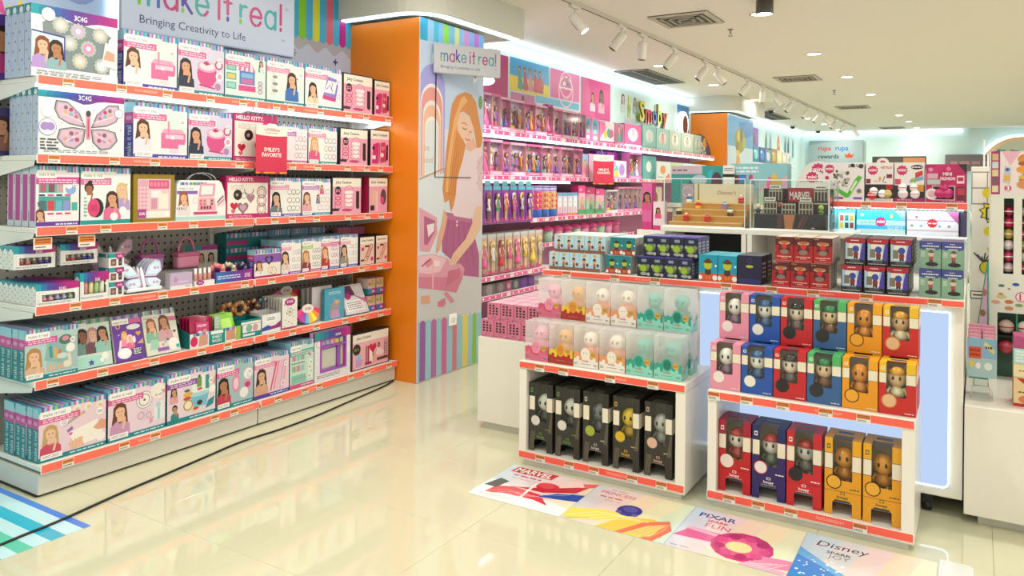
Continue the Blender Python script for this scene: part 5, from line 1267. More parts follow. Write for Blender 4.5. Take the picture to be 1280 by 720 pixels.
open_tray('teal and white counter tray of face masks on the fifth shelf', (-4.08, 2.962, Z5), .375, .16, .088, .13, f_tray, '147a7c')
def sachet(label, loc, w, h, c, c2, lean, art=None, group=None, rot=pi / 2, tilt=0):
    t = thing('sachet', label, 'sachet', loc, 0, group)
    mb = MB(); nx, nz = 6, 6; vs = []
    for j in range(nz + 1):
        for i in range(nx + 1):
            u, v = i / nx, j / nz; q = .010 * (sin(pi * u) * sin(pi * v)) ** .5 if 0 < u < 1 and 0 < v < 1 else 0
            vs.append((u * w, -q, v * h))
    k0 = len(vs); vs += [(x, -y + .0015, z) for x, y, z in vs]
    fs = []
    for j in range(nz):
        for i in range(nx):
            a = j * (nx + 1) + i; f = (a, a + 1, a + nx + 2, a + nx + 1); fs.append(f); fs.append(tuple(k0 + x for x in f[::-1]))
    mb.add(vs, fs, c, True)
    mb.obj('pouch', 'gloss', t)
    f = MB(); f.face((0, -.011, 0), (1, 0, 0), (0, 0, 1), w, h); f.poly([(.22, .2), (.78, .2), (.78, .8), (.22, .8)], c2)
    if art: art(f)
    f.obj('printed_front', 'gloss', t)
    t.rotation_euler = (Matrix.Rotation(rot, 4, 'Z') @ Matrix.Rotation(-lean, 4, 'X') @ Matrix.Rotation(tilt, 4, 'Y')).to_euler()
    return t
def a_mask(m): m.lines(.3, .62, .7, .72, 'f6dfe6', 2, 3); m.e(.40, .36, .12, 'f4e6ea'); m.e(.62, .38, .12, 'd9a08c', .16); m.r(.36, .36, .44, .4, '333')
for k in range(4): sachet(ORD[k] + ' crimson face mask sachet back from the tray front' if k else 'crimson face mask sachet at the front of the counter tray', (-4.112 - .027 * k, 2.985 - .004 * k, Z5 + .017), .165, .165, '8f1440' if k else '9c1c4a', 'c2487a', .12, a_mask, 'crimson sachets behind the front one' if k else None, tilt=.05)
box_thing('divider_card', 'pale teal divider card standing between crimson and green sachets', 'card', .040, .002, .17, (-4.098, 3.150, Z5 + .0035), lambda m: (m.r(0, 0, 1, 1, 'a9c4c0'), m.lines(.1, .4, .9, .95, 'd9dcd4', 5, 3), m.r(0, .0, 1, .3, '6fc0b8')), 'a9c4c0', None)
for k in range(3): sachet(ORD[k] + ' bright green sachet leaning in the counter tray, counted from its front', (-4.108 - .031 * k, 3.193 - .003 * k, Z5 + .018), .14, .15, '7cc22a' if k % 2 else '8fd23a', 'a8e060', .30, None, None, tilt=-.06)
open_tray('small teal and white counter tray of hair ties on the fifth shelf', (-4.085, 3.345, Z5), .16, .14, .115, .12, lambda m: (m.r(0, 0, 1, 1, '1a8f90'), m.r(.08, .28, 1, .72, 'eef0ea'), m.e(.4, .5, .16, '8fb4a8'), m.e(.72, .5, .14, 'd9a0a8'), m.r(.0, .75, 1, .88, 'f0efe8'), m.r(.1, .08, .7, .2, 'f4f2ea')), '147a7c')
for k, (c, lb) in enumerate((('d8783a', 'orange'), ('e8a05a', 'amber'), ('9a4a2a', 'rust'), ('3a7ab0', 'blue'))):
    s_ = thing('scrunchie', lb + ' scrunchie poking out behind the small teal tray', 'scrunchie', (-4.262, 3.375 + .101 * k, Z5 + .112), 0)
    mb = MB()
    for i in range(18):
        a, b = 2 * pi * i / 18, 2 * pi * (i + 1) / 18
        pt = lambda a: (.012 * cos(a), .034 * cos(a), .05 + .042 * sin(a) + .004 * sin(6 * a))
        mb.tube([pt(a), pt(b)], .016 if i % 2 else .012, c if i % 3 else 'f0d8b0', 6)
    mb.obj('fabric_ring', 'matte', s_)
box_thing('storage_carton', 'plain carton holding up the scrunchies on the fifth shelf', 'box', .36, .06, .105, (-4.232, 3.34, Z5), None, '5a4a4e')
open_tray('white counter tray with blue and purple wave on the fifth shelf', (-4.09, 3.520, Z5), .160, .12, .125, .14, lambda m: (m.r(0, 0, 1, 1, 'eef0f0'), m.poly([(0, .3), (.3, .42), (.6, .3), (1, .52), (1, .2), (0, .12)], '3a4fa8'), m.poly([(.4, .34), (.7, .36), (1, .56), (1, .2), (.5, .16)], 'a02888'), m.poly([(.15, .56), (.8, .6), (.75, .95), (.2, .9)], 'fafafa'), m.lines(.25, .65, .7, .85, '555', 2, 3)), 'e6e4e4')
for k in range(8):
    box_thing('nail_sticker_card', 'white spotted nail sticker card hanging at the front of its queue' if k == 0 else ORD[k - 1] + ' nail sticker card queued behind the front one', 'card', .135, .012, .215, (-4.085 - .028 * k, 3.690 + .0 * k, Z5 + .002), lambda m: (m.r(0, 0, 1, 1, 'f3f1ea'), m.e(.5, .86, .36, 'b02a8a', .12), m.t('3C4G', .5, .87, .08, 'fff', .4, True, True), m.ring(.5, .54, .2, '666', .1), m.t('36', .5, .54, .1, '444', None, True, True), [m.star(.15 + .7 * ((k_ * 37) % 10) / 10, .08 + .07 * k_, .05, ['8ab84a', 'd65f98', '333', '5ab0c0'][k_ % 4], 5, .5) for k_ in range(11)], m.r(0, 0, 1, .05, 'c23a6a')), 'c9c6c6', None, pi / 2, 'nail sticker cards queued behind the front one' if k else None)
def fan_pack(label, y, s, z, x, lean):
    t = thing('colour_wheel_pack', label, 'pack', (x, y, z), 0)
    cs = ['e2468c', 'c93a94', '8a5ab8', '6ab4d8', 'f4b83a', 'f6e04a', 'f08a3a', 'd83a6a']
    R = .13 * s; pts = [(R * cos(pi * (.08 + .84 * i / 8)), R * sin(pi * (.08 + .84 * i / 8))) for i in range(9)]
    mb = MB()
    for i in range(8):
        mb.prism([(0, 0), pts[8 - i], pts[7 - i]], 0, .02, cs[i])
    mb.T = None
    t.rotation_euler = (Matrix.Rotation(pi / 2, 4, 'Z') @ Matrix.Rotation(-lean, 4, 'X')).to_euler()
    mb.v = [(-x_, y_, R - z_ + .001) for x_, y_, z_ in mb.v]; mb.v = [(x_, .02 - y_, z_) for x_, y_, z_ in [( -a, b, c) for a, b, c in mb.v]]
    mb.f = [f for f in mb.f]
    mb.obj('segmented_case', 'gloss', t)
    mb = MB(); mb.prism([(.055 * cos(2 * pi * i / 14), R * .86 + .032 * sin(2 * pi * i / 14)) for i in range(14)], -.004, -.0005, 'f3efe8'); mb.face((-.05, -.004, R * .86 - .02), (1, 0, 0), (0, 0, 1), .1, .04).t('3C4G', .5, .5, .5, '8a3a5a', .6, True, True); mb.obj('round_label', 'print', t)
    return t
fan_pack('rainbow colour wheel pack standing in front on the fifth shelf', 3.960, .98, Z5 + .002, -4.10, .22)
fan_pack('rainbow colour wheel pack rising behind the white spotted cards', 3.93, 1.15, Z5 + .10, -4.30, .1)
box_thing('storage_carton', 'dark carton under the rear rainbow colour wheel', 'box', .26, .06, .098, (-4.295, 3.80, Z5), None, '3a3236')
box_thing('diary_box', 'sky blue glittery diary box facing out on the fifth shelf', 'box', .205, .03, .232, (-4.095, 4.10, Z5), lambda m: (m.r(0, 0, 1, 1, '4fa8c8'), m.poly([(.25, .1), (.7, .12), (.8, .5), (.5, .66), (.3, .4)], 'a89aa8'), m.poly([(.3, .04), (.8, .04), (.7, .3), (.4, .3)], 'c9a0c8'), [m.star(.1 + .8 * ((i * 7) % 11) / 11, .1 + .08 * i, .02, 'e6f4f8', 4, .35) for i in range(11)], m.e(.62, .55, .12, 'd9b48e', .06), m.lines(.2, .8, .8, .9, 'c9e4ee', 2, 4)), '2f8fae', None)
for k in range(6): box_thing('sketch_book', 'book spine in the row behind the sky blue diary, ' + ORD[k] + ' going back', 'book', .20, .016, .25 - .004 * k, (-4.152 - .024 * k, 4.03 + .012 * (k % 2), Z5), lambda m: m.r(0, 0, 1, 1, 'e9e2e6'), ['d9a0b4', '3f8f8a', '8aa86a', 'b0a0c8', 'c9c4c0', '5a9a94'][k], None)
box_thing('cosmetic_pack', 'tilted silver and magenta blister pack on the fifth shelf', 'pack', .25, .022, .235, (-4.085, 4.325, Z5 + .001), lambda m: (m.r(0, 0, 1, 1, 'dcd8e0'), m.poly([(.1, .62), (.6, .62), (.5, .96), (.14, .96)], '5a2a5a'), m.e(.26, .62, .14, 'b02888', .12), m.r(.1, .1, .85, .46, 'f4f2f4'), m.lines(.15, .14, .8, .42, '8a8494', 4, 7), m.poly([(.7, .5), (1, .3), (1, .5)], 'd860a0'), m.stroke([(.6, .6), (.8, .5)], .03, '333')), 'c9c6cc', None, pi / 2, None, .42)
for k in range(4):
    i, j = k % 2, k // 2
    open_tray('small counter tray of hair clips near the pillar, ' + ['lower', 'upper'][j] + ' level, ' + ['farther from', 'closer to'][i] + ' the pillar', (-4.11, 4.59 + .098 * i, Z5 + .135 * j), .094, .15, .045, .045, lambda m: (m.r(0, 0, .45, 1, '2f7fb0'), m.r(.45, 0, 1, 1, 'b02a8a'), m.t('3C4G', .6, .5, .4, 'fff', .3, True, True)), '177f80')
    t = thing('hair_clip_pack', 'clear pack of pink and green hair clips in the ' + ['lower', 'upper'][j] + ' tray, ' + ['farther from', 'closer to'][i] + ' the pillar', 'pack', (-4.118, 4.594 + .098 * i, Z5 + .135 * j + .004), pi / 2)
    mb = MB(); mb.box(0, .085, 0, .12, 0, .118, 'c9b0a8'); mb.face((0, 0, 0), (1, 0, 0), (0, 0, 1), .085, .118)
    mb.r(0, .3, 1, 1, 'd9a8a4'); mb.poly([(.4, .5), (.75, .45), (.7, .9), (.45, .9)], '9ac23a'); mb.e(.2, .66, .1, '3f7f5a'); mb.e(.85, .7, .1, 'e2a0c0'); mb.lines(.1, .4, .9, .5, 'f4ece0', 2, 4)
    mb.obj('card', 'gloss', t)
    MB().box(0, .085, -.0012, -.0008, .05, .118, 'fff').obj('film', 'film', t)
box_thing('riser_block', 'teal cardboard riser between the two levels of hair clip trays', 'riser', .19, .13, .006, (-4.12, 4.594, Z5 + .1270), None, '147a7c')

# ---------------------------------------------------------------- bottom shelf
r6 = row(5, [
    (2.060, 2.413, .438, .055, 'drawing kit box with girl and sketch sheet at the aisle end of the bottom shelf', lambda m: kit(m, 'f0d4e2', 'e0619f', T_, (.17, .38, .26, 'c9a468', 'efc4a6', 'd2486a'), p_draw), '1a8a92', SP_T, -4.03),
    (2.421, 2.768, .450, .055, 'bottom shelf kit box with girl in lilac and round charm clock', lambda m: kit(m, 'f0d8e8', 'e0619f', T_, (.20, .42, .27, '6a3a24', 'eebf9f', 'cf9ac4'), p_clock), '1a8a92', SP_T, -4.03),
    (2.777, 3.112, .459, .055, 'bottom shelf kit box with blue smoothie maker picture', lambda m: kit(m, 'ecd9e6', '8a4fb0', T_, None, p_maker, label=False), '1a8a92', SP_T, -4.03),
    (3.118, 3.401, .453, .055, 'bottom shelf kit box with curly-haired girl in a red top', lambda m: kit(m, 'a8c4cc', 'e05a9c', T_, (.18, .40, .26, '1f1412', 'b97f5c', 'c23a52'), p_charmkit), '1a8a92', SP_T, -4.03),
    (3.407, 3.705, .444, .055, 'bottom shelf kit box with pink pens and purple bottom edge', lambda m: kit(m, 'ecd4e0', 'e58ab4', V_, (.20, .40, .27, '3a241c', 'e2b090', 'd9a890'), p_pens, label=False), '8ab8cc', SP_T, -4.03),
    (3.712, 3.935, .482, .055, 'bottom shelf kit box with mint locker pictures', lambda m: kit(m, 'cfe8dc', '5ab8a8', 'd65a8c', None, p_lockers, bw=1, label=False), '9fd0c0', SP_T, -4.03),
    (3.941, 4.308, .515, .055, '', lambda m: None, 'e9e6ea', None, -4.03),
    (4.317, 4.755, .442, .07, 'wide cream and pink jewellery kit at the pillar end of the bottom shelf', lambda m: jc(m, 3), '231a1e', SP_B, -4.03)])
Z6 = SZ[5] + .0015
for k, t in enumerate(r6[:6]):
    for j in range(5 if k == 0 else 3):
        dup(t, (-4.03 - .057 * (j + 1), t.location.y - (.004 * (j % 2) if k == 0 else 0), Z6), None, '%s kit box behind the bottom shelf front box, stack %s from the aisle end' % (ORD[j], ORD[k]), 'kit boxes behind bottom shelf stack %s' % ORD[k])
t = r6[6]; t['label'] = 'tall stationery kit with purple window frame and magenta header on the bottom shelf'
for ch in list(t.children): bpy.data.objects.remove(ch)
w, h, d = .363, .515 - Z6, .055
mb = MB(); mb.box(0, w, .02, d, 0, h, 'e9e6ea'); mb.box(0, w, 0, .02, 0, h * .16, 'f1eff0'); mb.box(0, w, 0, .02, h * .82, h, 'b02888'); mb.box(0, w * .14, 0, .02, h * .16, h * .82, 'f1eff0'); mb.box(w * .88, w, 0, .02, h * .16, h * .82, 'f1eff0'); mb.obj('carton', 'print', t)
f = MB(); f.face((0, 0, 0), (1, 0, 0), (0, 0, 1), w, h)
for i, c in enumerate(['1b9f9c', '1b8fa0', '2a78a8', '4a4fa6', '6a3a9a', '8f2b90', 'ae2388', 'c0308c']): f.r(i / 8, .84, (i + 1) / 8, 1, c)
f.e(.64, .86, .10, '5a3f9e', .06); f.t('3C4G', .64, .89, .05, 'fff', .15, True, True); f.e(.10, .76, .07, 'f4f6f6'); f.ring(.10, .76, .07, '8a5ab0', .1); f.e(.92, .52, .06, 'fafafa'); f.lines(.06, .04, .7, .12, 'a09aa6', 2, 5)
for k in range(10): f.star(.05 if k % 2 else .95, .1 + .07 * k, .014, '8a5ab0', 4, .3)
f.obj('printed_front', 'print', t)
fr = MB()
for a, b, c, e in ((.14, .18, .16, .82), (.84, .88, .16, .82), (.18, .84, .16, .20), (.18, .84, .66, .70), (.62, .65, .20, .66)): fr.box(a * w, b * w, -.004, .016, c * h, e * h, '9a4fb4')
fr.obj('purple_frame', 'gloss', t)
MB().box(.20 * w, .60 * w, .008, .018, .24 * h, .62 * h, 'cfd0c8').obj('notebook', 'print', t)
for k, c in enumerate(['8a5ab0', '4fa0b8', 'e6c84a', 'd65f98']): MB().box((.67 + .04 * k) * w, (.70 + .04 * k) * w, .008, .018, .22 * h, .64 * h, c).obj('pen', 'gloss', t)
for k, c in enumerate(['b98ac8', '8ab0d0', 'e2a0b8', 'e6d060', 'a0c890']): MB().box((.20 + .13 * k) * w, (.28 + .13 * k) * w, .008, .018, .71 * h, .81 * h, c).obj('washi_roll', 'gloss', t)

# ---------------------------------------------------------------- floor: blue striped mat and black cable
t = thing('floor_sticker', 'blue, mint and white striped vinyl mat on the floor at the aisle end', 'mat', (-5.2, 0.6, .0005))
mb = MB(); edges = [1.42, 1.384, 1.307, 1.24, 1.168, 1.103, 1.04, .97, .90, .83, .76, .69, .62, .5, .2, 0]
cs = ['2f7fe6', 'c4ecf6', '1fb6d8', 'c4ecf6', '66d0b4', 'c4ecf6', '2f9fe0', 'c4ecf6', '66d0b4', 'c4ecf6', '1fb6d8', 'c4ecf6', '2f7fe6', 'c4ecf6', '66d0b4']
for i, c in enumerate(cs): mb.box(0, 1.712, edges[i + 1], edges[i], 0, .001, c)
mb.obj('vinyl', 'gloss', t)
t = thing('floor_cable', 'thin black cable lying across the floor beside the white shelving base', 'cable', (0, 0, 0))
cp = [(-3.40, .2), (-3.50, .9), (-3.62, 1.70), (-3.645, 1.95), (-3.717, 2.345), (-3.745, 2.56), (-3.79, 2.86), (-3.83, 3.15), (-3.815, 3.45), (-3.835, 3.8), (-3.885, 4.15), (-3.94, 4.55), (-3.975, 4.70), (-4.0, 4.78)]
q = []
for i in range(len(cp) - 1):
    p0, p1, p2, p3 = cp[max(i - 1, 0)], cp[i], cp[i + 1], cp[min(i + 2, len(cp) - 1)]
    for k in range(4):
        s = k / 4
        q.append(tuple(.5 * ((2 * b) + (-a + c) * s + (2 * a - 5 * b + 4 * c - d) * s * s + (-a + 3 * b - 3 * c + d) * s ** 3) for a, b, c, d in zip(p0, p1, p2, p3)) + (.0068,))
mb = MB(); mb.tube(q, .0062, '0c0c0e', 6); mb.obj('sheath', 'black', t)

# ================================================================ the doll gondola beyond the pillar (front edge x = -4.05)
DZ = [2.122, 1.675, 1.228, .690, .500]
dg = thing('display_shelving', 'white shelving bay with pink price rails, full of boxed dolls, beyond the pillar', 'shelving', (0, 0, 0))
MB().box(-4.529, -4.51, 5.76, 13.7, .02, 2.12, 'aaa').obj('back_panel', principled('pink_back', 'a8668c', rough=.6), dg)
MB().cbox(-4.50, -4.02, 5.76, 10.25, .02, .16, 'ccc', .006).obj('base', 'base_metal', dg)
MB().cbox(-4.50, -4.02, 10.27, 13.7, .02, .16, 'ccc', .006).obj('base', 'base_metal', dg)
pt = MB().box(0, .003, -.035, .035, -.018, .018, 'f4f1ea'); pt.face((.003, -.035, -.018), (0, 1, 0), (0, 0, 1), .07, .036).r(.05, .5, .95, .95, 'f2c8d8'); ptag = pt.mesh('price_tag', M['print'])
def pink_shelf(z, ya, yb, x0=-4.05, rail='d6508e', led=False, xb=-4.50, tags=6, railA=None):
    mb = MB(); mb.cbox(xb, x0 - .004, ya, yb, z - .028, z - .0005, 'dcdcda', .003)
    for yy in (ya, yb - .004): mb.prism([(xb, z - .028), (x0 - .02, z - .028), (x0 - .03, z - .05), (xb, z - .11)], yy, yy + .004, 'c9c9c9')
    sh = mb.obj('shelf', 'metal', dg)
    ra = railA if railA else ya
    r_ = MB().box(x0 - .003, x0, ra + .002, yb - .002, z - .042, z + .006, 'f4e8ee'); r_.box(x0, x0 + .002, ra + .006, yb - .006, z - .037, z + .002, rail)
    r_.face((x0 + .002, ra, z - .037), (0, 1, 0), (0, 0, 1), yb - ra, .039)
    n = int((yb - ra) / .11); 
    for i in range(n): r_.e((i + .5) / n, .5, .012 / (yb - ra), 'f4c4da' if i % 3 else 'fff')
    r_.obj('price_rail', 'gloss', sh)
    for i in range(tags): link('price_tag', ptag, sh, (x0 + .0025, ra + (yb - ra) * (i + .4) / tags, z - .018))
    if led: MB().box(x0 - .03, x0 - .006, ya + .02, yb - .02, z - .072, z - .0435, 'fff').obj('led_bar', 'led_profile', sh)
pink_shelf(DZ[0], 5.76, 8.0, led=True); pink_shelf(DZ[0], 8.01, 10.25, led=True); pink_shelf(DZ[0], 10.27, 13.68, rail='d9808c', led=True, tags=7)
pink_shelf(DZ[1], 5.76, 8.0, led=True); pink_shelf(DZ[1], 8.01, 10.25); pink_shelf(DZ[1], 10.27, 13.68, rail='d9a08c', tags=7)
pink_shelf(DZ[2], 5.76, 8.5, railA=7.05); pink_shelf(DZ[2], 8.51, 10.25); pink_shelf(DZ[2], 10.27, 13.68, rail='d9a08c', tags=7)
pink_shelf(.925, 7.45, 10.25, x0=-4.18, tags=4); pink_shelf(DZ[3], 5.76, 7.60, x0=-4.03, tags=5)
pink_shelf(DZ[4], 5.76, 8.2, x0=-4.05, tags=4)

# ---- posters above the dolls
def wall_poster(label, y0, y1, z0, z1, f):
    t = thing('wall_poster', label, 'poster', (-4.528, y0, z0), pi / 2)
    MB().box(0, y1 - y0, 0, .012, 0, z1 - z0, 'eee').obj('board', 'print', t)
    m = MB(); m.clip = True; m.face((0, 0, 0), (1, 0, 0), (0, 0, 1), y1 - y0, z1 - z0); f(m); m.obj('printed_front', 'print', t)
# the wall behind them carries a white board
struct(MB().box(-4.56, -4.53, 5.74, 13.7, 2.0, 3.075, 'd9ecec').obj('wall_left', 'wall'))
def w1(m): m.r(0, 0, 1, 1, 'c02474')
wall_poster('magenta wall poster next to the pillar with a glowing white cloud in front', 5.78, 7.34, 2.50, 3.03, w1)
def w2(m):
    m.r(0, 0, 1, 1, 'f2d81f'); m.poly([(0, .46), (1, .38), (1, 1), (0, 1)], '3aa8e0')
    for k, c in enumerate(['3f9a8a', 'b8485a', 'd98a9c', 'c2304a', '8a6ab0']):
        u = .24 + .13 * k; m.poly([(u - .05, .1), (u + .02, .05), (u + .10, .1), (u + .02, .62), (u - .03, .66)], c); m.e(u - .01, .70, .035, '6a4030'); m.e(u - .01, .68, .022, 'd9a080')
    m.e(.76, .32, .10, 'c8323c'); m.poly([(.62, .2), (.72, .12), (.84, .3), (.8, .5)], 'd04050')
wall_poster('wall poster of dolls in bright dresses against blue and yellow', 7.38, 8.30, 2.665, 3.04, w2)
def w3(m):
    m.r(0, 0, 1, 1, 'e35aa4'); m.poly([(.4, 0), (1, 0), (1, 1), (.7, 1)], 'ea78b8')
    m.e(.52, .52, .22, 'f4c4dc'); m.e(.52, .54, .19, 'e35aa4'); m.ring(.52, .28, .26, 'f7d9e8', .12); m.r(.28, .38, .76, .44, 'fbe9f2')
    for k, (c, d) in enumerate((('3a2018', 'f2f2f6'), ('a8283c', '3f6ab0'))): m.girl(.46 + .13 * k, .68, .13, c, 'd9a080', d)
wall_poster('pink wall poster with two dolls in a rounded seat', 8.346, 9.147, 2.68, 3.04, w3)
def w4(m):
    m.r(0, 0, 1, 1, 'd03a86'); m.poly([(0, 0), (.5, 0), (.2, 1), (0, 1)], 'dd5a9c'); m.girl(.38, .46, .20, '4a2018', 'c07f5c', 'e6d4e6'); m.girl(.68, .52, .25, '170f0e', '7a4a34', 'e0a4b8')
wall_poster('magenta wall poster with two long-haired dolls', 9.195, 10.156, 2.50, 3.04, w4)
wall_poster('narrow rose wall poster strip under the blue and yellow poster', 7.40, 7.95, 2.52, 2.645, lambda m: (m.r(0, 0, 1, 1, 'c878a8'), m.e(.5, .6, .06, '4a2018')))
wall_poster('narrow sky blue wall poster strip under the pink poster', 7.98, 9.14, 2.54, 2.66, lambda m: (m.r(0, 0, 1, 1, '6fc4e6'), m.r(0, 0, 1, .3, 'd9eef4')))
t = thing('cloud_lamp', 'glowing white cloud-shaped sign beside the pillar above the dolls', 'sign', (-4.44, 6.62, 2.62), pi / 2)
for k, (w_, z_) in enumerate(((.62, 0), (.66, .12), (.50, .24), (.34, .34))):
    mb = MB(); mb.prism([(w_ * (.5 * cos(2 * pi * i / 16)) , z_ + .075 * sin(2 * pi * i / 16) + .08) for i in range(16)], 0, .04, 'fff'); mb.obj('lobe', 'cloud', t) if 'cloud' in M else mb.obj('lobe', emit_mat('cloud_glow', 'f4f8ff', 2.2) if k == 0 else bpy.data.materials['cloud_glow'], t)
t = thing('wall_figures', 'cut-out of two women beside a green plant on the pale wall', 'decoration', (-4.528, 10.5, 2.52), pi / 2)
m = MB(); m.face((0, -.004, 0), (1, 0, 0), (0, 0, 1), .7, .46)
m.girl(.16, .68, .24, '17110f', 'd9a888', 'cfdad8'); m.girl(.82, .68, .22, '17110f', 'd9a888', 'a9bcc0'); m.poly([(.42, .2), (.56, .2), (.6, .9), (.46, .96)], 'c9d84a'); m.e(.5, .5, .1, 'a8c030'); m.e(.95, .34, .08, '7fae3a'); m.r(.3, .06, .95, .2, 'd4dedc')
m.obj('printed_front', 'print', t)
t = thing('letter_sign', 'chunky cut-out letters in yellow, red and blue on the pale wall', 'sign', (-4.50, 11.15, 2.58), pi / 2)
x = 0.0
for ch, c, w_, h_ in (('S', 'd9cf2a', .20, .34), ('m', 'c23a3e', .28, .22), ('o', '2f62b8', .20, .22), ('b', 'b9c43a', .20, .34), ('y', 'a8322e', .22, .28)):
    vs, fs, W, H = text_mesh(ch, True); mb = MB(); sx, sz = w_ / W, h_ / H; zo = -.06 if ch == 'y' else 0
    f = [(px * sx, -.03, pz * sz + zo) for px, pz in vs]; b = [(px * sx, .0, pz * sz + zo) for px, pz in vs]
    mb.add(f, fs, c); mb.add(b, [q[::-1] for q in fs], c)
    ec = {}
    for q in fs:
        for i in range(len(q)): 
            e = (q[i], q[(i + 1) % len(q)]); ec[e] = 1
    n = len(f); mb.add(f + b, [(i, i + n, j + n, j) for (i, j) in ec if (j, i) not in ec], '8a7f24' if ch == 'S' else '5a4030')
    mb.obj('letter', 'gloss', t, (x, 0, 0)); x += w_ + .03
wall_poster('blue wall poster before the second orange pillar', 13.02, 13.66, 2.55, 3.03, lambda m: (m.r(0, 0, 1, 1, '2f78b8'), m.e(.12, .5, .14, '8ac04a', .2), m.lines(.4, .55, .9, .62, 'd98a6a', 1, 3), m.e(.9, .2, .2, 'b84a5a', .24)))
t = thing('egg_lamp', 'glowing white oval sign with brown centre before the second pillar', 'sign', (-4.46, 13.2, 2.47), pi / 2)
mb = MB(); mb.prism([(.25 * cos(2 * pi * i / 20), .22 + .22 * sin(2 * pi * i / 20)) for i in range(20)], 0, .04, 'fff'); mb.obj('glowing_oval', bpy.data.materials['cloud_glow'], t)
mb = MB(); mb.prism([(.05 + .13 * cos(2 * pi * i / 16), .20 + .17 * sin(2 * pi * i / 16)) for i in range(16)], -.012, -.001, '4f3638'); mb.obj('centre', 'gloss', t)

# ---- dolls in boxes
DOLL = {}
def doll_mesh(h, hair, skin, dress, style=0):
    key = (round(h, 2), hair, skin, dress, style)
    if key in DOLL: return DOLL[key]
    s = h / .29; mb = MB()
    for sg in (-1, 1):
        mb.lathe([(.006, 0), (.007, .01), (.0065, .05), (.010, .11), (.012, .14)], skin, (sg * .011, 0, 0), n=6)
        mb.tube([(sg * .022, 0, .205), (sg * .036, -.006, .165), (sg * .034, -.016, .13)], [.007, .006, .005], skin, 5)
    if style == 0: mb.lathe([(.040, .045), (.034, .08), (.022, .13), (.014, .155), (.019, .185), (.021, .205), (.010, .215)], dress, n=9, sy=.7)
    elif style == 1: mb.lathe([(.030, .10), (.020, .14), (.013, .16), (.019, .19), (.020, .205), (.009, .215)], dress, n=9, sy=.7)
    else: mb.lathe([(.05, .0), (.045, .05), (.028, .12), (.014, .155), (.019, .185), (.021, .205), (.010, .215)], dress, n=9, sy=.75)
    mb.lathe([(.006, .21), (.006, .228)], skin, n=6)
    mb.ball((0, -.002, .246), .019, .019, .023, skin, 8, 6)
    mb.ball((0, .005, .252), .023, .021, .024, hair, 8, 6)
    for sg in (-1, 1): mb.tube([(sg * .017, .003, .255), (sg * .024, .004, .22), (sg * .020, .004, .17)], [.009, .010, .004], hair, 5)
    mb.v = [(x * s, y * s, z * s) for x, y, z in mb.v]
    DOLL[key] = mb.mesh('doll', M['gloss']); return DOLL[key]
SK = ['e9bd9c', 'c98e68', '8a5a40', 'f0c8aa']
HR = {'blonde': 'e2c070', 'black': '1d1515', 'auburn': '8a3f24', 'brown': '4f2f20', 'pink': 'e77ab0', 'silver': 'd9d4dc'}
DRS = {'pink': 'ec5aa0', 'blue': '4a7fd0', 'green': '3fa878', 'yellow': 'edc83a', 'white': 'f2eef2', 'purple': '8a4fc0', 'red': 'd0304a', 'teal': '2fa8b0', 'orange': 'ee8a3a', 'silver': 'c4c4d0'}
def doll_box(label, y0, y1, z, h, edge, back, hair, dress, x=-4.075, d=.062, style=0, skin=0, cat='doll box', group=None, n=1, trim=None):
    w = y1 - y0 - .006
    t = thing('doll_box', label, cat, (x, y0 + .003, z + .0015), pi / 2, group)
    mb = MB()
    mb.box(0, w, d - .003, d, 0, h, edge, {'f': back}); mb.box(0, .003, 0, d - .003, 0, h, edge, {'r': back}); mb.box(w - .003, w, 0, d - .003, 0, h, edge, {'l': back})
    mb.box(.003, w - .003, 0, d - .003, 0, .004, edge); mb.box(.003, w - .003, .0, d - .003, h - .003, h, edge)
    mb.box(.003, w - .003, 0, .003, .004, h * .13, trim or edge); mb.box(.003, w - .003, 0, .003, h * .93, h - .003, edge)
    mb.face((.003, 0, .004), (1, 0, 0), (0, 0, 1), w - .006, h * .126); mb.lines(.15, .25, .85, .75, 'fbe4f0', 1, 3)
    mb.face((.003, d - .003, .004), (1, 0, 0), (0, 0, 1), w - .006, h - .008); mb.clip = True; rq = random.Random(int(y0 * 1000))
    mb.r(0, .55, 1, 1, ['f2a8cc', 'e88ab8', 'd8c4e6', 'f4d0dc'][int(y0 * 10) % 4])
    for q in range(int(w / .012)):
        mb.e(rq.random(), .12 + .8 * rq.random(), .10 * min(1, .1 / w) + .03, ['e85aa0', 'f4c04a', '5ab8c8', 'b05ac0', 'f4f0f4', 'd83a7c', '7ac08a', 'f090b8'][rq.randrange(8)], n=7)
    mb.clip = False
    mb.obj('carton', 'print', t)
    m = MB(); m.box(.0035, w - .0035, .0005, .0012, h * .131, h * .929, 'fff'); m.obj('window_film', 'film', t)
    hh = h * .84
    n = max(1, int(w / .085 + .3))
    for k in range(n):
        dm = doll_mesh(hh * (1 if n == 1 else .92 - .1 * (k % 2)), HR[hair] if k == 0 else list(HR.values())[(k * 2 + 1) % 6], SK[(skin + k) % 4], DRS[dress] if k == 0 else list(DRS.values())[(k * 3 + 2) % 10], style)
        link('doll', dm, t, (w * (k + .5) / n, d * .5, .0045 + h * .02))
    if style == 1 or n > 1:
        m = MB(); m.cbox(w * .12, w * .38, .012, .04, .0045, h * .22, DRS[['yellow', 'teal', 'pink', 'purple'][(skin + n) % 4]], .006); m.obj('accessory', 'gloss', t)
    return t
rd = random.Random(11)
pk = 'd8408c'
ysT1 = [5.78, 5.95, 6.166, 6.308, 6.47, 6.668, 6.942, 7.18, 7.449, 7.58, 7.812, 8.034, 8.223, 8.419]
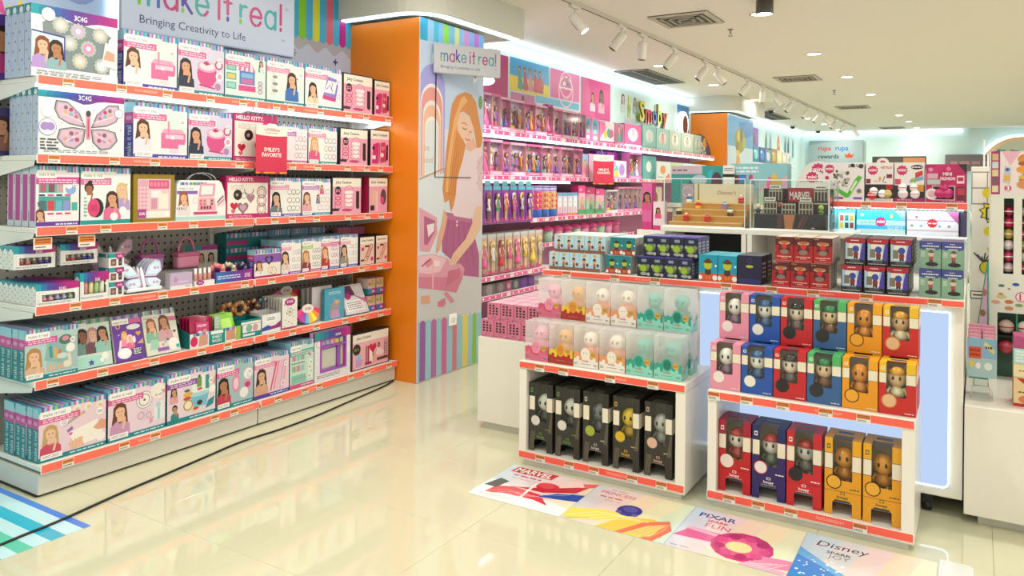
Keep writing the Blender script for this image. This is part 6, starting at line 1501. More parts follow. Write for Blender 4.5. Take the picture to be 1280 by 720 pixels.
spec = [('black', 'purple', 3), ('black', 'blue', 0), ('black', 'pink', 2), ('blonde', 'silver', 0), ('blonde', 'teal', 1), ('auburn', 'white', 1), ('blonde', 'green', 3), ('brown', 'red', 0), ('black', 'pink', 2), ('silver', 'white', 0), ('brown', 'green', 1), ('blonde', 'silver', 3), ('auburn', 'pink', 0)]
hT = [.36, .36, .36, .36, .345, .34, .34, .335, .36, .33, .33, .33, .33]
for k in range(13):
    hr, ds, sk = spec[k]
    side = k == 8
    doll_box(f'boxed doll, {hr} hair, {ds} outfit, {ORD[k]} from the poster pillar, top doll shelf', ysT1[k], ysT1[k + 1], DZ[0], hT[k], 'b8287c' if side else ('e6a4c4' if k % 3 else 'dc5c9c'), 'f0a4cc' if k % 2 else 'e68cbc', hr, ds, style=(2 if k < 3 else k % 2), skin=sk, n=2 if ysT1[k + 1] - ysT1[k] > .22 else 1)
for k, (a, b) in enumerate(((8.43, 8.60), (8.61, 8.83))):
    t = thing('doll_pack', 'tall pack with blue oval window, ' + ['closer to', 'farther from'][k] + ' the poster pillar, top doll shelf', 'pack', (-4.09, a, DZ[0] + .0015), pi / 2)
    w = b - a - .006; mb = carton(w, .05, .30, 'e48ab8'); mb.obj('carton', 'print', t)
    m = MB(); m.face((0, 0, 0), (1, 0, 0), (0, 0, 1), w, .30); m.r(.03, .02, .97, .98, 'cf7aac'); m.e(.5, .66, .42, '4aa8c8', .30); m.e(.5, .66, .3, '2f7fa8', .2); m.girl(.5, .58, .16, '2a1a18', 'c98e68', '8fd0d8'); m.e(.5, .18, .3, 'f0d4e2', .1); m.obj('printed_front', 'print', t)
def plain_pack(name, label, y0, y1, z, h, edge, front, x=-4.085, d=.10, cat='box', group=None):
    return box_thing(name, label, cat, y1 - y0 - .008, d, h, (x, y0 + .004, z + .0015), front, edge, None, pi / 2, group)
plain_pack('toy_box', 'white and pink toy box with unicorn-coloured print on the top doll shelf', 8.85, 9.30, DZ[0], .28, 'f0c4dc', lambda m: (m.r(0, 0, 1, 1, 'f4e4ea'), m.poly([(0, .2), (.4, .7), (.3, 1), (0, 1)], 'e86aa8'), m.e(.36, .42, .13, 'f2c03a', .2), m.e(.6, .5, .12, '3fb0a0', .22), m.e(.8, .4, .14, 'e2588c', .3), m.poly([(.5, .1), (.9, .05), (.95, .4)], 'f4f4f8'), m.r(0, 0, 1, .12, 'd8408c'), m.e(.2, .3, .08, 'f8f0f4')))
plain_pack('toy_box', 'magenta edged toy box with grey doll picture on the top doll shelf', 9.31, 9.62, DZ[0], .29, 'c8307c', lambda m: (m.r(0, 0, 1, 1, 'b86a94'), m.girl(.45, .6, .3, '8a4a5a', 'd9a888', '4f9a94'), m.poly([(.6, .1), (.95, .2), (.9, .9), (.7, .7)], '6a5a70'), m.r(0, 0, 1, .1, 'e08ab8')))
teal_items = [(9.63, 10.25, 'pink doll box with dark teal side', 'pink', '2f7f7c'), (10.29, 10.83, 'teal edged box with long-haired doll', 'silver', '3f9a94'), (10.84, 11.38, 'pale teal box with round pink medallion', 'auburn', '2f7f7c'), (11.39, 11.94, 'pale green patterned box', 'brown', '9fb8a8'), (11.95, 12.58, 'grey-green box with dancing doll', 'brown', 'a9b8a4'), (12.60, 13.0, 'grey-green box next to the triangular pack', 'black', '9aa894')]
for k, (a, b, lb, hr, ed) in enumerate(teal_items):
    plain_pack('toy_box', lb + ', top shelf before the second pillar', a, b, DZ[0], .33 if k > 0 else .31, ed, (lambda hr, k: lambda m: (m.r(0, 0, 1, 1, ['d8508c', '8ab8b0', '9fd0c8', 'bcccbc', 'b4c4b4', 'a4b4a0'][k]), m.e(.5, .55, .3, ['f0c0d4', 'c8d8d4', 'f2d8cc', 'e2e8dc', 'd9e0d4', 'c4d0c0'][k], .3), m.girl(.5, .55, .22, HR[hr], 'e6b898', ['f4d0e0', 'a9c8c4', 'e8a0a8', 'd9d4c4', 'c9c4b4', '7a9a8a'][k]), m.r(0, 0, 1, .1, ['f4d4e4', '6aa8a4', '8ac0b8', 'a8b8a0', '98a890', '889880'][k])))(hr, k), d=.14)
t = thing('toy_pack', 'triangular dark pack with gold and white confetti print at the end of the top shelf', 'pack', (-4.10, 13.03, DZ[0] + .0015), pi / 2)
MB().prism([(0, 0), (.62, 0), (.50, .17), (.24, .33), (0, .36)], 0, .16, '27344a').obj('carton', 'print', t)
m = MB(); m.face((0, 0, 0), (1, 0, 0), (0, 0, 1), .62, .36)
for k in range(26): m.e(.06 + .5 * rd.random(), .06 + .5 * rd.random(), .035 + .02 * rd.random(), ['f2f0e8', 'd89a2a', 'c8324a', '3a6ab0', 'e8d8b0'][k % 5], n=7)
m.e(.34, .62, .14, 'd99a2a'); m.obj('printed_front', 'print', t)

# second shelf of dolls
ysT2 = [5.78, 5.98, 6.173, 6.287, 6.522, 6.676, 6.984, 7.331, 7.589, 7.782, 8.107, 8.342]
sp2 = [('black', 'blue', 0), ('black', 'red', 2), ('black', 'pink', 1), ('blonde', 'white', 0), ('blonde', 'pink', 3), ('brown', 'blue', 0), ('blonde', 'yellow', 1), ('black', 'teal', 2), ('auburn', 'purple', 0), ('silver', 'silver', 3), ('pink', 'orange', 0)]
for k in range(11):
    hr, ds, sk = sp2[k]
    doll_box(f'boxed doll, {hr} hair, {ds} outfit, {ORD[k]} from the poster pillar, second doll shelf', ysT2[k], ysT2[k + 1], DZ[1], .355 - .01 * (k > 3), 'e6b0cc' if k % 2 else 'da62a0', 'f2b0d2' if k % 3 else 'e890c0', hr, ds, style=(2 if k < 3 else k % 2), skin=sk, n=2 if ysT2[k + 1] - ysT2[k] > .25 else 1)
plain_pack('toy_box', 'magenta and blue toy box beside the red hanging card on the second doll shelf', 8.345, 8.52, DZ[1], .29, 'd0308c', lambda m: (m.r(0, 0, 1, 1, '8ab4d8'), m.r(0, 0, 1, .5, 'd9a4b4'), m.girl(.5, .5, .26, 'b87a4a', 'e6b898', 'e06a9c')))
plain_pack('toy_box', 'pink toy box half hidden by the red hanging card', 8.53, 9.0, DZ[1], .30, 'f0a0cc', lambda m: m.r(0, 0, 1, 1, 'e9b4d4'))
plain_pack('toy_box', 'white and pink toy box with unicorn print below the magenta boxes', 9.05, 9.72, DZ[1], .24, 'f4d4e4', lambda m: (m.r(0, 0, 1, 1, 'f6ecf0'), m.e(.2, .6, .13, 'e85aa0', .3), m.e(.48, .5, .12, '4ab8b0', .26), m.e(.76, .5, .15, 'b080d0', .34), m.e(.5, .2, .1, 'f2c03a'), m.r(0, 0, 1, .1, 'e878b4'), m.e(.4, .78, .08, 'f0a0c8')))
for k in range(2): plain_pack('toy_box', ['purple', 'bright magenta'][k] + ' toy box standing at the back of the second doll shelf', 9.1 + .35 * k, 9.42 + .4 * k, DZ[1], .36, ['8a2ab0', 'd848c8'][k], lambda m: None, x=-4.25)
doll_box('large pink boxed princess doll at the pink end of the second doll shelf', 9.785, 10.24, DZ[1], .37, 'e07ac0', 'e4a8d0', 'silver', 'pink', style=2, d=.12)
it2 = [(10.31, 10.84, 'teal box with white bird print', '3f9a94', '5aa8a4'), (10.86, 11.47, 'white box with orange stripes', 'e9f0ee', 'e8f0ee'), (11.48, 12.0, 'green and white box with red wedge', 'd9e4c4', 'cfe0b0'), (12.02, 12.74, 'pale blue box with small print', 'dbeef0', 'd4ecf0'), (12.76, 13.3, 'white box with blue flower corner', 'e6f0f4', 'dceef4')]
for k, (a, b, lb, ed, bg) in enumerate(it2):
    plain_pack('toy_box', lb + ', second shelf before the second pillar', a, b, DZ[1], .34 if k < 1 else .28, ed, (lambda bg, k: lambda m: (m.r(0, 0, 1, 1, bg), m.e(.45, .55, .2, ['e6eae6', 'f0a060', 'b8c83a', 'b8d8e0', '4a7fc0'][k], .24), m.poly([(.5, 0), (1, 0), (.9, .4)], ['3f8a86', 'e87a6a', 'e2485a', 'c4dce4', '3fae8a'][k]), m.lines(.1, .1, .5, .2, '8aa0a0', 1, k)))(bg, k), d=.14)

# third shelf: hung purple packs, tubes, bears, tall boxes, dolls
for k in range(8):
    a = 5.80 + .158 * k
    t = thing('doll_pack', f'purple backed hanging doll pack, {ORD[k]} from the poster pillar, below the second doll shelf', 'doll pack', (-4.0, a, 1.205), pi / 2)
    w, h = .142, .375
    mb = MB(); mb.box(0, w, .028, .030, 0, h, ['7a2aa0', 'b0b0c4'][k % 2 if k < 3 else 0], {'f': '8a2fa8'}); mb.face((0, .028, 0), (1, 0, 0), (0, 0, 1), w, h); mb.r(.1, .04, .9, .14, 'e848a0'); mb.r(.04, .88, .96, .98, '4fb0c0'); mb.lines(.56, .3, .9, .84, ['d84aa8', 'b04ad0'][k % 2], 6, k); mb.obj('card', 'print', t)
    link('doll', doll_mesh(.29, HR[list(HR)[k % 6]], SK[k % 4], DRS[['yellow', 'blue', 'white', 'green', 'orange', 'pink', 'silver', 'purple'][k]], 1), t, (w * .4, .012, .03))
    mb = MB(); mb.box(.004, w - .004, -.004, -.003, .01, h * .9, 'fff'); mb.obj('blister', 'film', t)
    hk_ = thing('display_hook', f'chrome hook with teal hanging card above the {ORD[k]} purple doll pack', 'hook', (-4.508, a + w / 2, 1.59), 0)
    MB().tube([(0, 0, 0), (.46, 0, 0), (.47, 0, .012)], .003, 'aaa').obj('arm', 'chrome', hk_)
    mb = MB().box(.470, .473, -.05, .05, -.02, .035, '5fa8b0'); mb.obj('price_tag', 'print', hk_)
for k, (y, r_) in enumerate(((7.10, .075), (7.28, .075), (7.45, .075), (7.62, .075))):
    t = thing('toy_tube', f'cylindrical toy tube in blue and tan, {ORD[k]} after the purple doll packs', 'tube', (-4.13, y, DZ[2] + .0015), 0)
    mb = MB(); mb.lathe([(r_, 0), (r_, .09), (r_, .29), (r_, .30), (r_, .33)], 'b9906a', n=20, cols=['2f62c0', ['b88a62', 'c23a7a', 'c89a6a', 'd0a070'][k], '8a7ab8', '9a8ac8']); mb.obj('tube_wall', 'gloss', t)
    mb = MB(); mb.lathe([(r_ + .002, .330), (r_ + .002, .345), (r_ * .9, .348)], '8f86b8', n=20); mb.obj('lid', 'gloss', t)
    mb = MB()
    for j in range(9): mb.ball((r_ * cos(-.6 + .22 * (j % 3) * 1.4) * 1.0, r_ * sin(-.6 + .3 * (j % 3) * 1.4), .13 + .06 * (j // 3)), .006, .018, .022, ['e85a8a', 'f2b84a', 'c84a3a'][(j + k) % 3], 6, 4)
    mb.obj('printed_motif', 'gloss', t)
for k in range(4):
    plain_pack('plush_pack', f'white and pastel bear-free plush pack, {ORD[k]} after the blue tubes' if False else f'white and pastel plush pack, {ORD[k]} after the blue and tan tubes', 7.72 + .13 * k, 7.845 + .13 * k, DZ[2], .27, 'e2b4d0', (lambda k: lambda m: (m.r(0, 0, 1, 1, 'd8dcf0'), m.r(0, .86, 1, 1, '6ab0dc'), m.e(.5, .56, .34, 'f6f2f4', .24), m.e(.5, .26, .30, 'f2b0c8', .16), m.e(.38, .6, .05, '444'), m.e(.62, .6, .05, '444'), m.r(0, 0, 1, .12, ['e85aa0', 'f07aa8', 'f08a5a', 'f0785a'][k])))(k))
for k, (a, b) in enumerate(((8.25, 8.45), (8.46, 8.72), (8.73, 8.99))):
    plain_pack('toy_box', f'tall pink box fading to green with a doll picture, {ORD[k]} after the plush packs', a, b, DZ[2], .355 - .02 * k, 'e83a8a', (lambda k: lambda m: (m.r(0, 0, 1, 1, '4aa86a'), m.r(0, .2, 1, .55, 'a8c8b0'), m.r(0, .5, 1, .75, 'eab4cc'), m.r(0, .74, 1, 1, 'e8408c'), m.t('doll', .2, .82, .08, 'fbe8f0', .6, True), m.girl(.55, .42, .18, 'c9a050', 'e6b898', ['e06a9c', '3f8a8a', '8a5ab0'][k])))(k))
ysT3 = [9.05, 9.42, 9.627, 9.794, 9.965, 10.141, 10.25]
for k in range(6):
    doll_box(f'small boxed doll, {ORD[k]} after the green and pink boxes on the third doll shelf', ysT3[k], ysT3[k + 1], DZ[2], .30 if k == 0 else .34, 'd070a0' if k else 'd9d0d4', 'e9d9dc', ['brown', 'blonde', 'blonde', 'pink', 'auburn', 'black'][k], ['pink', 'green', 'teal', 'pink', 'purple', 'red'][k], style=k % 2, skin=k % 3, n=2 if k == 0 else 1)
plain_pack('toy_box', 'beige box with brown animal print past the pink shelf end', 10.35, 11.1, DZ[2], .34, 'd9c8a4', lambda m: (m.r(0, 0, 1, 1, 'd8cbb0'), m.e(.6, .5, .18, '8a6a3a', .3), m.e(.5, .75, .1, '4a3a2a', .1), m.lines(.1, .1, .4, .8, '8a7a5a', 6, 3)), d=.14)
for k in range(10):
    t = thing('toy_tub', f'round pink topped tub in the dark recess, {ORD[k]} from the pillar end', 'tub', (-4.27, 7.55 + .24 * k, .9265), 0)
    mb = MB(); mb.lathe([(.075, 0), (.085, .13)], 'b8506e', n=14, cols=[['c85a8a', 'a8c8b0', 'd88ab0'][k % 3]]); mb.obj('tub_wall', 'gloss', t)
    mb = MB(); mb.lathe([(.090, .13), (.090, .155), (.06, .18), (.02, .19)], 'e04a94', n=14); mb.obj('lid', 'gloss', t)
for k in range(10):
    a = 5.80 + .158 * k
    t = thing('doll_pack', f'slim clear doll pack hanging above the pink price rail, {ORD[k]} from the poster pillar', 'doll pack', (-4.05, a, .70), pi / 2)
    w, h = .145, .40
    mb = MB(); mb.box(0, w, .034, .036, 0, h, 'd9b0a0', {'f': 'e2c4b4' if k % 2 else 'd8b8ac'}); mb.face((0, .034, 0), (1, 0, 0), (0, 0, 1), w, h); mb.r(.05, .0, .95, .10, 'e8488c'); mb.r(.55, .35, .95, .62, 'f0e4e8' if k % 2 else 'e05a9c'); mb.lines(.6, .4, .9, .58, 'd83a7c', 2, k); mb.r(.1, .92, .9, .99, 'b9d4e0'); mb.obj('card', 'print', t)
    link('doll', doll_mesh(.33, HR[['blonde', 'brown', 'blonde', 'blonde', 'auburn', 'blonde', 'pink', 'blonde', 'blonde', 'blonde'][k]], SK[k % 2 * 3], DRS[['blue', 'pink', 'pink', 'white', 'red', 'pink', 'pink', 'yellow', 'yellow', 'silver'][k]], k % 2), t, (w * .42, .012, .025))
    MB().box(.004, w - .004, -.006, -.005, .01, h * .92, 'fff').obj('blister', 'film', t)
    for j in range(2): dup(t, (-4.05 - .078 * (j + 1), a, .70), None, f'slim clear doll pack {ORD[j]} behind the {ORD[k]} front one above the pink price rail', 'slim doll packs behind the front row')
ysT5 = [5.80, 6.0, 6.194, 6.44, 6.622, 6.747, 6.909, 7.077, 7.215]
for k in range(8):
    c = ['8a2a5a', '6a3a4a', '7a6a70', '7a6870', 'b8507c', '5a5a60', '6a2a8a', '6a2a8a'][k]
    plain_pack('toy_box', f'small dark box on the lowest doll shelf, {ORD[k]} from the poster pillar', ysT5[k], ysT5[k + 1], DZ[4], .105, c, (lambda k, c: lambda m: (m.r(.06, .1, .94, .9, c), m.e(.5, .5, .25, ['b86a8a', '8a5a6a', 'a89aa0', '9a8a90', 'e0a0b8', '9a9a9a', '7a3aa0', '7a3aa0'][k])))(k, c), x=-4.09)
mb = red_card('hanging_card', 'red hanging card with white lettering on the doll shelves', (-3.985, 8.45, 1.60), pi / 2 - .55, .30, .36, [('SMILEY\'S', .50), ('FAVORITE', .39)])
MB().tube([(.15, .001, .36), (.15, .08, .47), (.15, .160, .50)], .004, 'b9b9b9', 5).obj('clip', 'gloss', mb)

# ---- second pillar, beyond it more toys
mb = MB().box(-3.88, -3.872, 13.9, 15.7, .003, 2.92, 'cfe4f2'); mb.clip = False
mb.face((-3.872, 13.9, 0), (0, 1, 0), (0, 0, 1), 1.8, 2.92)
mb.r(0, 0, 1, 1, 'd4e8f2'); mb.poly([(0, .8), (1, .8), (1, .99), (0, .99)], '6ab4e4'); mb.poly([(.5, .84), (1, .9), (1, .98), (.4, .96)], '3a8ad0'); mb.e(.45, .84, .22, 'a89a2a', .08); mb.e(.40, .87, .06, 'd9cc4a', .04); mb.e(.5, .88, .05, '7a7420', .05); mb.e(.62, .83, .06, 'c9b83a', .04); mb.e(.36, .80, .06, '8a8226', .04)
mb.poly([(.28, .64), (.42, .62), (.46, .72), (.34, .78)], 'e0a83a'); mb.e(.38, .76, .07, 'edc04a', .02); mb.r(.05, .0, .95, .3, 'a8d0e4')
pillar(-4.56, -3.88, 13.9, 15.7, mb)
sg = thing('display_shelving', 'distant shelving bay of blue toys beyond the second orange pillar', 'shelving', (0, 0, 0))
for z in (2.1, 1.6, 1.1): MB().cbox(-4.5, -4.0, 15.75, 20.5, z - .03, z, 'ddd', .003).obj('shelf', 'metal', sg); 
MB().box(-4.54, -4.51, 15.75, 20.5, .0, 2.1, 'cfe6e8').obj('back_panel', 'wall', sg); MB().box(-4.5, -4.04, 15.75, 20.5, .0, .12, 'ccc').obj('base', 'base_metal', sg)
far = [('dark teal box with swirls', '1f5f7a', .36), ('teal box of blue shapes', '2a7f94', .34), ('deep blue box', '1f4f94', .34), ('blue and white box', '6aa0b8', .32), ('tan and gold box', 'b0924a', .36), ('pale box with yellow base', 'd9d4b0', .34), ('beige box with dark side', 'c9bcae', .32), ('white patterned box', 'dfe4e0', .32)]
for k, (lb, c, h) in enumerate(far):
    plain_pack('toy_box', lb + ' on the far shelf beyond the second pillar', 15.8 + .56 * k, 16.34 + .56 * k, 2.1, h, c, (lambda k, c: lambda m: (m.r(.04, .04, .96, .96, c), m.e(.5, .5, .3, ['3f9ab0', '8ad0d8', '4a8ad0', 'e6eef0', 'e0c060', 'f0e8a0', 'e4dcd0', 'b0c0c0'][k], .3), m.e(.3, .7, .12, 'f0f0f0', .1)))(k, c), x=-4.03, d=.2)
for k, (a, b, z0, z1, bg, sh_, lb) in enumerate(((15.9, 16.7, 2.5, 3.0, 'f0f0ec', 'd8404a', 'white and red wall poster beyond the second pillar'), (17.0, 18.9, 2.48, 2.98, '8a4ac0', '7a1f4a', 'purple wall poster beyond the second pillar'))):
    t = thing('wall_poster', lb, 'poster', (-4.535, a, z0), pi / 2)
    MB().box(0, b - a, 0, .012, 0, z1 - z0, 'eee').obj('board', 'print', t)
    m = MB(); m.face((0, 0, 0), (1, 0, 0), (0, 0, 1), b - a, z1 - z0); m.r(0, 0, 1, 1, bg); m.e(.55, .45, .3, sh_, .4); m.r(.45, .3, .62, .6, 'f0f0f4'); m.e(.3, .75, .14, 'e6d83a' if k == 0 else 'b88ae0', .16); m.obj('printed_front', 'print', t)
t = thing('wall_decal', 'small painted rockets and trees on the pale far wall', 'decal', (-4.553, 19.4, 2.35), pi / 2)
m = MB(); m.face((0, 0, 0), (1, 0, 0), (0, 0, 1), 4.0, .7)
for u, c, r_ in ((.1, '5a8a94', .03), (.22, '6ab0d8', .03), (.45, 'e8743a', .04), (.66, '4a9ac8', .03), (.76, '5a7a8a', .03), (.92, '7ac0d8', .035)): m.poly([(u - r_, .1), (u + r_, .1), (u + r_ * .8, .6), (u, .9), (u - r_ * .8, .6)], c)
m.e(.45, .5, .02, 'f4d04a', .1); m.obj('printed_front', 'print', t)

# ================================================================ the island: lit counter with two low shelf units in front
isl = thing('display_counter', 'long white counter with coral price rail and glowing blue front panel', 'counter', (0, 0, 0))
CT = 1.064
MB().cbox(-2.32, -.046, 4.20, 5.62, 1.028, CT, 'ddd', .004, 2).obj('top', 'laminate', isl)
MB().cbox(-2.28, -.050, 4.262, 5.60, .10, 1.0275, 'ddd', .004).obj('body', 'laminate', isl)
MB().cbox(-2.20, -.112, 4.40, 5.5, .055, .0995, 'ddd', .003).obj('plinth', 'laminate', isl)
MB().box(-1.334, -.105, 4.2575, 4.2615, .147, 1.00, '9fc4f5').obj('glow_panel', 'panel_glow', isl)
mb = MB()
q = [(-1.334, .150)] + [(-.135, .150)] + [(-.135 + .027 * sin(pi / 2 * i / 5), .177 - .027 * cos(pi / 2 * i / 5)) for i in range(6)] + [(-.108, .20), (-.108, 1.0)]
mb.tube([(x, 4.253, z) for x, z in q], .004, 'fff', 6); mb.obj('light_edge', 'led_profile', isl)
MB().box(-1.334, -.115, 4.250, 4.256, .994, 1.0, 'fff').obj('light_edge', 'led_profile', isl)
for x in (-.20, -1.3, -2.1):
    mb = MB(); mb.T = Matrix.Translation((x, 4.33, .028)) @ Matrix.Rotation(pi / 2, 4, 'Y'); mb.lathe([(.010, -.020), (.026, -.018), (.027, 0), (.026, .018), (.010, .020)], '141416', n=14); mb.T = None
    mb.box(x - .026, x + .026, 4.31, 4.36, .03, .0995, '1a1a1c'); mb.obj('caster', 'black', isl)
def front_rail(parent, x0, x1, y, z0, z1, tags, words=()):
    mb = MB().box(x0, x1, y - .003, y, z0, z1, 'f2efe8'); mb.box(x0 + .004, x1 - .004, y - .0055, y - .003, z0 + .004, z1 - .004, 'ea5a48')
    mb.face((x0, y - .0055, z0 + .004), (1, 0, 0), (0, 0, 1), x1 - x0, z1 - z0 - .008)
    for u in words: mb.t('TOYS KINGDOM', u, .3, .4, 'f6a894', .12 / (x1 - x0), True)
    r_ = mb.obj('price_rail', 'gloss', parent)
    for x in tags: link('price_tag', itag, r_, (x, y - .0058, (z0 + z1) / 2 - .004))
mb = MB().box(-.03, .03, -.0022, 0, -.020, .020, 'f4f1ea'); mb.face((-.03, -.0022, -.02), (1, 0, 0), (0, 0, 1), .06, .04); mb.r(.02, .5, .98, .98, 'e2853a'); mb.lines(.08, .58, .92, .92, '6a3a20', 2, 3).lines(.08, .12, .7, .4, '444', 2, 4); itag = mb.mesh('price_tag', M['print'])
front_rail(isl, -2.32, -.046, 4.1995, 1.031, 1.066, (-2.15, -1.83, -1.58, -1.17, -.93, -.72, -.47, -.17), (.27, .70))

def unit(label, x0, x1, y0, y1, ztop, ix0, ix1, iz0, iz1, tt, tb, back=True):
    t = thing('shelf_unit', label, 'shelf unit', (0, 0, 0))
    MB().cbox(x0, x1, y0, y1, ztop - .045, ztop, 'ddd', .003).obj('top', 'laminate', t)
    MB().cbox(x0, ix0, y0, y1, .032, ztop - .0455, 'ddd', .002).obj('side_panel', 'laminate', t)
    MB().cbox(ix1, x1, y0, y1, .032, ztop - .0455, 'ddd', .002).obj('side_panel', 'laminate', t)
    MB().box(ix0 + .0002, ix1 - .0002, y0 + .004, y1 - .02, .032, iz0, 'ddd').obj('bottom_shelf', 'laminate', t)
    if back: MB().box(ix0 + .0002, ix1 - .0002, y1 - .018, y1 - .002, .032, ztop - .046, 'ddd').obj('back_panel', 'laminate', t)
    MB().box(x0 + .025, x1 - .025, y0 + .02, y1 - .02, 0, .0315, 'bbb').obj('plinth', 'base_metal', t)
    front_rail(t, x0, x1, y0 - .0005, ztop - .044, ztop - .003, tt, (.55,)); front_rail(t, x0, x1, y0 - .0005, .042, .084, tb, (.56,))
    return t
u1 = unit('low white shelf unit holding frosted boxes above and black boxes below', -2.225, -1.25, 3.762, 4.225, .594, -2.178, -1.302, .085, .530, (-2.09, -1.94, -1.66, -1.42), (-2.08, -1.9, -1.75, -1.53, -1.37))
u2 = unit('low white shelf unit holding colourful window boxes on both levels', -1.142, -.224, 3.782, 4.225, .582, -1.098, -.276, .080, .505, (-1.11, -.95, -.78, -.59, -.43), (-1.03, -.89, -.74, -.44), False)

def figure_mesh(h, head, body, legs, extra=None, eyes=True):
    """plain round-headed vinyl toy: big head, short body, stubby arms and legs"""
    mb = MB(); s = h
    for sg in (-1, 1):
        mb.lathe([(.10 * s, 0), (.11 * s, .03 * s), (.075 * s, .07 * s), (.07 * s, .16 * s)], legs, (sg * .095 * s, 0, 0), n=9)
        mb.tube([(sg * .16 * s, 0, .40 * s), (sg * .24 * s, -.02 * s, .28 * s), (sg * .22 * s, -.05 * s, .20 * s)], [.05 * s, .045 * s, .045 * s], body, 6)
    mb.lathe([(.11 * s, .13 * s), (.19 * s, .17 * s), (.19 * s, .28 * s), (.13 * s, .42 * s), (.07 * s, .46 * s)], body, n=12, sy=.85)
    mb.ball((0, 0, .68 * s), .26 * s, .23 * s, .27 * s, head, 14, 9)
    if eyes:
        for sg in (-1, 1): mb.ball((sg * .085 * s, -.205 * s, .70 * s), .038 * s, .03 * s, .062 * s, '1a1412', 8, 5)
    if extra: mb.lathe([(.235 * s, .80 * s), (.20 * s, .90 * s), (.10 * s, .97 * s), (.01 * s, .985 * s)], extra, n=12)
    return mb.mesh('toy_figure', M['gloss'])

# ---- frosted boxes on unit 1
FR = {'pink': ('f2a0bc', 'e0708f', 'f08fb0', 'd9587a'), 'amber': ('e9a83a', 'b42a1e', 'e0902c', 'f2cc2a'), 'cream': ('f3e3d8', 'f4eee6', 'f08a4a', 'f0a070'), 'orange': ('f3e0d4', 'f4eee6', 'ee8a4a', 'ee9a68'), 'mint': ('48b8a6', '8fdcc8', '1f9a86', '2fa592'), 'teal': ('3fae9e', '8fdcc8', '12806e', '2fa592')}
def frosted_proto(kind, w=.148, d=.105, h=.222):
    headc, low, bodyc, band = FR[kind]
    parts = []
    mb = MB()
    mb.box(0, w, 0, d, 0, h, 'eef2ee'); parts.append(('frosted_shell', mb.mesh('frosted_shell', M['frost']), None))
    m = MB(); m.clip = True
    for o, ux, ww, main in (((0, 0, 0), (1, 0, 0), w, True), ((w, 0, 0), (0, 1, 0), d, False)):
        m.face(o, ux, (0, 0, 1), ww, h)
        if main:
            top = .36
            pts = [(0, 0), (1, 0), (1, top)] + [(1 - i / 16, top + .03 * sin(i * 2.4)) for i in range(1, 16)] + [(0, top)]
            m.poly(pts, band)
            lowp = [(0, 0), (1, 0)]
            for i in range(9): lowp += [(1 - i / 9, .17 + (.07 if i % 2 else 0) + .02 * (i % 3)), (1 - (i + .9) / 9, .17 + (.07 if i % 2 else 0) + .02 * (i % 3))]
            m.poly(lowp + [(0, .17)], low)
            m.e(.48, .34, .19, headc if kind != 'cream' else 'f6f0e8', .15); m.e(.48, .34, .15, 'f8efe2' if kind in ('cream', 'orange') else bodyc, .12); m.e(.42, .355, .018, '333'); m.e(.54, .355, .018, '333')
            m.e(.80, .33, .115, 'd9a94a'); m.lines(.72, .30, .88, .36, '7a5a1a', 2, 4)
            m.t('hoopy', .48, .16, .065, 'c2183a', .42, True, True); m.lines(.3, .07, .7, .10, '888', 1, 3); m.lines(.04, .05, .16, .12, '666', 3, 4); m.lines(.82, .05, .97, .10, '666', 2, 5)
        else:
            m.poly([(0, 0), (1, 0), (1, .42), (.7, .30), (.3, .14), (0, .10)], low if kind in ('mint', 'teal') else band); m.poly([(.3, .08), (1, .3), (1, .42), (.5, .22)], band); m.t('hoopy', .72, .24, .06, 'f0f4f0', .4, True, True, .4)
    parts.append(('printed_front', m.mesh('printed_front', M['print']), None))
    mb = MB(); s = .17
    for sg in (-1, 1): mb.lathe([(.02, .012), (.026, .02), (.022, .06)], bodyc, (sg * .018, 0, 0), n=9)
    mb.lathe([(.03, .03), (.042, .05), (.040, .08), (.025, .115)], bodyc, n=12); mb.ball((0, 0, .145), .044, .040, .042, headc, 12, 8)
    for sg in (-1, 1): mb.ball((sg * .014, -.036, .148), .006, .005, .008, '2a201c', 6, 4); mb.tube([(sg * .036, 0, .10), (sg * .05, -.01, .06)], [.012, .012], bodyc, 6)
    mb.lathe([(.045, .002), (.045, .011)], low, n=14)
    parts.append(('toy_figure', mb.mesh('toy_figure', M['gloss']), (w / 2 + .008, d / 2, .003)))
    return parts
kinds = ['pink', 'amber', 'cream', 'orange', 'mint', 'teal']
fp = {k: frosted_proto(k) for k in kinds}
pos_ = ['first', 'second', 'third', 'fourth', 'fifth', 'sixth']
nm_ = {'pink': 'pink', 'amber': 'amber and red', 'cream': 'cream and orange', 'orange': 'pale peach', 'mint': 'mint', 'teal': 'deep teal'}
def frosted(kind, x, y, z, label, group=None):
    t = thing('frosted_toy_box', label, 'toy box', (x, y, z), 0, group)
    for n_, me, lc in fp[kind]: link(n_, me, t, lc)
for i, k in enumerate(kinds):
    x = -2.208 + .1552 * i
    frosted(k, x, 3.795, .5955, f'frosted box with {nm_[k]} figure in the lower front row on the low unit')
    frosted(k, x, 3.945, .5955, f'frosted box with {nm_[k]} figure hidden under the upper row')
    frosted(k, x, 3.945, .8185, f'frosted box with {nm_[k]} figure in the raised upper row')
    
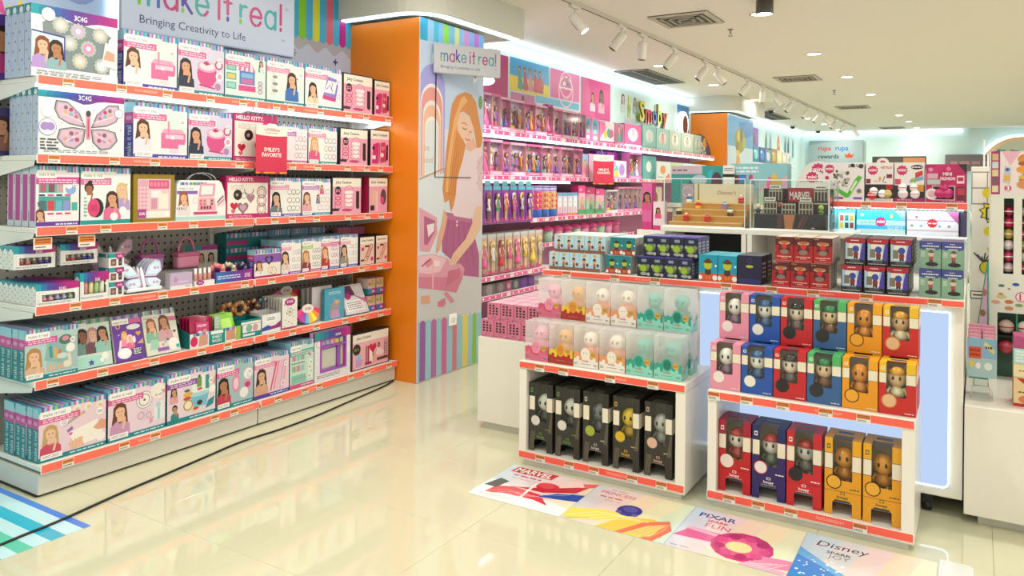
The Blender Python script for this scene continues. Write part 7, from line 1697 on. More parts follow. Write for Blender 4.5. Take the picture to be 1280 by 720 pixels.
# ---- boxes with a window, figure inside and a printed badge
def window_box(w, d, h, top, mid, bot, win=(.20, .34, .74, .93), badge='fff', badge2=None, stand=0, fig=None, corner=None, wname='hoopy', lettering='f4efe6', dark=False, z_split=None, badge_at=(.30, .27), stripes=None, back='d6cab4'):
    u0, v0, u1, v1 = win
    pt = []; mb = MB(); T = .002; hz = stand
    H = h
    mb.box(0, w, d - T, d, 0, H, bot, {'f': back}); mb.box(0, T, 0, d - T, hz, H, bot, {'r': back}); mb.box(w - T, w, 0, d - T, hz, H, bot, {'l': back})
    
    for a, b, c, e in ((T, u0 * w, 0, d - T), (u1 * w, w - T, 0, d - T), (u0 * w, u1 * w, d * .45, d - T)): mb.box(a, b, c, e, H - T, H, top)
    mb.box(T, w - T, T, d - T, hz, hz + T, bot)
    B0 = hz / H
    def fr(a, b, c, e, col): mb.box(a * w, b * w, 0, T, c * H, e * H, col)
    zt, zm = .80, .60
    for a, b in ((T / w, u0), (u1, 1 - T / w)): fr(a, b, v1, 1 - T / H, top)
    for a, b in ((T / w, u0), (u1, 1 - T / w)):
        fr(a, b, zt, v1, top); fr(a, b, zm, zt, mid); fr(a, b, v0, zm, bot)
    fr(T / w, 1 - T / w, B0, v0, bot)
    if stand:
        s0, s1, sh = .22, .76, hz * .62
        for a, b, c, e in ((0, s0, 0, hz), (s1, 1, 0, hz)): mb.box(a * w, b * w, 0, T, c, e, bot); 
        mb.box(s0 * w, s1 * w, 0, T, sh, hz, bot)
        for x in (0, w - T): mb.box(x, x + T, T, d - T, 0, hz, bot)
        mb.prism([(s0 * w, sh), (s0 * w + .012, sh), (s0 * w, sh - .012)], 0, T, bot); mb.prism([(s1 * w, sh), (s1 * w - .012, sh), (s1 * w, sh - .012)], 0, T, bot)
    mb.face((w, 0, 0), (0, 1, 0), (0, 0, 1), d, H); mb.r(0, zt, 1, 1, top); mb.r(0, zm, 1, zt, mid)
    mb.face((0, d, 0), (0, -1, 0), (0, 0, 1), d, H); mb.r(0, zt, 1, 1, top); mb.r(0, zm, 1, zt, mid)
    mb.face((0, 0, H), (1, 0, 0), (0, 1, 0), w, d); mb.r(.28, .55, .72, .78, '5a6a8a' if not dark else '2c2c2e')
    pt.append(('carton', mb.mesh('carton', M['print']), None))
    m = MB(); m.clip = True; m.face((0, 0, 0), (1, 0, 0), (0, 0, 1), w, H)
    if not dark:
        for a, b in ((0, u0), (u1, 1)):
            m.r(a, zm - .006, b, zm, '1d1a24'); m.r(a, zt, b, zt + .006, '1d1a24')
    m.r(.06, .86, .16, .92, lettering); m.r(.08, .875, .14, .905, top)
    bu, bv = badge_at; bu = max(bu, .24)
    m.e(bu, bv, .215, badge2 or badge); m.e(bu, bv, .185, badge)
    m.lines(.70, B0 + .03, .95, B0 + .06, lettering, 1, 3)
    if stand:
        m.r(0, B0 - .004, 1, B0, '00000033' if False else ('2a1a1a' if not dark else '111'))
        m.r(.44, B0 * .86, .56, B0 * .97, lettering); m.r(.46, B0 * .88, .54, B0 * .95, bot); m.t(wname, .5, B0 * .74, B0 * .16, lettering, .5, True, True); m.lines(.28, B0 * .62, .72, B0 * .65, lettering, 1, 3)
    if stripes:
        for k in range(3): m.poly([(.82 + .05 * k, B0), (.86 + .05 * k, B0), (.98 + .05 * k, .58), (.94 + .05 * k, .58)], stripes)
        for k in range(4): m.poly([(.02 + .05 * k, 0), (.05 + .05 * k, 0), (.12 + .05 * k, B0), (.09 + .05 * k, B0)], stripes)
    pt.append(('printed_front', m.mesh('printed_front', M['print']), None))
    m = MB(); m.box(u0 * w, u1 * w, .0022, .0027, v0 * H, H - .0005, 'fff'); m.box(u0 * w, u1 * w, .0028, d * .45 - .0005, H - .0012, H - .0006, 'fff'); pt.append(('window_film', m.mesh('window_film', M['film']), None))
    if fig: pt.append(('toy_figure', fig, ((u0 + u1) / 2 * w, d * .40, max(hz + .004, v0 * H - .03))))
    return pt
def place(parts, name, label, cat, loc, group=None, rot=0):
    t = thing(name, label, cat, loc, rot, group)
    for n_, me, lc in parts: link(n_, me, t, lc)
    return t
CR = 'f3ead2'
fh = .160
W2 = [('pink', 'ee9ab2', CR, 'ee9ab2', figure_mesh(fh, 'ece6e0', '8a6a86', 'e8923a'), 'f4ece8', 'ee9ab2'), ('blue', '1f55b0', CR, '1f55b0', figure_mesh(fh, 'ece8e2', '3f5f94', 'e89a3a', '2f5f9a'), 'f3ece4', '2a70b8'),
      ('red', 'd0242c', CR, 'c81f28', figure_mesh(fh, 'ead8c4', '6a5a5a', 'd9cfc4', '1d1a1c'), '1d1a1c', None), ('green and blue', '52b86a', CR, '37629c', figure_mesh(fh, 'e6c49a', '7a4f34', '3a5a7a', '1f7a4a'), '232326', None),
      ('orange', 'f2a81a', CR, 'ee9c14', figure_mesh(fh, 'dd8a1c', 'd9861c', 'd07a14'), 'f2aa2a', '3a2a1a'), ('yellow and red', 'f4c01e', CR, 'cc241f', figure_mesh(fh, 'dcb080', 'e8d8b0', '8a5a3a', 'e0a020'), 'e6bc90', 'd9852a')]
w2p = [window_box(.149, .115, .229, a, b, c, fig=f, badge=bd, badge2=bd2, badge_at=(.28, .26)) for _, a, b, c, f, bd, bd2 in W2]
for i, it in enumerate(W2):
    x = -1.140 + .1535 * i
    place(w2p[i], 'window_toy_box', f'{it[0]} and cream window box with a figure, lower front row', 'toy box', (x, 3.815, .5835))
    place(w2p[i], 'window_toy_box', f'{it[0]} and cream window box, hidden under the raised row', 'toy box', (x, 3.965, .5835))
    place(w2p[i], 'window_toy_box', f'{it[0]} and cream window box with a figure, raised upper row', 'toy box', (x, 3.965, .8135))
fh2 = .175
L2 = [('red', 'a8163c', CR, 'c4141f', figure_mesh(fh2, 'ece6de', 'b83a3a', 'e8a83a', 'c4342f'), 'f3e4dc', None), ('navy', '16265f', CR, '2b1f66', figure_mesh(fh2, 'dedcd6', '6a7a6a', 'a8a8a4', 'c23a3f'), 'f2ecec', 'c2203a'),
      ('bright red', 'cc1f2a', CR, 'd0202a', figure_mesh(fh2, 'd9d6cc', '6a6a64', '8a8a84', 'c2302f'), '1d1a1c', None), ('yellow', 'f0ac16', CR, 'eda312', figure_mesh(fh2, 'dd9220', 'c9801c', 'b8741a'), 'f2b02a', '2a1c14')]
lx = [-1.094, -.930, -.768, -.598, -.434]
for i in range(5):
    it = L2[min(i, 3)]
    pr_ = window_box(.156, .165, .352, it[1], it[2], it[3], win=(.22, .46, .76, .93), fig=it[4], badge=it[5], badge2=it[6], stand=.112, badge_at=(.26, .43), lettering='f6f0e6' if i < 3 else '2a6a2a') if i < 4 else pr_
    place(pr_, 'window_toy_box', ['red stand box with cut-out base at the pillar end of the lower shelf', 'navy stand box with cut-out base on the lower shelf, window and figure above', 'bright red stand box with cut-out base in the middle of the lower shelf', 'yellow stand box with cut-out base beside the bright red one', 'yellow stand box with cut-out base next to the unit side panel'][i], 'toy box', (lx[i], 3.815, .0815))
# ---- black boxes inside unit 1
BK = [('white', 'd9d6d0', '3a3a3c', 'e3e0da'), ('white', 'd9d6d0', '3a3a3c', 'e3e0da'), ('grey', '6a7078', '55585c', 'a8b83a'), ('yellow', 'e9c42a', 'c9a020', 'e0b81e'), ('grey', 'b9bab8', 'a0a09c', 'e2b9a4')]
bx_ = [-2.172, -2.003, -1.832, -1.655, -1.476]
lb_ = ['black striped stand box nearest the side panel away from the pillar', 'black striped stand box with white round figure, second along the compartment', 'black striped stand box with grey figure and lime badge', 'black striped stand box with yellow figure', 'black striped stand box with pink badge at the end of the compartment']
for i in range(5):
    nm, hd, bd, bg_ = BK[i]
    pr_ = window_box(.150, .155, .385, '2a2924', 'f3edd8', '33312a', win=(.24, .44, .76, .93), fig=figure_mesh(.185, hd, bd, bd), badge=bg_, badge2='4a4a44', stand=.112, badge_at=(.28, .45), lettering=['6a9a3a', '6a9a3a', 'c9c9c4', 'e0b020', 'd9b4a4'][i], dark=True, stripes='6a6450', back='a39e90')
    lab = ['black striped stand box with white figure at the end nearest the pillar', lb_[1], lb_[2], lb_[3], lb_[4]][i]
    place(pr_, 'window_toy_box', lab, 'toy box', (bx_[i], 3.785, .0865))
    place(pr_, 'window_toy_box', f'black stand box standing behind the {ORD[i]} black box from the pillar end', 'toy box', (bx_[i] + .004, 3.955, .0865))

# ---- small boxes on the counter
def mini(w, d, h, c, front, top=None, side=None):
    mb = MB(); mb.cbox(0, w, 0, d, 0, h, c, .0012)
    mb.face((0, 0, h), (1, 0, 0), (0, 1, 0), w, d); mb.r(.02, .02, .98, .98, top or c)
    mb.face((w, 0, 0), (0, 1, 0), (0, 0, 1), d, h); mb.r(.02, .02, .98, .98, side or c); mb.lines(.2, .2, .8, .8, 'e0dcd0', 4, 7)
    a = ('carton', mb.mesh('carton', M['print']), None)
    m = MB(); m.clip = True; m.face((0, 0, 0), (1, 0, 0), (0, 0, 1), w, h); front(m)
    return [a, ('printed_front', m.mesh('printed_front', M['print']), None)]
def toyprint(m, u, v, s, head, body, hat=None, legs='4a3424'):
    """printed plain round-headed toy"""
    m.e(u, v - .16 * s, .20 * s, body, .22 * s); m.r(u - .16 * s, v - .46 * s, u - .02 * s, v - .28 * s, legs); m.r(u + .02 * s, v - .46 * s, u + .16 * s, v - .28 * s, legs)
    m.e(u, v + .16 * s, .26 * s, head, .20 * s)
    if hat: m.e(u, v + .30 * s, .30 * s, hat, .07 * s); m.e(u, v + .36 * s, .17 * s, hat, .09 * s)
def f_w(m): m.r(0, 0, 1, 1, 'a9cfe0'); m.poly([(0, .3), (.5, .5), (1, .3), (1, 1), (0, 1)], 'b9dcea'); m.r(0, 0, 1, .18, '8a5a44'); toyprint(m, .46, .46, .62, 'd9a07a', 'b8643a', '3a2418'); m.e(.78, .36, .13, '6a3a24', .10); m.r(.36, .80, .64, .94, 'e0a83a')
def f_a(m): m.r(0, 0, 1, 1, '12808a'); m.r(0, 0, 1, .34, 'a8423a'); toyprint(m, .5, .46, .82, 'a8c83a', '5a3424', '3a2a1e', 'd9702a'); m.e(.90, .16, .14, 'f0f0ec'); m.e(.08, .12, .12, 'f0f0ec'); m.poly([(.86, .56), (1, .62), (.98, .5)], 'f2f2f0')
def f_n(m): m.r(0, 0, 1, 1, '17163a'); m.r(0, .94, 1, 1, '4a44a0'); m.r(.32, .72, .7, .86, '8a9ab0'); m.e(.5, .42, .40, '6a7a3a', .20); m.e(.46, .40, .24, '9ac02a', .16); m.e(.82, .52, .14, '7a8a6a'); m.e(.16, .52, .12, 'a8b87a'); m.e(.5, .14, .26, 'a4a89a', .08); m.e(.86, .12, .12, 'b8bab0', .08)
def f_t(m): m.r(0, 0, 1, 1, '0f9ab8'); m.r(0, 0, 1, .30, 'd9542a'); toyprint(m, .5, .48, .86, 'b8c42a', '4a2a1c', '5a3420', 'e0742a'); m.e(.88, .14, .14, 'f0f0ee'); m.e(.08, .14, .12, 'f0f0ee'); m.e(.92, .60, .06, 'f0f0ee')
def f_nb(m): m.r(0, 0, 1, 1, '14123c'); m.e(.5, .62, .16, 'b8c42a', .05); m.e(.5, .14, .16, 'b8c42a', .05); m.e(.5, .10, .5, '2a2a6a', .10); m.ring(.5, .82, .1, '4a4a7a', .2)
def f_r(m): m.r(0, 0, 1, 1, 'b0141c'); m.poly([(0, .68), (.5, .60), (1, .68), (1, 1), (0, 1)], '5a1014'); m.e(.5, .76, .32, 'c9a890', .08); m.e(.5, .78, .24, 'b8702a', .06); m.e(.5, .50, .34, '5a1a1c', .20); m.e(.5, .62, .16, 'd82a34', .10); m.e(.5, .40, .24, '8a7a72', .10); m.t('HEROES', .5, .21, .06, 'f0d4c4', .6, True, True) if False else m.lines(.12, .18, .88, .24, 'f2dccc', 1, 3); m.lines(.34, .12, .66, .16, 'f2dccc', 1, 5); m.lines(.04, .92, .3, .96, 'e0b040', 1, 2); m.lines(.05, .04, .95, .07, 'd9a89a', 1, 8)
def f_b(m): m.r(0, 0, 1, 1, '15141a'); m.poly([(.04, .20), (.96, .20), (.96, .86), (.04, .86)], 'a8c8e0'); m.poly([(.7, .2), (.96, .2), (.96, .86), (.86, .86)], '4a3aa8'); m.r(.2, .26, .74, .80, 'e6e4dc'); m.r(.14, .3, .4, .62, '7a7464'); toyprint(m, .54, .50, .62, '2f4aa8', '8a2a34', None, '3a2424'); m.poly([(0, .86), (.16, .80), (.84, .80), (1, .86), (1, 1), (0, 1)], 'a81c34'); m.lines(.3, .88, .7, .95, 'f2dcd4', 1, 3); m.r(.26, .10, .74, .18, '4a4a52'); m.lines(.08, .04, .9, .09, 'c9c9c4', 1, 5)
def f_g(m): m.r(0, 0, 1, 1, '86ac94'); m.poly([(0, .72), (.2, .68), (.5, .74), (.8, .68), (1, .74), (1, 1), (0, 1)], '3f4a94'); m.lines(.14, .78, .9, .86, 'f0f0ea', 1, 3); m.lines(.3, .70, .74, .75, 'e6ece0', 1, 6); m.lines(.36, .89, .6, .93, 'f0f0ea', 1, 9); toyprint(m, .54, .46, .50, 'd9c4ae', 'b0444a', '5a5248', '3a3a34'); m.e(.58, .17, .30, '2a1a1c', .08); m.lines(.08, .42, .26, .62, 'dfe6d4', 4, 4)
PW = mini(.0685, .07, .108, 'cfe6ea', f_w, 'dcecea', 'dceaea'); PA = mini(.078, .07, .108, 'bfe4ec', f_a, 'cfeaf0', 'd0d8cc'); PN = mini(.080, .07, .118, '25214f', f_n, '5a50a8', '5a5a8a')
PT = mini(.104, .09, .146, '17a0bc', f_t, '2fb4cc', '1a98b4'); PNB = mini(.128, .12, .155, '14123c', f_nb, '3a3a4a', '1a1836'); PR = mini(.093, .085, .132, '7a1418', f_r, 'e8dcd0', 'd9c4b8'); PB = mini(.098, .085, .136, '1a181c', f_b, '5a4644', '221e22'); PG = mini(.093, .11, .135, '7aa08c', f_g, '54527e', '9ab0a4')
PNC = mini(.125, .07, .090, '141a36', lambda m: (m.r(0, 0, 1, 1, '141a30'), m.ring(.5, .42, .18, 'c9d4d4', .2), m.e(.5, .32, .15, '8ab02a', .12), m.r(.44, .7, .56, .84, 'b8c4c4'), m.lines(.04, .7, .2, .9, '8a9aa0', 2, 3), m.lines(.86, .3, .97, .8, 'b8c4c4', 3, 3)), '6a7488', '1a2240')
ZC = CT + .0012
def grid(parts, name, cols, rows, depth, x0, dx, y0, dy, hz, shift, labf, group):
    for r_ in range(rows):
        for c in range(cols):
            for k in range(depth):
                x = x0 + dx * c + shift * r_; y = y0 + dy * k + (.018 if r_ else 0)
                if k == 0: place(parts, name, labf(c, r_), 'toy box', (x, y, ZC + (hz + .0012) * r_))
                else: place(parts, name, group[:-len(' behind the front ones')].replace('boxes', 'box') + f' behind the front row, {ORD[k]} back, {ORD[c]} along, ' + ['lower', 'upper'][r_] + ' level', 'toy box', (x, y, ZC + (hz + .0012) * r_), group)
lv_ = ['lower', 'upper']
grid(PW, 'toy_box', 5, 2, 5, -2.306, .0705, 4.255, .072, .108, .026, lambda c, r_: f'pale blue toy box with brown base print, {ORD[c]} of five from the end, {lv_[r_]} row', 'pale blue toy boxes behind the front ones')
grid(PA, 'toy_box', 2, 2, 4, -1.915, .080, 4.255, .072, .108, .020, lambda c, r_: f'small teal toy box with green figure beside the pale blue boxes, {lv_[r_]} row, ' + ['outer', 'inner'][c], 'small teal toy boxes behind the front ones')
grid(PN, 'toy_box', 4, 2, 3, -1.702, .082, 4.225, .072, .118, .030, lambda c, r_: f'navy toy box with lime green figure print, {ORD[c]} of four, {lv_[r_]} row', 'navy toy boxes behind the front ones')
grid(PT, 'toy_box', 2, 1, 3, -1.335, .108, 4.228, .092, .146, 0, lambda c, r_: 'larger bright teal toy box with green figure, ' + ['beside the navy rows', 'beside the plain navy box'][c], 'bright teal toy boxes behind the front ones')
place(PNB, 'toy_box', 'tall plain navy box with two small green marks', 'toy box', (-1.117, 4.222, ZC))
place(PNB, 'toy_box', 'tall navy box standing behind the plain navy one', 'toy box', (-1.117, 4.346, ZC))
place(PNC, 'toy_box', 'small dark box with green crown-like print in the open shelf niche', 'toy box', (-1.06, 4.56, ZC))
grid(PR, 'toy_box', 3, 2, 3, -.935, .0965, 4.222, .088, .132, .012, lambda c, r_: f'red toy box with dark top, {ORD[c]} of three from the navy box, {lv_[r_]} row', 'red toy boxes behind the front ones')
grid(PB, 'toy_box', 3, 2, 4, -.592, .1045, 4.230, .087, .136, .012, lambda c, r_: f'black and pale blue toy box with red top band, {ORD[c]} of three, {lv_[r_]} row', 'black toy boxes behind the front ones')
grid(PG, 'toy_box', 2, 2, 2, -.242, .0962, 4.262, .112, .135, 0, lambda c, r_: 'grey-green toy box with purple cloud top, ' + ['next to the black boxes', 'at the counter end'][c] + f', {lv_[r_]} row', 'grey-green toy boxes behind the front ones')

# ---- raised platform with acrylic cases
pf = thing('display_riser', 'white open shelf riser on the counter carrying two clear display cases', 'riser', (0, 0, 0))
MB().cbox(-1.775, -.62, 4.80, 5.22, 1.298, 1.332, 'ddd', .003).obj('top', 'laminate', pf)
for x in (-1.775, -1.250, -1.214, -.65): MB().cbox(x, x + .03, 4.80, 5.22, CT + .0005, 1.2975, 'ddd', .002).obj('upright', 'laminate', pf)
MB().box(-1.744, -1.251, 5.19, 5.21, CT + .0005, 1.2975, '3a3b40').obj('back_panel', 'dark', pf)
MB().box(-1.183, -.651, 5.19, 5.21, CT + .0005, 1.2975, 'a8a294').obj('back_panel', 'laminate', pf)
def acrylic(label, x0, x1, y0, y1, z0, z1):
    t = thing('display_case', label, 'display case', (x0, y0, z0))
    w, d, h, T = x1 - x0, y1 - y0, z1 - z0, .005
    for a in ((0, w, 0, T, 0, h - T), (0, w, d - T, d, 0, h - T), (0, T, T, d - T, 0, h - T), (w - T, w, T, d - T, 0, h - T), (0, w, 0, d, h - T, h)):
        MB().box(*a, 'fff').obj('clear_panel', 'acrylic', t)
    for x in (0, w - .005):
        for y in (-.0006, d - .005): MB().box(x, x + .005, y, y + .005, .006, h - .007, 'd9e4e4').obj('edge', 'gloss', t)
    for z in (0, h - .006): MB().box(0, w, -.0008, 0, z, z + .006, 'e4eaea').obj('edge', 'gloss', t)
    return t
acrylic('clear acrylic display case over tan steps with small toys', -1.765, -1.235, 4.83, 5.17, 1.3335, 1.645)
acrylic('clear acrylic display case over a dark city scene', -1.205, -.745, 4.83, 5.17, 1.3335, 1.640)
st = thing('stepped_stand', 'tan stepped stand with a cream back board inside the clear case', 'stand', (0, 0, 0))
Zb = 1.3345
for k in range(4):
    MB().cbox(-1.74 + .012 * k, -1.262, 4.86 + .065 * k, 4.925 + .065 * k if k < 3 else 5.14, Zb, Zb + .028 + .040 * k, 'd9a04e', .002).obj('step', 'print', st)
    MB().box(-1.74 + .012 * k, -1.262, 4.858 + .065 * k, 4.8598 + .065 * k, Zb + .022 + .040 * k, Zb + .0285 + .040 * k, 'f0d49a').obj('step_edge', 'print', st)
mb = MB().box(-1.66, -1.262, 5.1405, 5.148, Zb, Zb + .275, 'ece2c4'); mb.face((-1.66, 5.1405, Zb), (1, 0, 0), (0, 0, 1), .398, .275); mb.t("Disney's", .56, .78, .13, '9a6a3a', .34, False, True, shear=.2); mb.r(.06, .6, .09, 1, 'b88a4a'); mb.star(.86, .86, .02, 'a8804a', 5, .4); mb.obj('back_board', 'print', st)
mb = MB().box(-1.745, -1.668, 5.1405, 5.148, Zb, Zb + .275, 'b9a4ae'); mb.face((-1.745, 5.1405, Zb), (1, 0, 0), (0, 0, 1), .077, .275); mb.ring(.5, .8, .5, 'e8dede', .1); mb.obj('side_board', 'print', st)
def toyblock(label, x, k, c1, c2, cap):
    y = 4.862 + .065 * k; z = Zb + .0292 + .040 * k
    t = thing('toy_block', label, 'toy', (x, y + .008, z))
    mb = MB(); mb.cbox(-.017, .017, 0, .03, 0, .022, c2, .003); mb.cbox(-.017, .017, 0, .03, .0225, .040, c1, .003); mb.obj('body', 'gloss', t)
    mb = MB(); mb.ball((0, .015, .048), .010, .010, .009, cap, 8, 5); mb.obj('cap', 'gloss', t)
toyblock('tiny blue and white toy on the top tan step', -1.675, 3, '2f78b8', 'f0f0ec', 'e8e8e8')
toyblock('tiny red toy with dark cap on the top tan step', -1.325, 3, 'cf2430', 'cf2430', 'f0ece8')
toyblock('tiny red and yellow toy on the third tan step', -1.59, 2, 'd8281f', 'f2b81e', 'f0c83a')
toyblock('tiny lilac and pink toy on the third tan step', -1.415, 2, '8a90c4', 'b07ab0', '8fc8c0')
toyblock('tiny black and cream toy on the second tan step', -1.70, 1, 'e6dcae', '3a342a', 'b8b080')
toyblock('tiny brown and cream toy on the second tan step', -1.36, 1, 'e6dcae', '5a3c24', '5a8a7a')
toyblock('tiny red and white toy on the lowest tan step', -1.63, 0, 'd8301f', 'c92a1f', 'f4f0ec')
toyblock('tiny red toy with tan face on the lowest tan step', -1.49, 0, 'd8402a', 'd8301f', '9a9a94')
dk = thing('city_scene', 'dark printed base with small window fronts and a red sign inside the clear case', 'display', (0, 0, 0))
mb = MB().cbox(-1.185, -.765, 4.85, 5.14, Zb, Zb + .095, '1a1718', .003); mb.face((-1.185, 4.85, Zb), (1, 0, 0), (0, 0, 1), .42, .095); mb.poly([(.44, 0), (.54, 0), (.58, .96), (.42, .96)], 'c87a4a'); mb.r(.33, .05, .40, .95, '5a2a24'); mb.poly([(.60, .1), (.64, .1), (.72, .9), (.68, .9)], '6a3424'); mb.poly([(.66, .1), (.68, .1), (.76, .9), (.74, .9)], '6a3424'); mb.lines(.8, .1, .85, .2, 'd9d9d9', 1, 2); mb.obj('base', 'print', dk)
mb = MB().box(-1.185, -.765, 5.10, 5.14, Zb + .0955, Zb + .25, '201a1c'); mb.obj('back_wall', 'print', dk)
mb = MB().box(-1.025, -.875, 5.05, 5.06, Zb + .165, Zb + .255, 'a8182c'); mb.face((-1.025, 5.05, Zb + .165), (1, 0, 0), (0, 0, 1), .15, .09); mb.r(.03, .05, .97, .95, 'b01a30'); mb.t('MARVEL', .5, .46, .55, 'f2ece8', .86, True, True); mb.obj('red_sign', 'print', dk)
MB().box(-.96, -.94, 5.052, 5.09, Zb + .0955, Zb + .1645, 'c87a4a').obj('sign_post', 'print', dk)
for k, (x, y, z, hh) in enumerate(((-1.14, 4.90, .0955, .075), (-1.03, 4.90, .0955, .065), (-.93, 4.90, .0955, .075), (-1.13, 5.0, .0955, .15), (-.86, 5.0, .0955, .15))):
    mb = MB(); w_ = .082
    mb.box(x - .0, x + w_, y, y + .03, Zb + z, Zb + z + hh, '3a2c24')
    for i in range(5): mb.box(x + (w_ - .006) * i / 4, x + (w_ - .006) * i / 4 + .006, y - .003, y - .0002, Zb + z + (0 if hh < .1 else .08), Zb + z + hh, 'b9ae98')
    for q in (.45, .95): mb.box(x, x + w_, y - .0045, y - .0032, Zb + z + hh * q - .008, Zb + z + hh * q, 'c9bfa8')
    mb.obj('window_front', 'print', dk)
    if k != 1:
        mb = MB().box(x + .008, x + w_ - .008, y - .012, y - .006, Zb + z + hh + .001, Zb + z + hh + .026, 'f0ece6'); mb.face((x + .008, y - .012, Zb + z + hh + .001), (1, 0, 0), (0, 0, 1), w_ - .016, .025); mb.lines(.1, .2, .9, .8, '2a2a2a', 1, k + 2); mb.obj('name_plate', 'print', dk)
for k, (x, y, hd, bd, lb) in enumerate(((-1.17, 4.89, 'e2c8a8', '1a181c', 'tiny toy with cream head and black body at the city scene edge'), (-.80, 4.885, '9ab83a', '6a8a2a', 'tiny lime green toy in front of the city scene'), (-.795, 5.066, 'c83a3a', 'd9b06a', 'tiny red and gold toy at the back of the city scene'), (-1.06, 4.952, 'c0303a', '2f3f7a', 'tiny red and blue toy behind the small windows'))):
    t = thing('toy_figurine', lb, 'toy', (x, y, Zb + .0958))
    link('figure', figure_mesh(.062 if k != 2 else .12, hd, bd, bd, None, False), t)

# ---- white cube with stacks of pink boxes (towards the pillar)
wc = thing('display_plinth', 'plain white display cube carrying stacked pink boxes', 'plinth', (0, 0, 0))
MB().cbox(-2.79, -2.335, 4.18, 5.55, .045, .597, 'ddd', .004, 2).obj('body', 'laminate', wc)
MB().box(-2.765, -2.36, 4.21, 5.5, .0, .0448, 'bbb').obj('plinth', 'base_metal', wc)
def f_pk(m):
    m.r(0, 0, 1, 1, 'e07f9e'); rr = random.Random(2)
    for k in range(3):
        for j in range(4 - (k == 2)): m.r(.14 + .26 * k, .30 + .16 * j, .30 + .26 * k, .41 + .16 * j, '3a2a34')
    m.e(.5, .16, .14, '6a3a50', .06); m.e(.5, .16, .10, 'e8a0b8', .035); m.e(.92, .05, .04, '8a3a5a'); m.lines(.06, .04, .3, .1, '7a3a54', 1, 3)
PK = mini(.098, .13, .110, 'd96f92', f_pk, 'f2c4d4', 'e89ab4')
for r_ in range(2):
    for k in range(7):
        for c in range(4):
            if r_ == 1 and c == 3 and k > 5: continue
            x = -2.780 + .102 * c + (.042 if r_ else 0); y = 4.20 + .134 * k
            lab = f'pink box with dark vertical lettering, {lv_[r_]} layer, {ORD[c]} from the pillar side, ' + ('front row' if k == 0 else f'{ORD[k]} row back')
            place(PK, 'pink_box', lab, 'box', (x, y + (.01 if r_ else 0), .5985 + .1115 * r_), 'pink boxes stacked on the white cube')
t = thing('folded_bag', 'pale blue and white flat packs lying across the pink boxes', 'packet', (-2.70, 4.90, .8225), 0)
mb = MB().cbox(0, .36, 0, .22, 0, .012, '9fc4ec', .004); mb.face((0, 0, .012), (1, 0, 0), (0, 1, 0), .36, .22); mb.poly([(.1, .2), (.6, .5), (.9, .4), (.9, .6), (.5, .7), (.1, .4)], 'eef4fa'); mb.stroke([(.05, .8), (.5, .62), (.95, .85)], .06, '3f7fd0'); mb.obj('pack', 'gloss', t)

# ---- printed vinyl mats on the floor
def mat(label, x0, x1, f):
    t = thing('floor_mat', label, 'mat', (x0, 3.268, .0006))
    w, d = x1 - x0 - .002, .468
    MB().box(0, w, 0, d, 0, .0012, 'e9dfe2').obj('vinyl', 'gloss', t)
    m = MB(); m.clip = True; m.face((0, 0, .0012), (1, 0, 0), (0, 1, 0), w, d); f(m); m.obj('printed_top', 'gloss', t)
def grad(m, cols):
    n = len(cols)
    for i, c in enumerate(cols): m.poly([(-.3 + 1.6 * i / n, 0), (-.3 + 1.6 * (i + 1) / n, 0), (-.1 + 1.6 * (i + 1) / n, 1), (-.1 + 1.6 * i / n, 1)], c)
def m1(m):
    grad(m, ['c9dff0', 'd4dcec', 'e0dce6', 'ead8dc', 'eed4d0', 'ecdcc8', 'e6e2c4', 'dfe6c8']); m.poly([(0, 0), (1, 0), (1, .2), (0, .5)], 'f4f4f6')
    m.poly([(.06, .80), (.54, .80), (.56, .97), (.08, .97)], 'c01f34'); m.t('MARVEL', .10, .82, .13, 'f6f0ee', .42, True); m.t('spark hero', .5, .72, .05, 'a83a44', .26, True, True) if False else m.lines(.14, .70, .46, .76, 'b04a54', 1, 3); m.lines(.16, .63, .44, .66, 'c99aa0', 1, 4)
    m.poly([(.12, .12), (.3, .2), (.62, .22), (.8, .16), (.62, .38), (.3, .42), (.14, .34)], 'd8384a'); m.poly([(.30, .42), (.62, .44), (.9, .62), (.96, .84), (.86, .78), (.6, .56)], 'c9283a'); m.poly([(.6, .3), (1, .42), (1, .62), (.75, .5)], '2a4fa8'); m.poly([(.02, .30), (.16, .30), (.2, .52), (.08, .56)], '3a3f48'); m.stroke([(.5, .02), (.46, .62)], .03, 'f6f4f4'); m.poly([(.86, .9), (1, .98), (1, .86), (.92, .8)], 'e05a6a'); m.e(.6, .6, .12, 'cf2a3c', .12); m.e(.57, .63, .09, 'e04a56', .08); [m.stroke([(.14 + .1 * k, .18 + .015 * k), (.30 + .1 * k, .30), (.52 + .08 * k, .26 + .03 * k)], .012, 'f0a0a8') for k in range(4)]; [m.stroke([(.62 + .06 * k, .36 + .04 * k), (.84 + .03 * k, .5 + .04 * k)], .012, '6a8ad8') for k in range(4)]; m.e(.24, .10, .2, 'f7dfe2', .05)
mat('floor mat printed with a red comic brand name and red and blue swooshes', -2.238, -1.704, m1)
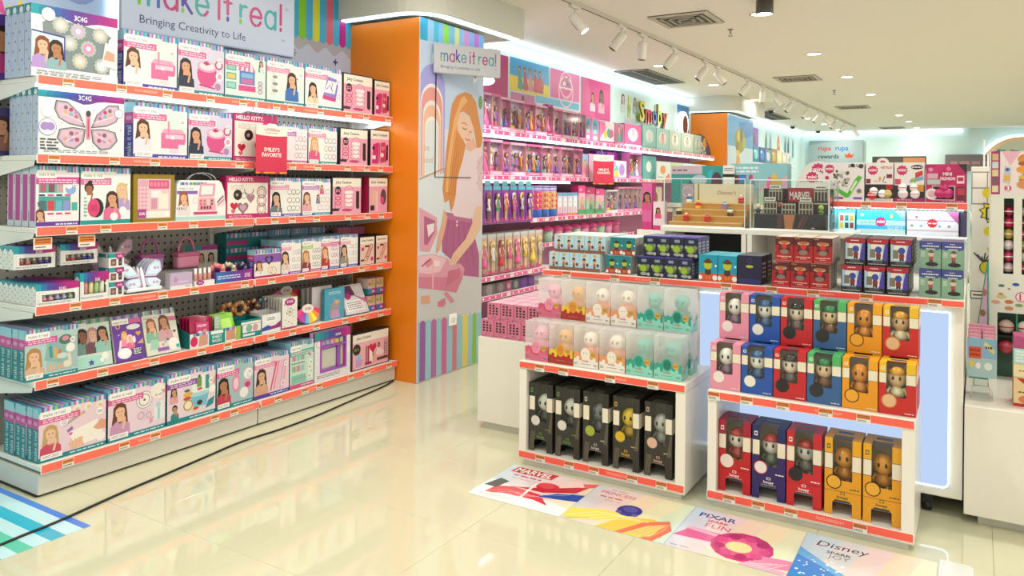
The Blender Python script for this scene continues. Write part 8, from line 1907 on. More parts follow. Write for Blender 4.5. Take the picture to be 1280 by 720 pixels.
def m2_(m):
    grad(m, ['d0d4dc', 'd9d2d8', 'e8d4d0', 'eedcc0', 'e8e6c0', 'd8e8cc', 'cfe4dc', 'd4e2e6'])
    m.t('PRINCESS', .09, .80, .08, 'd07a84', .36, True); m.lines(.16, .90, .36, .95, 'd9a0a4', 1, 3); m.lines(.12, .70, .38, .75, 'b8384a', 1, 4); m.lines(.2, .63, .36, .66, 'c99aa0', 1, 5)
    m.poly([(0, .28), (.3, .42), (.6, .40), (.45, .20), (.15, .05), (0, .05)], 'f2dc6a'); m.poly([(.36, .0), (.5, .34), (.75, .46), (.9, .4), (.95, .1), (.8, 0)], 'f0c85a'); m.poly([(.55, 0), (.7, .34), (.9, .50), (.98, .3), (.9, 0)], 'e8785a'); m.poly([(.62, 0), (.76, .28), (.9, .4), (.86, .1), (.78, 0)], 'f2d46a'); m.e(.5, .52, .12, '3f3f94', .14); m.poly([(.02, .02), (.3, .2), (.1, .02)], 'c9d070'); [m.stroke([(.05 + .1 * k, .10 + .02 * k), (.25 + .1 * k, .32), (.5 + .08 * k, .36)], .012, 'f8ecb0') for k in range(4)]; [m.stroke([(.64 + .05 * k, .04), (.76 + .04 * k, .28), (.92, .42 - .03 * k)], .014, 'f4a888') for k in range(5)]; m.e(.5, .55, .07, '5a58b0', .07); m.e(.42, .44, .03, '6a62b8'); m.e(.58, .44, .03, '6a62b8')
mat('floor mat printed with PRINCESS lettering and a yellow and coral gown-like swirl', -1.704, -1.180, m2_)
def m3_(m):
    grad(m, ['c9d8ee', 'd4d4e4', 'e6d2d8', 'eed8c8', 'eee4c4', 'e2e8c8', 'd8e4d0', 'd9dce0'])
    m.t('PIXAR', .08, .80, .10, '2a3f94', .40, True); m.t('SPARK', .18, .71, .055, 'c2384a', .22, True); m.t('FUN', .19, .58, .10, 'd85a6a', .22)
    m.poly([(0, .26), (.5, .30), (.6, .48), (.1, .52)], 'd85a94'); m.poly([(.05, .46), (.5, .40), (.5, .46), (.1, .52)], 'eba8c4'); m.e(.58, .34, .26, 'c23a7c', .30); m.e(.58, .33, .2, 'd8608f', .2); m.poly([(.7, .05), (1, .1), (1, .3), (.75, .26)], 'e58ab0'); m.poly([(.62, 0), (.98, .0), (1, .06), (.7, .12)], 'ebaec8'); m.lines(.04, .04, .2, .07, '9a9ab0', 1, 3); [m.e(.58 + .19 * cos(k * .7), .34 + .2 * sin(k * .7), .05, 'b0306c' if k % 2 else 'd04a88', .06) for k in range(9)]; m.e(.56, .32, .11, 'ead9a0', .11); [m.stroke([(.66 + .06 * k, .02), (.86 + .04 * k, .16 + .02 * k)], .012, 'f4c8d8') for k in range(4)]
mat('floor mat printed with PIXAR FUN lettering and pink swashes', -1.180, -.656, m3_)
def m4_(m):
    grad(m, ['b8d8f2', 'c4dcee', 'd8dce4', 'e8d8dc', 'eedcc8', 'f0e8c8', 'e6ecd0', 'e2ead8'])
    m.t('Disney', .10, .74, .15, '23304a', .46, False, shear=.15); m.t('SPARK', .2, .655, .055, '4a5a6a', .24, True); m.t('JOY', .22, .54, .10, '8a94a8', .2)
    m.poly([(0, 0), (.62, 0), (.5, .2), (.28, .38), (0, .66)], '3a8ad8'); m.poly([(0, .5), (.2, .36), (.4, .18), (.5, .2), (.28, .38), (0, .66)], '6ab0ec'); rr = random.Random(4)
    for k in range(26): m.e(.02 + .36 * rr.random(), .1 + .42 * rr.random(), .008 + .008 * rr.random(), 'eef6fc', n=6)
    m.e(.86, .2, .2, '4a7ab8', .2)
mat('floor mat printed with slanted dark lettering and a blue wave, nearest the viewer', -.656, -.130, m4_)
t = thing('floor_sign_holder', 'flat clear sign holder edge lying beside the last floor mat', 'holder', (-.19, 3.40, .0006))
mb = MB(); pts = [(0, .36), (.15, .36)] + [(.15 + .03 * sin(pi / 2 * i / 5), .33 + .03 * cos(pi / 2 * i / 5)) for i in range(6)] + [(.18, -.2), (.10, -.2), (.10, .0)]
mb.prism([(.065, .38), (.17, .38), (.19, .36), (.19, -.14), (.065, -.14)], 0, .0015, 'dfe2e0', 'z'); mb.obj('sheet', 'gloss', t)

# ================================================================ lit rear shelf at the counter end
rs = thing('display_shelving', 'short lit white shelf with coral rail at the counter end, big boxes on top', 'shelving', (0, 0, 0))
MB().cbox(-.86, -.048, 5.30, 5.60, 1.470, 1.5085, 'ddd', .003).obj('shelf', 'metal', rs)
MB().cbox(-.86, -.048, 5.30, 5.60, 1.275, 1.300, 'ddd', .003).obj('shelf', 'metal', rs)
for x in (-.862, -.07): MB().cbox(x, x + .020, 5.56, 5.599, CT + .0005, 1.4695, 'ccc', .002).obj('upright', 'metal', rs)
for x in (-.86, -.46, -.075): MB().cbox(x, x + .025, 5.33, 5.36, CT + .0005, 1.2745, 'ccc', .002).obj('leg', 'metal', rs)
MB().box(-.84, -.07, 5.604, 5.612, 1.0645, 1.47, 'bfe4ea').obj('back_panel', 'wall', rs)
MB().box(-.80, -.07, 5.34, 5.37, 1.4615, 1.4695, 'fff').obj('led_bar', emit_mat('rear_shelf_led', 'c8f4ff', 16), rs)
front_rail(rs, -.862, -.046, 5.2995, 1.467, 1.5095, (-.60, -.40, -.13), ())
for k in range(30): pass
mb = MB().box(-.72, -.07, 5.3005, 5.3095, 1.4535, 1.466, 'f2f6f4')
mb.face((-.72, 5.3005, 1.4535), (1, 0, 0), (0, 0, 1), .65, .0125)
for k in range(26): mb.e((k + .5) / 26, .4, .006, '6ab0c8', .3, n=6)
mb.obj('scalloped_trim', 'print', rs)

def big_box(label, x0, x1, z, h, edge, f, y=5.315, d=.12, extra=None):
    t = thing('toy_box', label, 'box', (x0 + .002, y, z), 0)
    w = x1 - x0 - .004
    mb = MB(); mb.cbox(0, w, 0, d, 0, h, edge, .0015); mb.obj('carton', 'print', t)
    m = MB(); m.clip = True; m.face((0, 0, 0), (1, 0, 0), (0, 0, 1), w, h); f(m); m.obj('printed_front', 'print', t)
    if extra: extra(t, w, h)
    return t
def badge(m, u, v, r_, txt='mini'):
    m.star(u, v, r_, 'b01458', 11, .8); m.star(u, v, r_ * .82, 'd8286a', 11, .8); m.t(txt, u, v + .01, r_ * m.w / m.h * .55, 'f8f2f4', r_ * 1.7, True, True)
def g1(m):
    m.r(0, 0, 1, 1, 'ece4e4'); badge(m, .16, .83, .13); m.r(.0, .04, .5, .10, 'b03a94'); m.r(.74, .04, .95, .10, '8a4ac0'); m.lines(.62, .86, .98, .96, '3a3034', 2, 3); m.e(.72, .92, .05, '2a2628'); m.e(.92, .90, .06, '3a3436')
    rr = random.Random(3)
    for k in range(34): m.e(.26 + .36 * rr.random(), .34 + .44 * rr.random(), .02 + .03 * rr.random(), ['8a8480', '4a4644', 'c9b89a', 'b0a8a4', 'e0d8cc', '6a6a60'][k % 6], n=6)
    m.poly([(.30, .28), (.56, .08), (.64, .10), (.62, .18), (.36, .34)], '5ab83a'); m.poly([(.56, .08), (.64, .10), (.95, .62), (.86, .66), (.78, .56), (.62, .24)], '5ab83a'); m.poly([(.66, .28), (.80, .54), (.84, .50), (.70, .24)], 'd9ecc8'); m.e(.10, .60, .05, 'c0284a'); m.e(.88, .26, .07, 'd9c84a'); m.e(.88, .26, .05, '7a5ab0')
def capsules(t, w, h, spec_):
    for u, v, r_, c, c2 in spec_:
        mb = MB(); mb.ball((u * w, r_ * .2 - .012, v * h), r_, r_ * .55, r_, c, 12, 8); mb.lathe([(r_ * 1.02, -.002), (r_ * 1.02, .002)], c2, (u * w, r_ * .2 - .012, v * h), 12, 1, .55); mb.obj('capsule', 'gloss', t)
def g2(m):
    m.r(0, 0, 1, 1, 'ece2e0'); m.r(0, 0, 1, .44, '1c1618'); m.r(0, 0, 1, .08, 'e6dcd8'); badge(m, .26, .80, .20); m.t('NETFLIX', .56, .84, .06, 'c01824', .40, True); m.r(.76, .60, .96, .70, '8a1a28'); m.stroke([(.70, .64), (.62, .52), (.74, .48)], .02, '3a3438'); m.e(.52, .58, .04, 'd9a03a', .06); m.r(.02, .46, .18, .58, '8a2438'); m.r(.74, .32, .98, .44, 'b01828'); m.lines(.3, .50, .5, .54, 'c98a8a', 1, 2)
def g3(m):
    m.r(0, 0, 1, 1, 'ece2e0'); m.r(0, 0, 1, .42, '241c20'); m.r(0, 0, 1, .10, 'b01a64'); badge(m, .26, .80, .20); m.e(.76, .88, .20, '2a2628', .06); m.lines(.6, .85, .92, .91, 'f0ece8', 1, 3); m.poly([(.7, .6), (.96, .68), (.94, .8), (.7, .74)], 'd03a3a'); m.poly([(.5, .48), (.98, .56), (.98, .66), (.56, .58)], '7aa8c8'); m.r(.6, .5, .74, .60, '8ab84a'); m.r(.02, .44, .22, .58, 'd04a6a'); m.r(.72, .26, .98, .44, 'd9902a'); m.lines(.1, .03, .6, .07, 'f0d0dc', 1, 6)
def g4(m):
    m.r(0, 0, 1, 1, 'b8145c'); m.poly([(0, .5), (.6, 1), (.3, 1), (0, .75)], 'c8246c'); m.poly([(.5, .4), (1, .8), (1, .6), (.7, .36)], 'c42068'); m.poly([(.78, 1), (1, 1), (1, .74)], '2a1a20'); m.t('MINI', .42, .70, .09, 'f8eef2', .22, True); m.t('FASHION', .36, .58, .09, 'f8eef2', .36, True)
    m.r(.04, .62, .30, .76, 'd9a8bc'); m.r(.04, .47, .36, .60, 'b8c4c0'); m.r(.76, .50, .94, .70, 'f2d8e0'); m.r(.78, .56, .92, .66, 'c0284a'); m.e(.56, .88, .06, 'e86a9c'); m.e(.12, .86, .06, 'd990b0'); m.r(.16, .06, .72, .44, 'f2d0dc'); m.r(.18, .08, .70, .42, '2a1420'); m.e(.15, .22, .16, 'f2e4e4'); m.e(.15, .22, .10, 'e0b4bc'); m.r(.76, .06, .97, .42, '6a2434'); m.r(.78, .2, .95, .38, 'c0384a'); m.lines(.4, .02, .95, .05, 'e8b0c8', 1, 7)
ZR = 1.5095
big_box('large white box with green chute and clutter print on the lit rear shelf', -.862, -.612, ZR, .246, 'e4dcdc', g1)
big_box('white and black capsule box with red streaming lettering on the lit rear shelf', -.608, -.447, ZR, .244, 'e4dcdc', g2, extra=lambda t, w, h: capsules(t, w, h, [(.30, .26, .026, 'e6e0de', 'b01a3a'), (.24, .16, .028, 'c8283a', 'f0ece8'), (.62, .20, .026, 'ece6e4', 'b01a3a'), (.80, .20, .027, 'b8a04a', 'f0ece8')]))
big_box('white capsule box with magenta bottom edge on the lit rear shelf', -.445, -.276, ZR, .244, 'e4dcdc', g3, extra=lambda t, w, h: capsules(t, w, h, [(.28, .36, .026, 'ece6e4', 'b01a3a'), (.66, .36, .024, 'e6e0de', 'b01a3a'), (.30, .20, .030, 'ddd4d4', 'c88aa0'), (.70, .20, .028, 'e6e0de', 'b01a64')]))
big_box('magenta capsule box with white lettering at the end of the lit rear shelf', -.272, -.052, ZR, .232, 'a8124f', g4, extra=lambda t, w, h: capsules(t, w, h, [(.36, .24, .030, 'c01a6a', '8a1048'), (.54, .24, .032, 'c01a6a', '8a1048'), (.46, .36, .028, 'b01860', '8a1048')]))
ZL = 1.3012
big_box('cyan box with small picture grid on the lower lit shelf', -.80, -.672, ZL, .15, '2ac0dc', lambda m: (m.r(0, 0, 1, 1, '58cfe2'), m.r(.2, .1, .96, .86, 'd4ecea'), [m.r(.26 + .24 * (k % 3), .2 + .32 * (k // 3), .44 + .24 * (k % 3), .44 + .32 * (k // 3), ['e6c84a', '3a3f48', '8a3a34', 'd0584a', '2f8a80', 'e09a2a'][k]) for k in range(6)]), y=5.39)
big_box('wide blue capsule playset box on the lower lit shelf', -.668, -.382, ZL, .15, '2a98d4', lambda m: (m.r(0, 0, 1, 1, '3ab0e0'), m.r(0, .36, 1, .58, 'b8c8cc'), m.r(0, .0, 1, .2, 'c4ccc0'), badge(m, .5, .52, .12), m.lines(.08, .42, .36, .56, '8ab08a', 2, 4), m.lines(.64, .2, .95, .34, 'd9d0c0', 2, 6), m.poly([(.78, 1), (1, 1), (1, .5)], '8a9aa8'), m.e(.12, .8, .04, 'c8d4e0'), m.e(.72, .76, .03, 'd9c84a', .1)), y=5.39)
big_box('white and pink box with red badge on the lower lit shelf', -.378, -.094, ZL, .15, 'e6c4d8', lambda m: (m.r(0, 0, 1, 1, 'ead9e2'), m.r(.0, .60, 1, .66, 'b98aa4'), m.r(0, .18, 1, .24, 'cfae9a'), m.star(.5, .52, .11, 'c8182c', 11, .8), m.lines(.42, .46, .58, .56, 'f4e4e4', 1, 3), [m.e(.1 + .09 * k, .40 + .36 * (k % 2), .03, ['8a8a6a', 'c0485a', '7ab0a0', 'd9a0b0'][k % 4]) for k in range(10) if not 4 <= k <= 5], m.poly([(.76, 1), (1, 1), (1, .5)], 'b04a78')), y=5.39)
big_box('dark box at the end of the lower lit shelf', -.090, -.052, ZL, .15, '3a2f48', lambda m: m.r(.05, .05, .95, .95, '43365a'), y=5.42)
t = thing('white_cable', 'white cable curving down the end of the lit rear shelf', 'cable', (0, 0, 0))
mb = MB(); mb.tube([(-.042, 5.29, 1.46), (-.034, 5.285, 1.452), (-.030, 5.28, 1.42), (-.030, 5.28, 1.30), (-.034, 5.28, 1.18), (-.0405, 5.28, 1.10), (-.0405, 5.28, 1.036)], .004, 'e6e4da', 6); mb.obj('sheath', 'gloss', t)

# ---- tall white panel with yellow burst drawings behind, and clear prongs on it
t = thing('tall_cabinet', 'tall white display cabinet with yellow and black burst drawings behind the counter end', 'cabinet', (0, 0, 0))
MB().cbox(-.034, .34, 5.66, 6.15, .0, 1.735, 'e4e2da', .004).obj('body', 'laminate', t)
mb = MB(); mb.face((-.034, 5.66, 0), (1, 0, 0), (0, 0, 1), 1, 1, start=.001)
for z in (1.70, 1.60, 1.50): mb.r(.004, z - .003, .20, z + .003, '8a8a86')
for x in (.002, .085): mb.r(x, 1.50, x + .005, 1.70, '8a8a86')
mb.star(.115, 1.45, .075, '1d1d1a', 9, .7); mb.star(.115, 1.45, .066, 'e6d21e', 9, .7); mb.r(.08, 1.40, .15, 1.48, '2a2a26'); mb.r(.09, 1.41, .16, 1.47, 'd4d0c0'); mb.e(.09, 1.57, .03, 'e6d21e'); mb.e(.10, 1.33, .03, 'e6d21e')
for k in range(6): mb.stroke([(.07, 1.13), (.02 + .02 * k, 1.19 - .012 * (k % 3))], .008, '4a4a4a')
mb.e(.09, 1.10, .042, '1d1d1a'); mb.e(.09, 1.10, .037, 'd9cc2a'); mb.stroke([(.10, 1.22), (.12, 1.12)], .02, 'c9c04a')
mb.r(.0, .90, .09, .95, '3a3a3a'); mb.r(.006, .906, .084, .944, 'f0eee6'); mb.lines(.015, .915, .075, .935, '5a5a5a', 1, 3)
mb.obj('drawing', 'matte', t)
t = thing('acrylic_prongs', 'row of clear acrylic prongs standing on the tall white cabinet', 'holder', (0, 0, 0))
for k, (x, h) in enumerate(((.03, .17), (.052, .08), (.075, .10), (.10, .09), (.13, .11))): MB().cbox(x, x + .010, 5.70, 5.72, 1.7355, 1.7355 + h, 'dfe6e0', .002).obj('prong', 'gloss', t)

# ---- white cube at the aisle end of the counter and what stands on it
t = thing('display_plinth', 'large white display cube beside the counter end, carrying the capsule stand', 'plinth', (0, 0, 0))
MB().cbox(-.044, 1.30, 4.237, 5.60, .048, .567, 'ddd', .004, 2).obj('body', 'laminate', t)
MB().box(.015, 1.25, 4.29, 5.55, 0, .0475, 'bbb').obj('plinth', 'base_metal', t)
sd = thing('capsule_stand', 'tall white cardboard stand with slots full of capsules and food print header', 'stand', (0, 0, 0))
Z0 = .5685
X0, X1, Y0, Y1 = .060, .66, 4.90, 5.30
mb = MB()
mb.box(X0, X1, Y1 - .01, Y1, Z0, 1.80, 'e8e6dc'); mb.box(X0, X0 + .004, Y0, Y1 - .01, Z0, 1.80, 'e2e0d6'); mb.box(X1 - .004, X1, Y0, Y1 - .01, Z0, 1.80, 'e2e0d6'); mb.box(X0 + .004, X1 - .004, Y0, Y1 - .01, 1.796, 1.80, 'e8c0d0')
slots = [(.123, .168), (.205, .25), (.287, .332), (.369, .414)]
xs = [X0 + .004]
for a, b in slots: xs += [a, b]
xs += [X1 - .004]
def fr(a, b, c, e, col='ecebe0'): mb.box(a, b, Y0, Y0 + .004, c, e, col)
for i in range(0, len(xs), 2): fr(xs[i], xs[i + 1], 1.14, 1.545)
fr(X0 + .004, X1 - .004, .93, 1.14); fr(X0 + .004, X1 - .004, 1.545, 1.796); fr(X0 + .004, .098, Z0, .93); fr(.182, .190, Z0, .93, '2f8a5a'); fr(.40, X1 - .004, Z0, .93)
mb.box(.0985, .3995, Y0 + .004, Y1 - .011, .80, .806, '241c1c'); mb.obj('carton', 'print', sd)
mb = MB(); mb.box(X0 + .006, X1 - .006, Y0 + .10, Y0 + .104, Z0, 1.54, '2f5a44'); mb.obj('inner_panel', 'print', sd)
m = MB(); m.face((X0, Y0, Z0), (1, 0, 0), (0, 0, 1), X1 - X0, 1.80 - Z0, start=.0006)
U = lambda x: (x - X0) / (X1 - X0); V = lambda z: (z - Z0) / (1.80 - Z0)
m.r(0, V(1.567), 1, 1, 'f2e4e4'); m.r(.005, V(1.567), U(.104), 1, 'a8246c'); m.poly([(U(.11), 1), (U(.20), 1), (U(.15), V(1.72))], 'f0b8cc')
for k in range(5): m.r(U(.068), V(1.578 + .043 * k), U(.096), V(1.614 + .043 * k), ['e8d8b0', '7a5a6a', 'e6d29a', 'd8dce0', 'd9b48a'][k])
m.e(U(.23), V(1.755), .08, 'dd8a3a', .026); m.r(U(.19), V(1.735), U(.28), V(1.745), '8ab83a'); m.e(U(.235), V(1.732), .085, 'b8502a', .012); m.e(U(.23), V(1.70), .09, 'f0a030', .02); m.e(U(.24), V(1.645), .085, 'cc7a34', .035); m.e(U(.235), V(1.66), .08, 'd9c04a', .012); m.e(U(.22), V(1.62), .07, 'e0925a', .02)
m.poly([(U(.115), V(1.63)), (U(.15), V(1.62)), (U(.155), V(1.71)), (U(.125), V(1.72))], 'c9c9d4'); m.r(U(.122), V(1.64), U(.148), V(1.67), 'e8b83a'); m.e(U(.137), V(1.70), .016, '3a5ab0'); m.e(U(.14), V(1.60), .028, 'd84a7c'); m.t('3', U(.14), V(1.60), .022, 'fff', None, True, True)
for x, z, c, r_ in ((.115, 1.075, '4a7a6a', .025), (.15, 1.06, '8a6a4a', .012), (.18, 1.085, '2f5ab0', .028), (.115, 1.015, 'd9c49a', .04), (.112, 1.03, 'c98a2a', .02), (.15, .99, 'cf7a4a', .035), (.15, .955, 'd9905a', .035), (.195, .975, '8aa86a', .03), (.09, .985, 'e0a88c', .035)): m.e(U(x), V(z), r_, c, r_ * .25)
m.e(U(.205), V(1.02), .045, 'd02a6a'); m.e(U(.205), V(1.02), .038, 'f4e8ea'); m.t('1', U(.200), V(1.02), .03, 'd02a6a', None, True, True)
m.obj('printed_front', 'print', sd)
for i, (a, b) in enumerate(slots):
    for k in range(6):
        mb = MB(); r_ = .029; z = 1.17 + .061 * k; c = ['c8a8b4', 'b8305c', 'd9ccd0', 'b8a04a', 'c02a5a', '9a1a4a'][(k + i) % 6]
        mb.ball(((a + b) / 2, Y0 + .045, z), r_, r_, r_, c, 10, 7); mb.lathe([(r_ * 1.01, -.003), (r_ * 1.01, .003)], 'e8e2dc', ((a + b) / 2, Y0 + .045, z), 10); mb.obj('capsule', 'gloss', sd)
for k, (x, z) in enumerate(((.14, .85), (.225, .85), (.14, .74), (.225, .74), (.31, .85))):
    mb = MB(); mb.ball((x, Y0 + .05, z), .038, .036, .038, ['c8b0a4', 'd8d4cc', 'b83a4a', 'd9c8a0', 'c02a5a'][k], 12, 8); mb.lathe([(.0385, -.003), (.0385, .003)], 'b01a3a', (x, Y0 + .05, z), 12); mb.obj('capsule', 'gloss', sd)
for k, x in enumerate((.09, .15)): MB().cbox(x, x + .04, 4.95, 4.99, 1.8005, 1.812, '1f6a54', .003).obj('top_tab', 'gloss', sd)
t = thing('side_wing', 'teal edged triangular cardboard wing with lilac face beside the capsule stand', 'cardboard wing', (0, 0, 0))
MB().prism([(-.030, Z0), (.056, Z0), (.056, 1.22), (.046, 1.19)], 4.86, 4.868, '1a9a80').obj('edge_panel', 'print', t)
mb = MB().prism([(-.008, .72), (.050, .72), (.050, 1.15), (.044, 1.13)], 4.8565, 4.8598, 'cfa8c4'); mb.face((-.03, 4.8565, Z0), (1, 0, 0), (0, 0, 1), .086, .65, start=.0006); mb.r(.30, .24, .92, .34, 'c83a8c'); mb.e(.7, .55, .16, '8a6a4a', .03); mb.e(.8, .72, .12, 'b06a5a', .03); mb.obj('face_panel', 'print', t)

t = thing('card_dispenser', 'pale blue counter dispenser on clear legs holding pink card packs', 'dispenser', (-.037, 4.40, 0))
w = .124
mb = MB(); mb.box(0, w, 0, .004, .672, .862, '9fc0d8'); mb.box(0, .003, .004, .15, .672, .84, '8ab0c8'); mb.box(w - .003, w, .004, .15, .672, .84, '8ab0c8'); mb.box(.003, w - .003, .004, .15, .672, .676, '8ab0c8'); mb.box(.003, w - .003, .147, .15, .676, .88, '8ab0c8'); mb.obj('carton', 'print', t)
m = MB(); m.face((0, 0, .672), (1, 0, 0), (0, 0, 1), w, .19); m.r(0, 0, 1, 1, 'a9c8cc'); m.r(0, .5, 1, 1, '8ab4d4'); m.r(.06, .48, .48, .78, 'd8501e'); m.lines(.1, .52, .44, .74, '8a2a10', 2, 3); m.poly([(.55, .84), (.9, .62), (.94, .72), (.62, .94)], 'e0d48a'); m.lines(.62, .72, .86, .84, '4a4020', 1, 4); m.e(.16, .34, .10, 'eac85a', .08); m.e(.72, .3, .14, 'e6ece6', .1); m.e(.38, .3, .09, 'f0e8e8', .08); m.obj('printed_front', 'print', t)
for x in (.03, .09):
    MB().tube([(x, .05, .672), (x, .05, .62), (x + (.012 if x > .05 else -.012), .03, .60), (x + (.012 if x > .05 else -.012), .02, .5685)], .0035, 'cfd4cc', 6).obj('leg', 'gloss', t)
MB().tube([(.03, .05, .62), (.09, .05, .62)], .0035, 'cfd4cc', 6).obj('crossbar', 'gloss', t)
for r_ in range(4):
    for c in range(2):
        p = thing('card_pack', f'pink card pack in the pale blue dispenser, {ORD[r_]} row back, ' + ['towards the counter', 'towards the capsule stand'][c], 'card pack', (-.032 + .060 * c, 4.412 + .032 * r_, .6775))
        mb = MB().box(0, .055, 0, .018, 0, .20 + .012 * r_, 'e89ab4'); mb.face((0, 0, 0), (1, 0, 0), (0, 0, 1), .055, .20 + .012 * r_); mb.r(.04, .0, .96, .84, 'c9b0d0'); mb.lines(.16, .88, .86, .97, 'f8f0f2', 1, 3); mb.obj('pack', 'print', p)
stk = [('red and cream box, lowest of the stack', .20, .135, 'c81f24', lambda m: (m.r(0, .1, 1, 1, 'e8cf9a'), m.poly([(.06, .98), (.4, .98), (.3, .7)], 'b81a24'), m.lines(.1, .45, .7, .55, '5a2a1a', 1, 3), m.e(.3, .25, .2, 'd9805a', .16), m.r(0, 0, 1, .08, 'c81f24'))),
       ('pale yellow box', .20, .062, 'ecd9a0', lambda m: (m.r(0, 0, 1, 1, 'f0e2b4'), m.lines(.1, .4, .6, .6, '8a7a5a', 1, 3))), ('pale blue packs', .19, .072, '9fd4d4', lambda m: (m.r(0, 0, 1, 1, 'b8e2e0'), m.lines(.05, .1, .8, .9, 'f0f6f4', 4, 3))), ('magenta box, topmost', .18, .055, 'b83a7c', lambda m: m.r(0, 0, 1, 1, 'b84a84'))]
z = Z0
for k, (lb, w, h, c, f) in enumerate(stk):
    big_box(lb + ' at the outer edge of the white cube', .152, .152 + w, z, h, c, f, y=4.35 + .004 * k, d=.14); z += h + .001

# ---- things standing behind the display cases
tb = thing('display_table', 'white display table behind the clear cases', 'table', (0, 0, 0))
MB().cbox(-2.16, -.92, 5.95, 6.75, 1.42, 1.455, 'ddd', .004).obj('table_top', 'laminate', tb)
MB().cbox(-2.12, -.96, 6.0, 6.7, 0, 1.4195, 'ddd', .004).obj('body', 'laminate', tb)
ZT = 1.4562
def g_teal(m):
    m.r(0, 0, 1, 1, '2f9a94'); m.r(0, .78, .55, 1, 'c9b4c0'); m.lines(.02, .84, .3, .92, '6a5a64', 1, 3); m.e(.5, .62, .14, 'a8c4d0', .14); m.lines(.42, .56, .6, .68, 'e0e4ec', 2, 4); m.e(.80, .5, .10, '5a2a4a', .34); m.e(.8, .34, .13, '7a4a5a', .2); m.poly([(.64, .8), (.74, .95), (.7, .5)], '2ab0c0'); m.poly([(.9, .8), (1, .9), (1, .4)], '2fae8a'); m.e(.34, .4, .06, '1f6a70', .2)
big_box('wide teal toy box with dark-haired figure behind the tan step case', -2.13, -1.665, ZT, .30, '2a8a86', g_teal, y=6.0, d=.15)
def g_uni(m):
    m.r(0, 0, 1, 1, '8ac4cc'); m.poly([(.3, 0), (1, 0), (1, .7), (.6, .5)], 'd8a8c4'); m.poly([(.5, .3), (.8, .5), (1, .3), (1, 0), (.4, 0)], 'b8d0b0'); m.lines(.08, .76, .5, .94, 'e6eef2', 2, 3); m.e(.70, .52, .06, 'd86a9c', .16); m.e(.78, .64, .05, 'e8b84a', .12); m.e(.4, .5, .04, '4a6ab0', .12); m.e(.36, .66, .04, 'c83a7c', .08); m.r(.04, .5, .28, .72, '6a3a4a'); m.r(.15, .52, .28, .70, '3a7ac8'); m.r(.72, .46, .92, .64, 'c0a84a')
big_box('pastel toy box with castle and rainbow print behind the city scene case', -1.648, -1.222, ZT, .315, '8ac0c8', g_uni, y=6.0, d=.15)
t = thing('price_sign', 'small white price sign with black band between the teal boxes', 'sign', (-1.70, 5.97, ZT))
mb = MB().box(0, .09, 0, .006, 0, .30, 'ecebe6'); mb.face((0, 0, 0), (1, 0, 0), (0, 0, 1), .09, .30); mb.r(0, .70, 1, .78, '1a1a1a'); mb.lines(.1, .84, .9, .95, '777', 2, 3); mb.obj('plate', 'print', t)
for k, (x, y, r_, h) in enumerate(((-1.075, 6.42, .135, .345), (-1.06, 6.08, .115, .265))):
    t = thing('dome_box', ['larger white dome-fronted capsule display behind the cases', 'smaller white dome-fronted capsule display in front of its larger twin'][k], 'display', (x - .0, y, ZT))
    pts = [(-r_, 0), (r_, 0), (r_, h - r_)] + [(r_ * cos(pi * i / 14), h - r_ + r_ * sin(pi * i / 14)) for i in range(1, 14)] + [(-r_, h - r_)]
    MB().prism(pts, 0, .12, 'e8e2de', side='6a4a6a').obj('carton', 'print', t)
    m = MB(); m.face((-r_, 0, 0), (1, 0, 0), (0, 0, 1), 2 * r_, h); badge(m, .5, .80, .2); m.lines(.12, .66, .4, .74, '8a7a80', 2, 3); m.lines(.62, .66, .9, .74, '8a7a80', 2, 5); m.obj('printed_front', 'print', t)
MB_ = [('pink boxed toy with dark-haired doll beside the tan step case', -2.255, 5.68, 'c83a8c', 'e06aa8', .36), ('white and pink boxed toy lower beside the tan step case', -2.155, 5.66, 'e8c4d4', 'ecd8e0', .20)]
for k, (lb, x, y, e_, b_, h) in enumerate(MB_):
    t = thing('doll_box', lb, 'doll box', (x, y, CT + .0012 if False else (1.2 if k == 0 else 1.2)))
    t.location.z = 1.2505
    w = .085; h = .37 if k == 0 else .22
    mb = MB(); mb.cbox(0, w, 0, .08, 0, h, e_, .002); mb.obj('carton', 'print', t)
    m = MB(); m.clip = True; m.face((0, 0, 0), (1, 0, 0), (0, 0, 1), w, h); m.r(.04, .02, .96, .98, b_); m.girl(.5, .62, .16, '241616', 'b87a5a', 'e0508c'); m.r(0, 0, 1, .16, 'd83a84'); m.obj('printed_front', 'print', t)
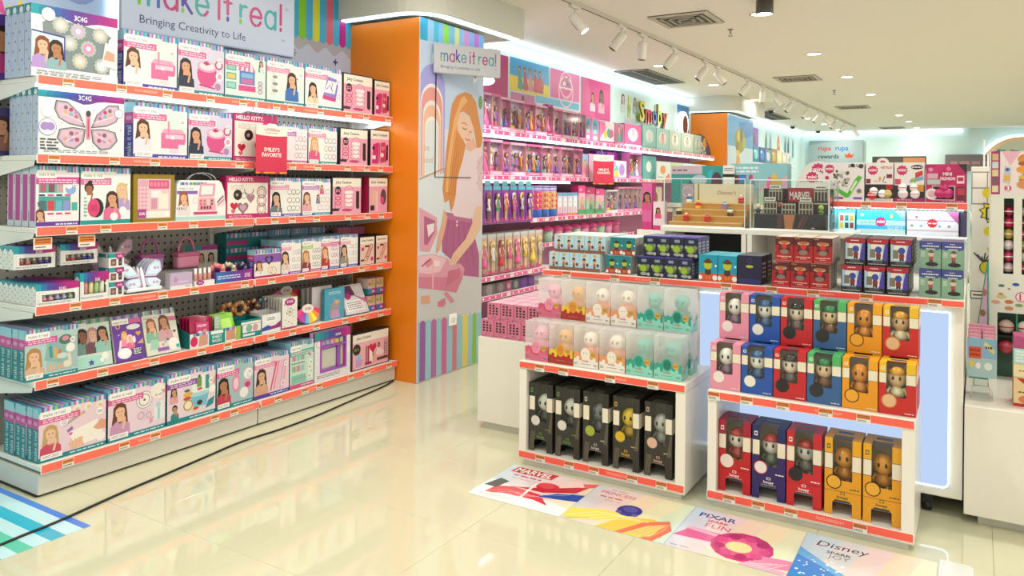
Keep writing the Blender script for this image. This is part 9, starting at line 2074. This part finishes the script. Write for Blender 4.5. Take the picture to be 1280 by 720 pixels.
pl = thing('display_block', 'white block under the pink boxed toys beside the tan step case', 'plinth', (0, 0, 0))
MB().cbox(-2.28, -2.04, 5.64, 5.80, 0, 1.25, 'ddd', .003).obj('body', 'laminate', pl)

# ---- signs on and before the back wall
t = thing('wall_sign', 'grey board with red and blue rewards lettering and crown on the back wall', 'sign', (-4.30, 24.10, 2.10))
w, h = 1.47, .85
MB().box(0, w, 0, .05, 0, h, 'a9bcbc').obj('board', 'print', t)
m = MB(); m.face((0, 0, 0), (1, 0, 0), (0, 0, 1), w, h); m.r(0, 0, 1, 1, '9fb4b6'); m.poly([(0, .86), (.5, 1), (0, 1)], '8aa0a4'); m.t('rupa', .18, .60, .17, 'c8402f', .31, True); m.t('rupa', .50, .60, .17, '2a6ab8', .31, True); m.t('rewards', .18, .38, .15, '3a444c', .46, True)
m.poly([(.69, .40), (.81, .40), (.84, .56), (.79, .49), (.75, .58), (.71, .49), (.66, .56)], 'd8482a'); m.obj('lettering', 'print', t)
t = thing('wall_sign', 'long dark sign board in the lit alcove of the back wall', 'sign', (-.76, 24.0, 2.05), 0)
mb = MB().box(0, 2.6, 0, .05, 0, .45, '7a7478'); mb.face((0, 0, 0), (1, 0, 0), (0, 0, 1), 2.6, .45); mb.lines(.05, .3, .4, .7, 'c08a94', 1, 3); mb.e(.36, .2, .04, '3a8aa8', .12); mb.obj('board', 'print', t)
t = thing('header_sign', 'wide dark and orange header board in front of the back wall', 'sign', (-2.14, 20.0, 0))
mb = MB().box(0, 1.13, 0, .05, 2.02, 2.32, '3f3a34'); mb.face((0, 0, 2.02), (1, 0, 0), (0, 0, 1), 1.13, .30); mb.r(.06, .1, .56, .9, '4f5044'); mb.r(.58, .1, .98, .9, 'c98a5a'); mb.e(.2, .5, .12, 'd8d0cc', .4); mb.e(.2, .5, .06, 'b03a4a', .2); mb.obj('board', 'print', t)
for x in (.1, 1.0): MB().tube([(x, .025, 0), (x, .025, 2.02)], .02, '8a8a88', 8).obj('post', 'gloss', t)
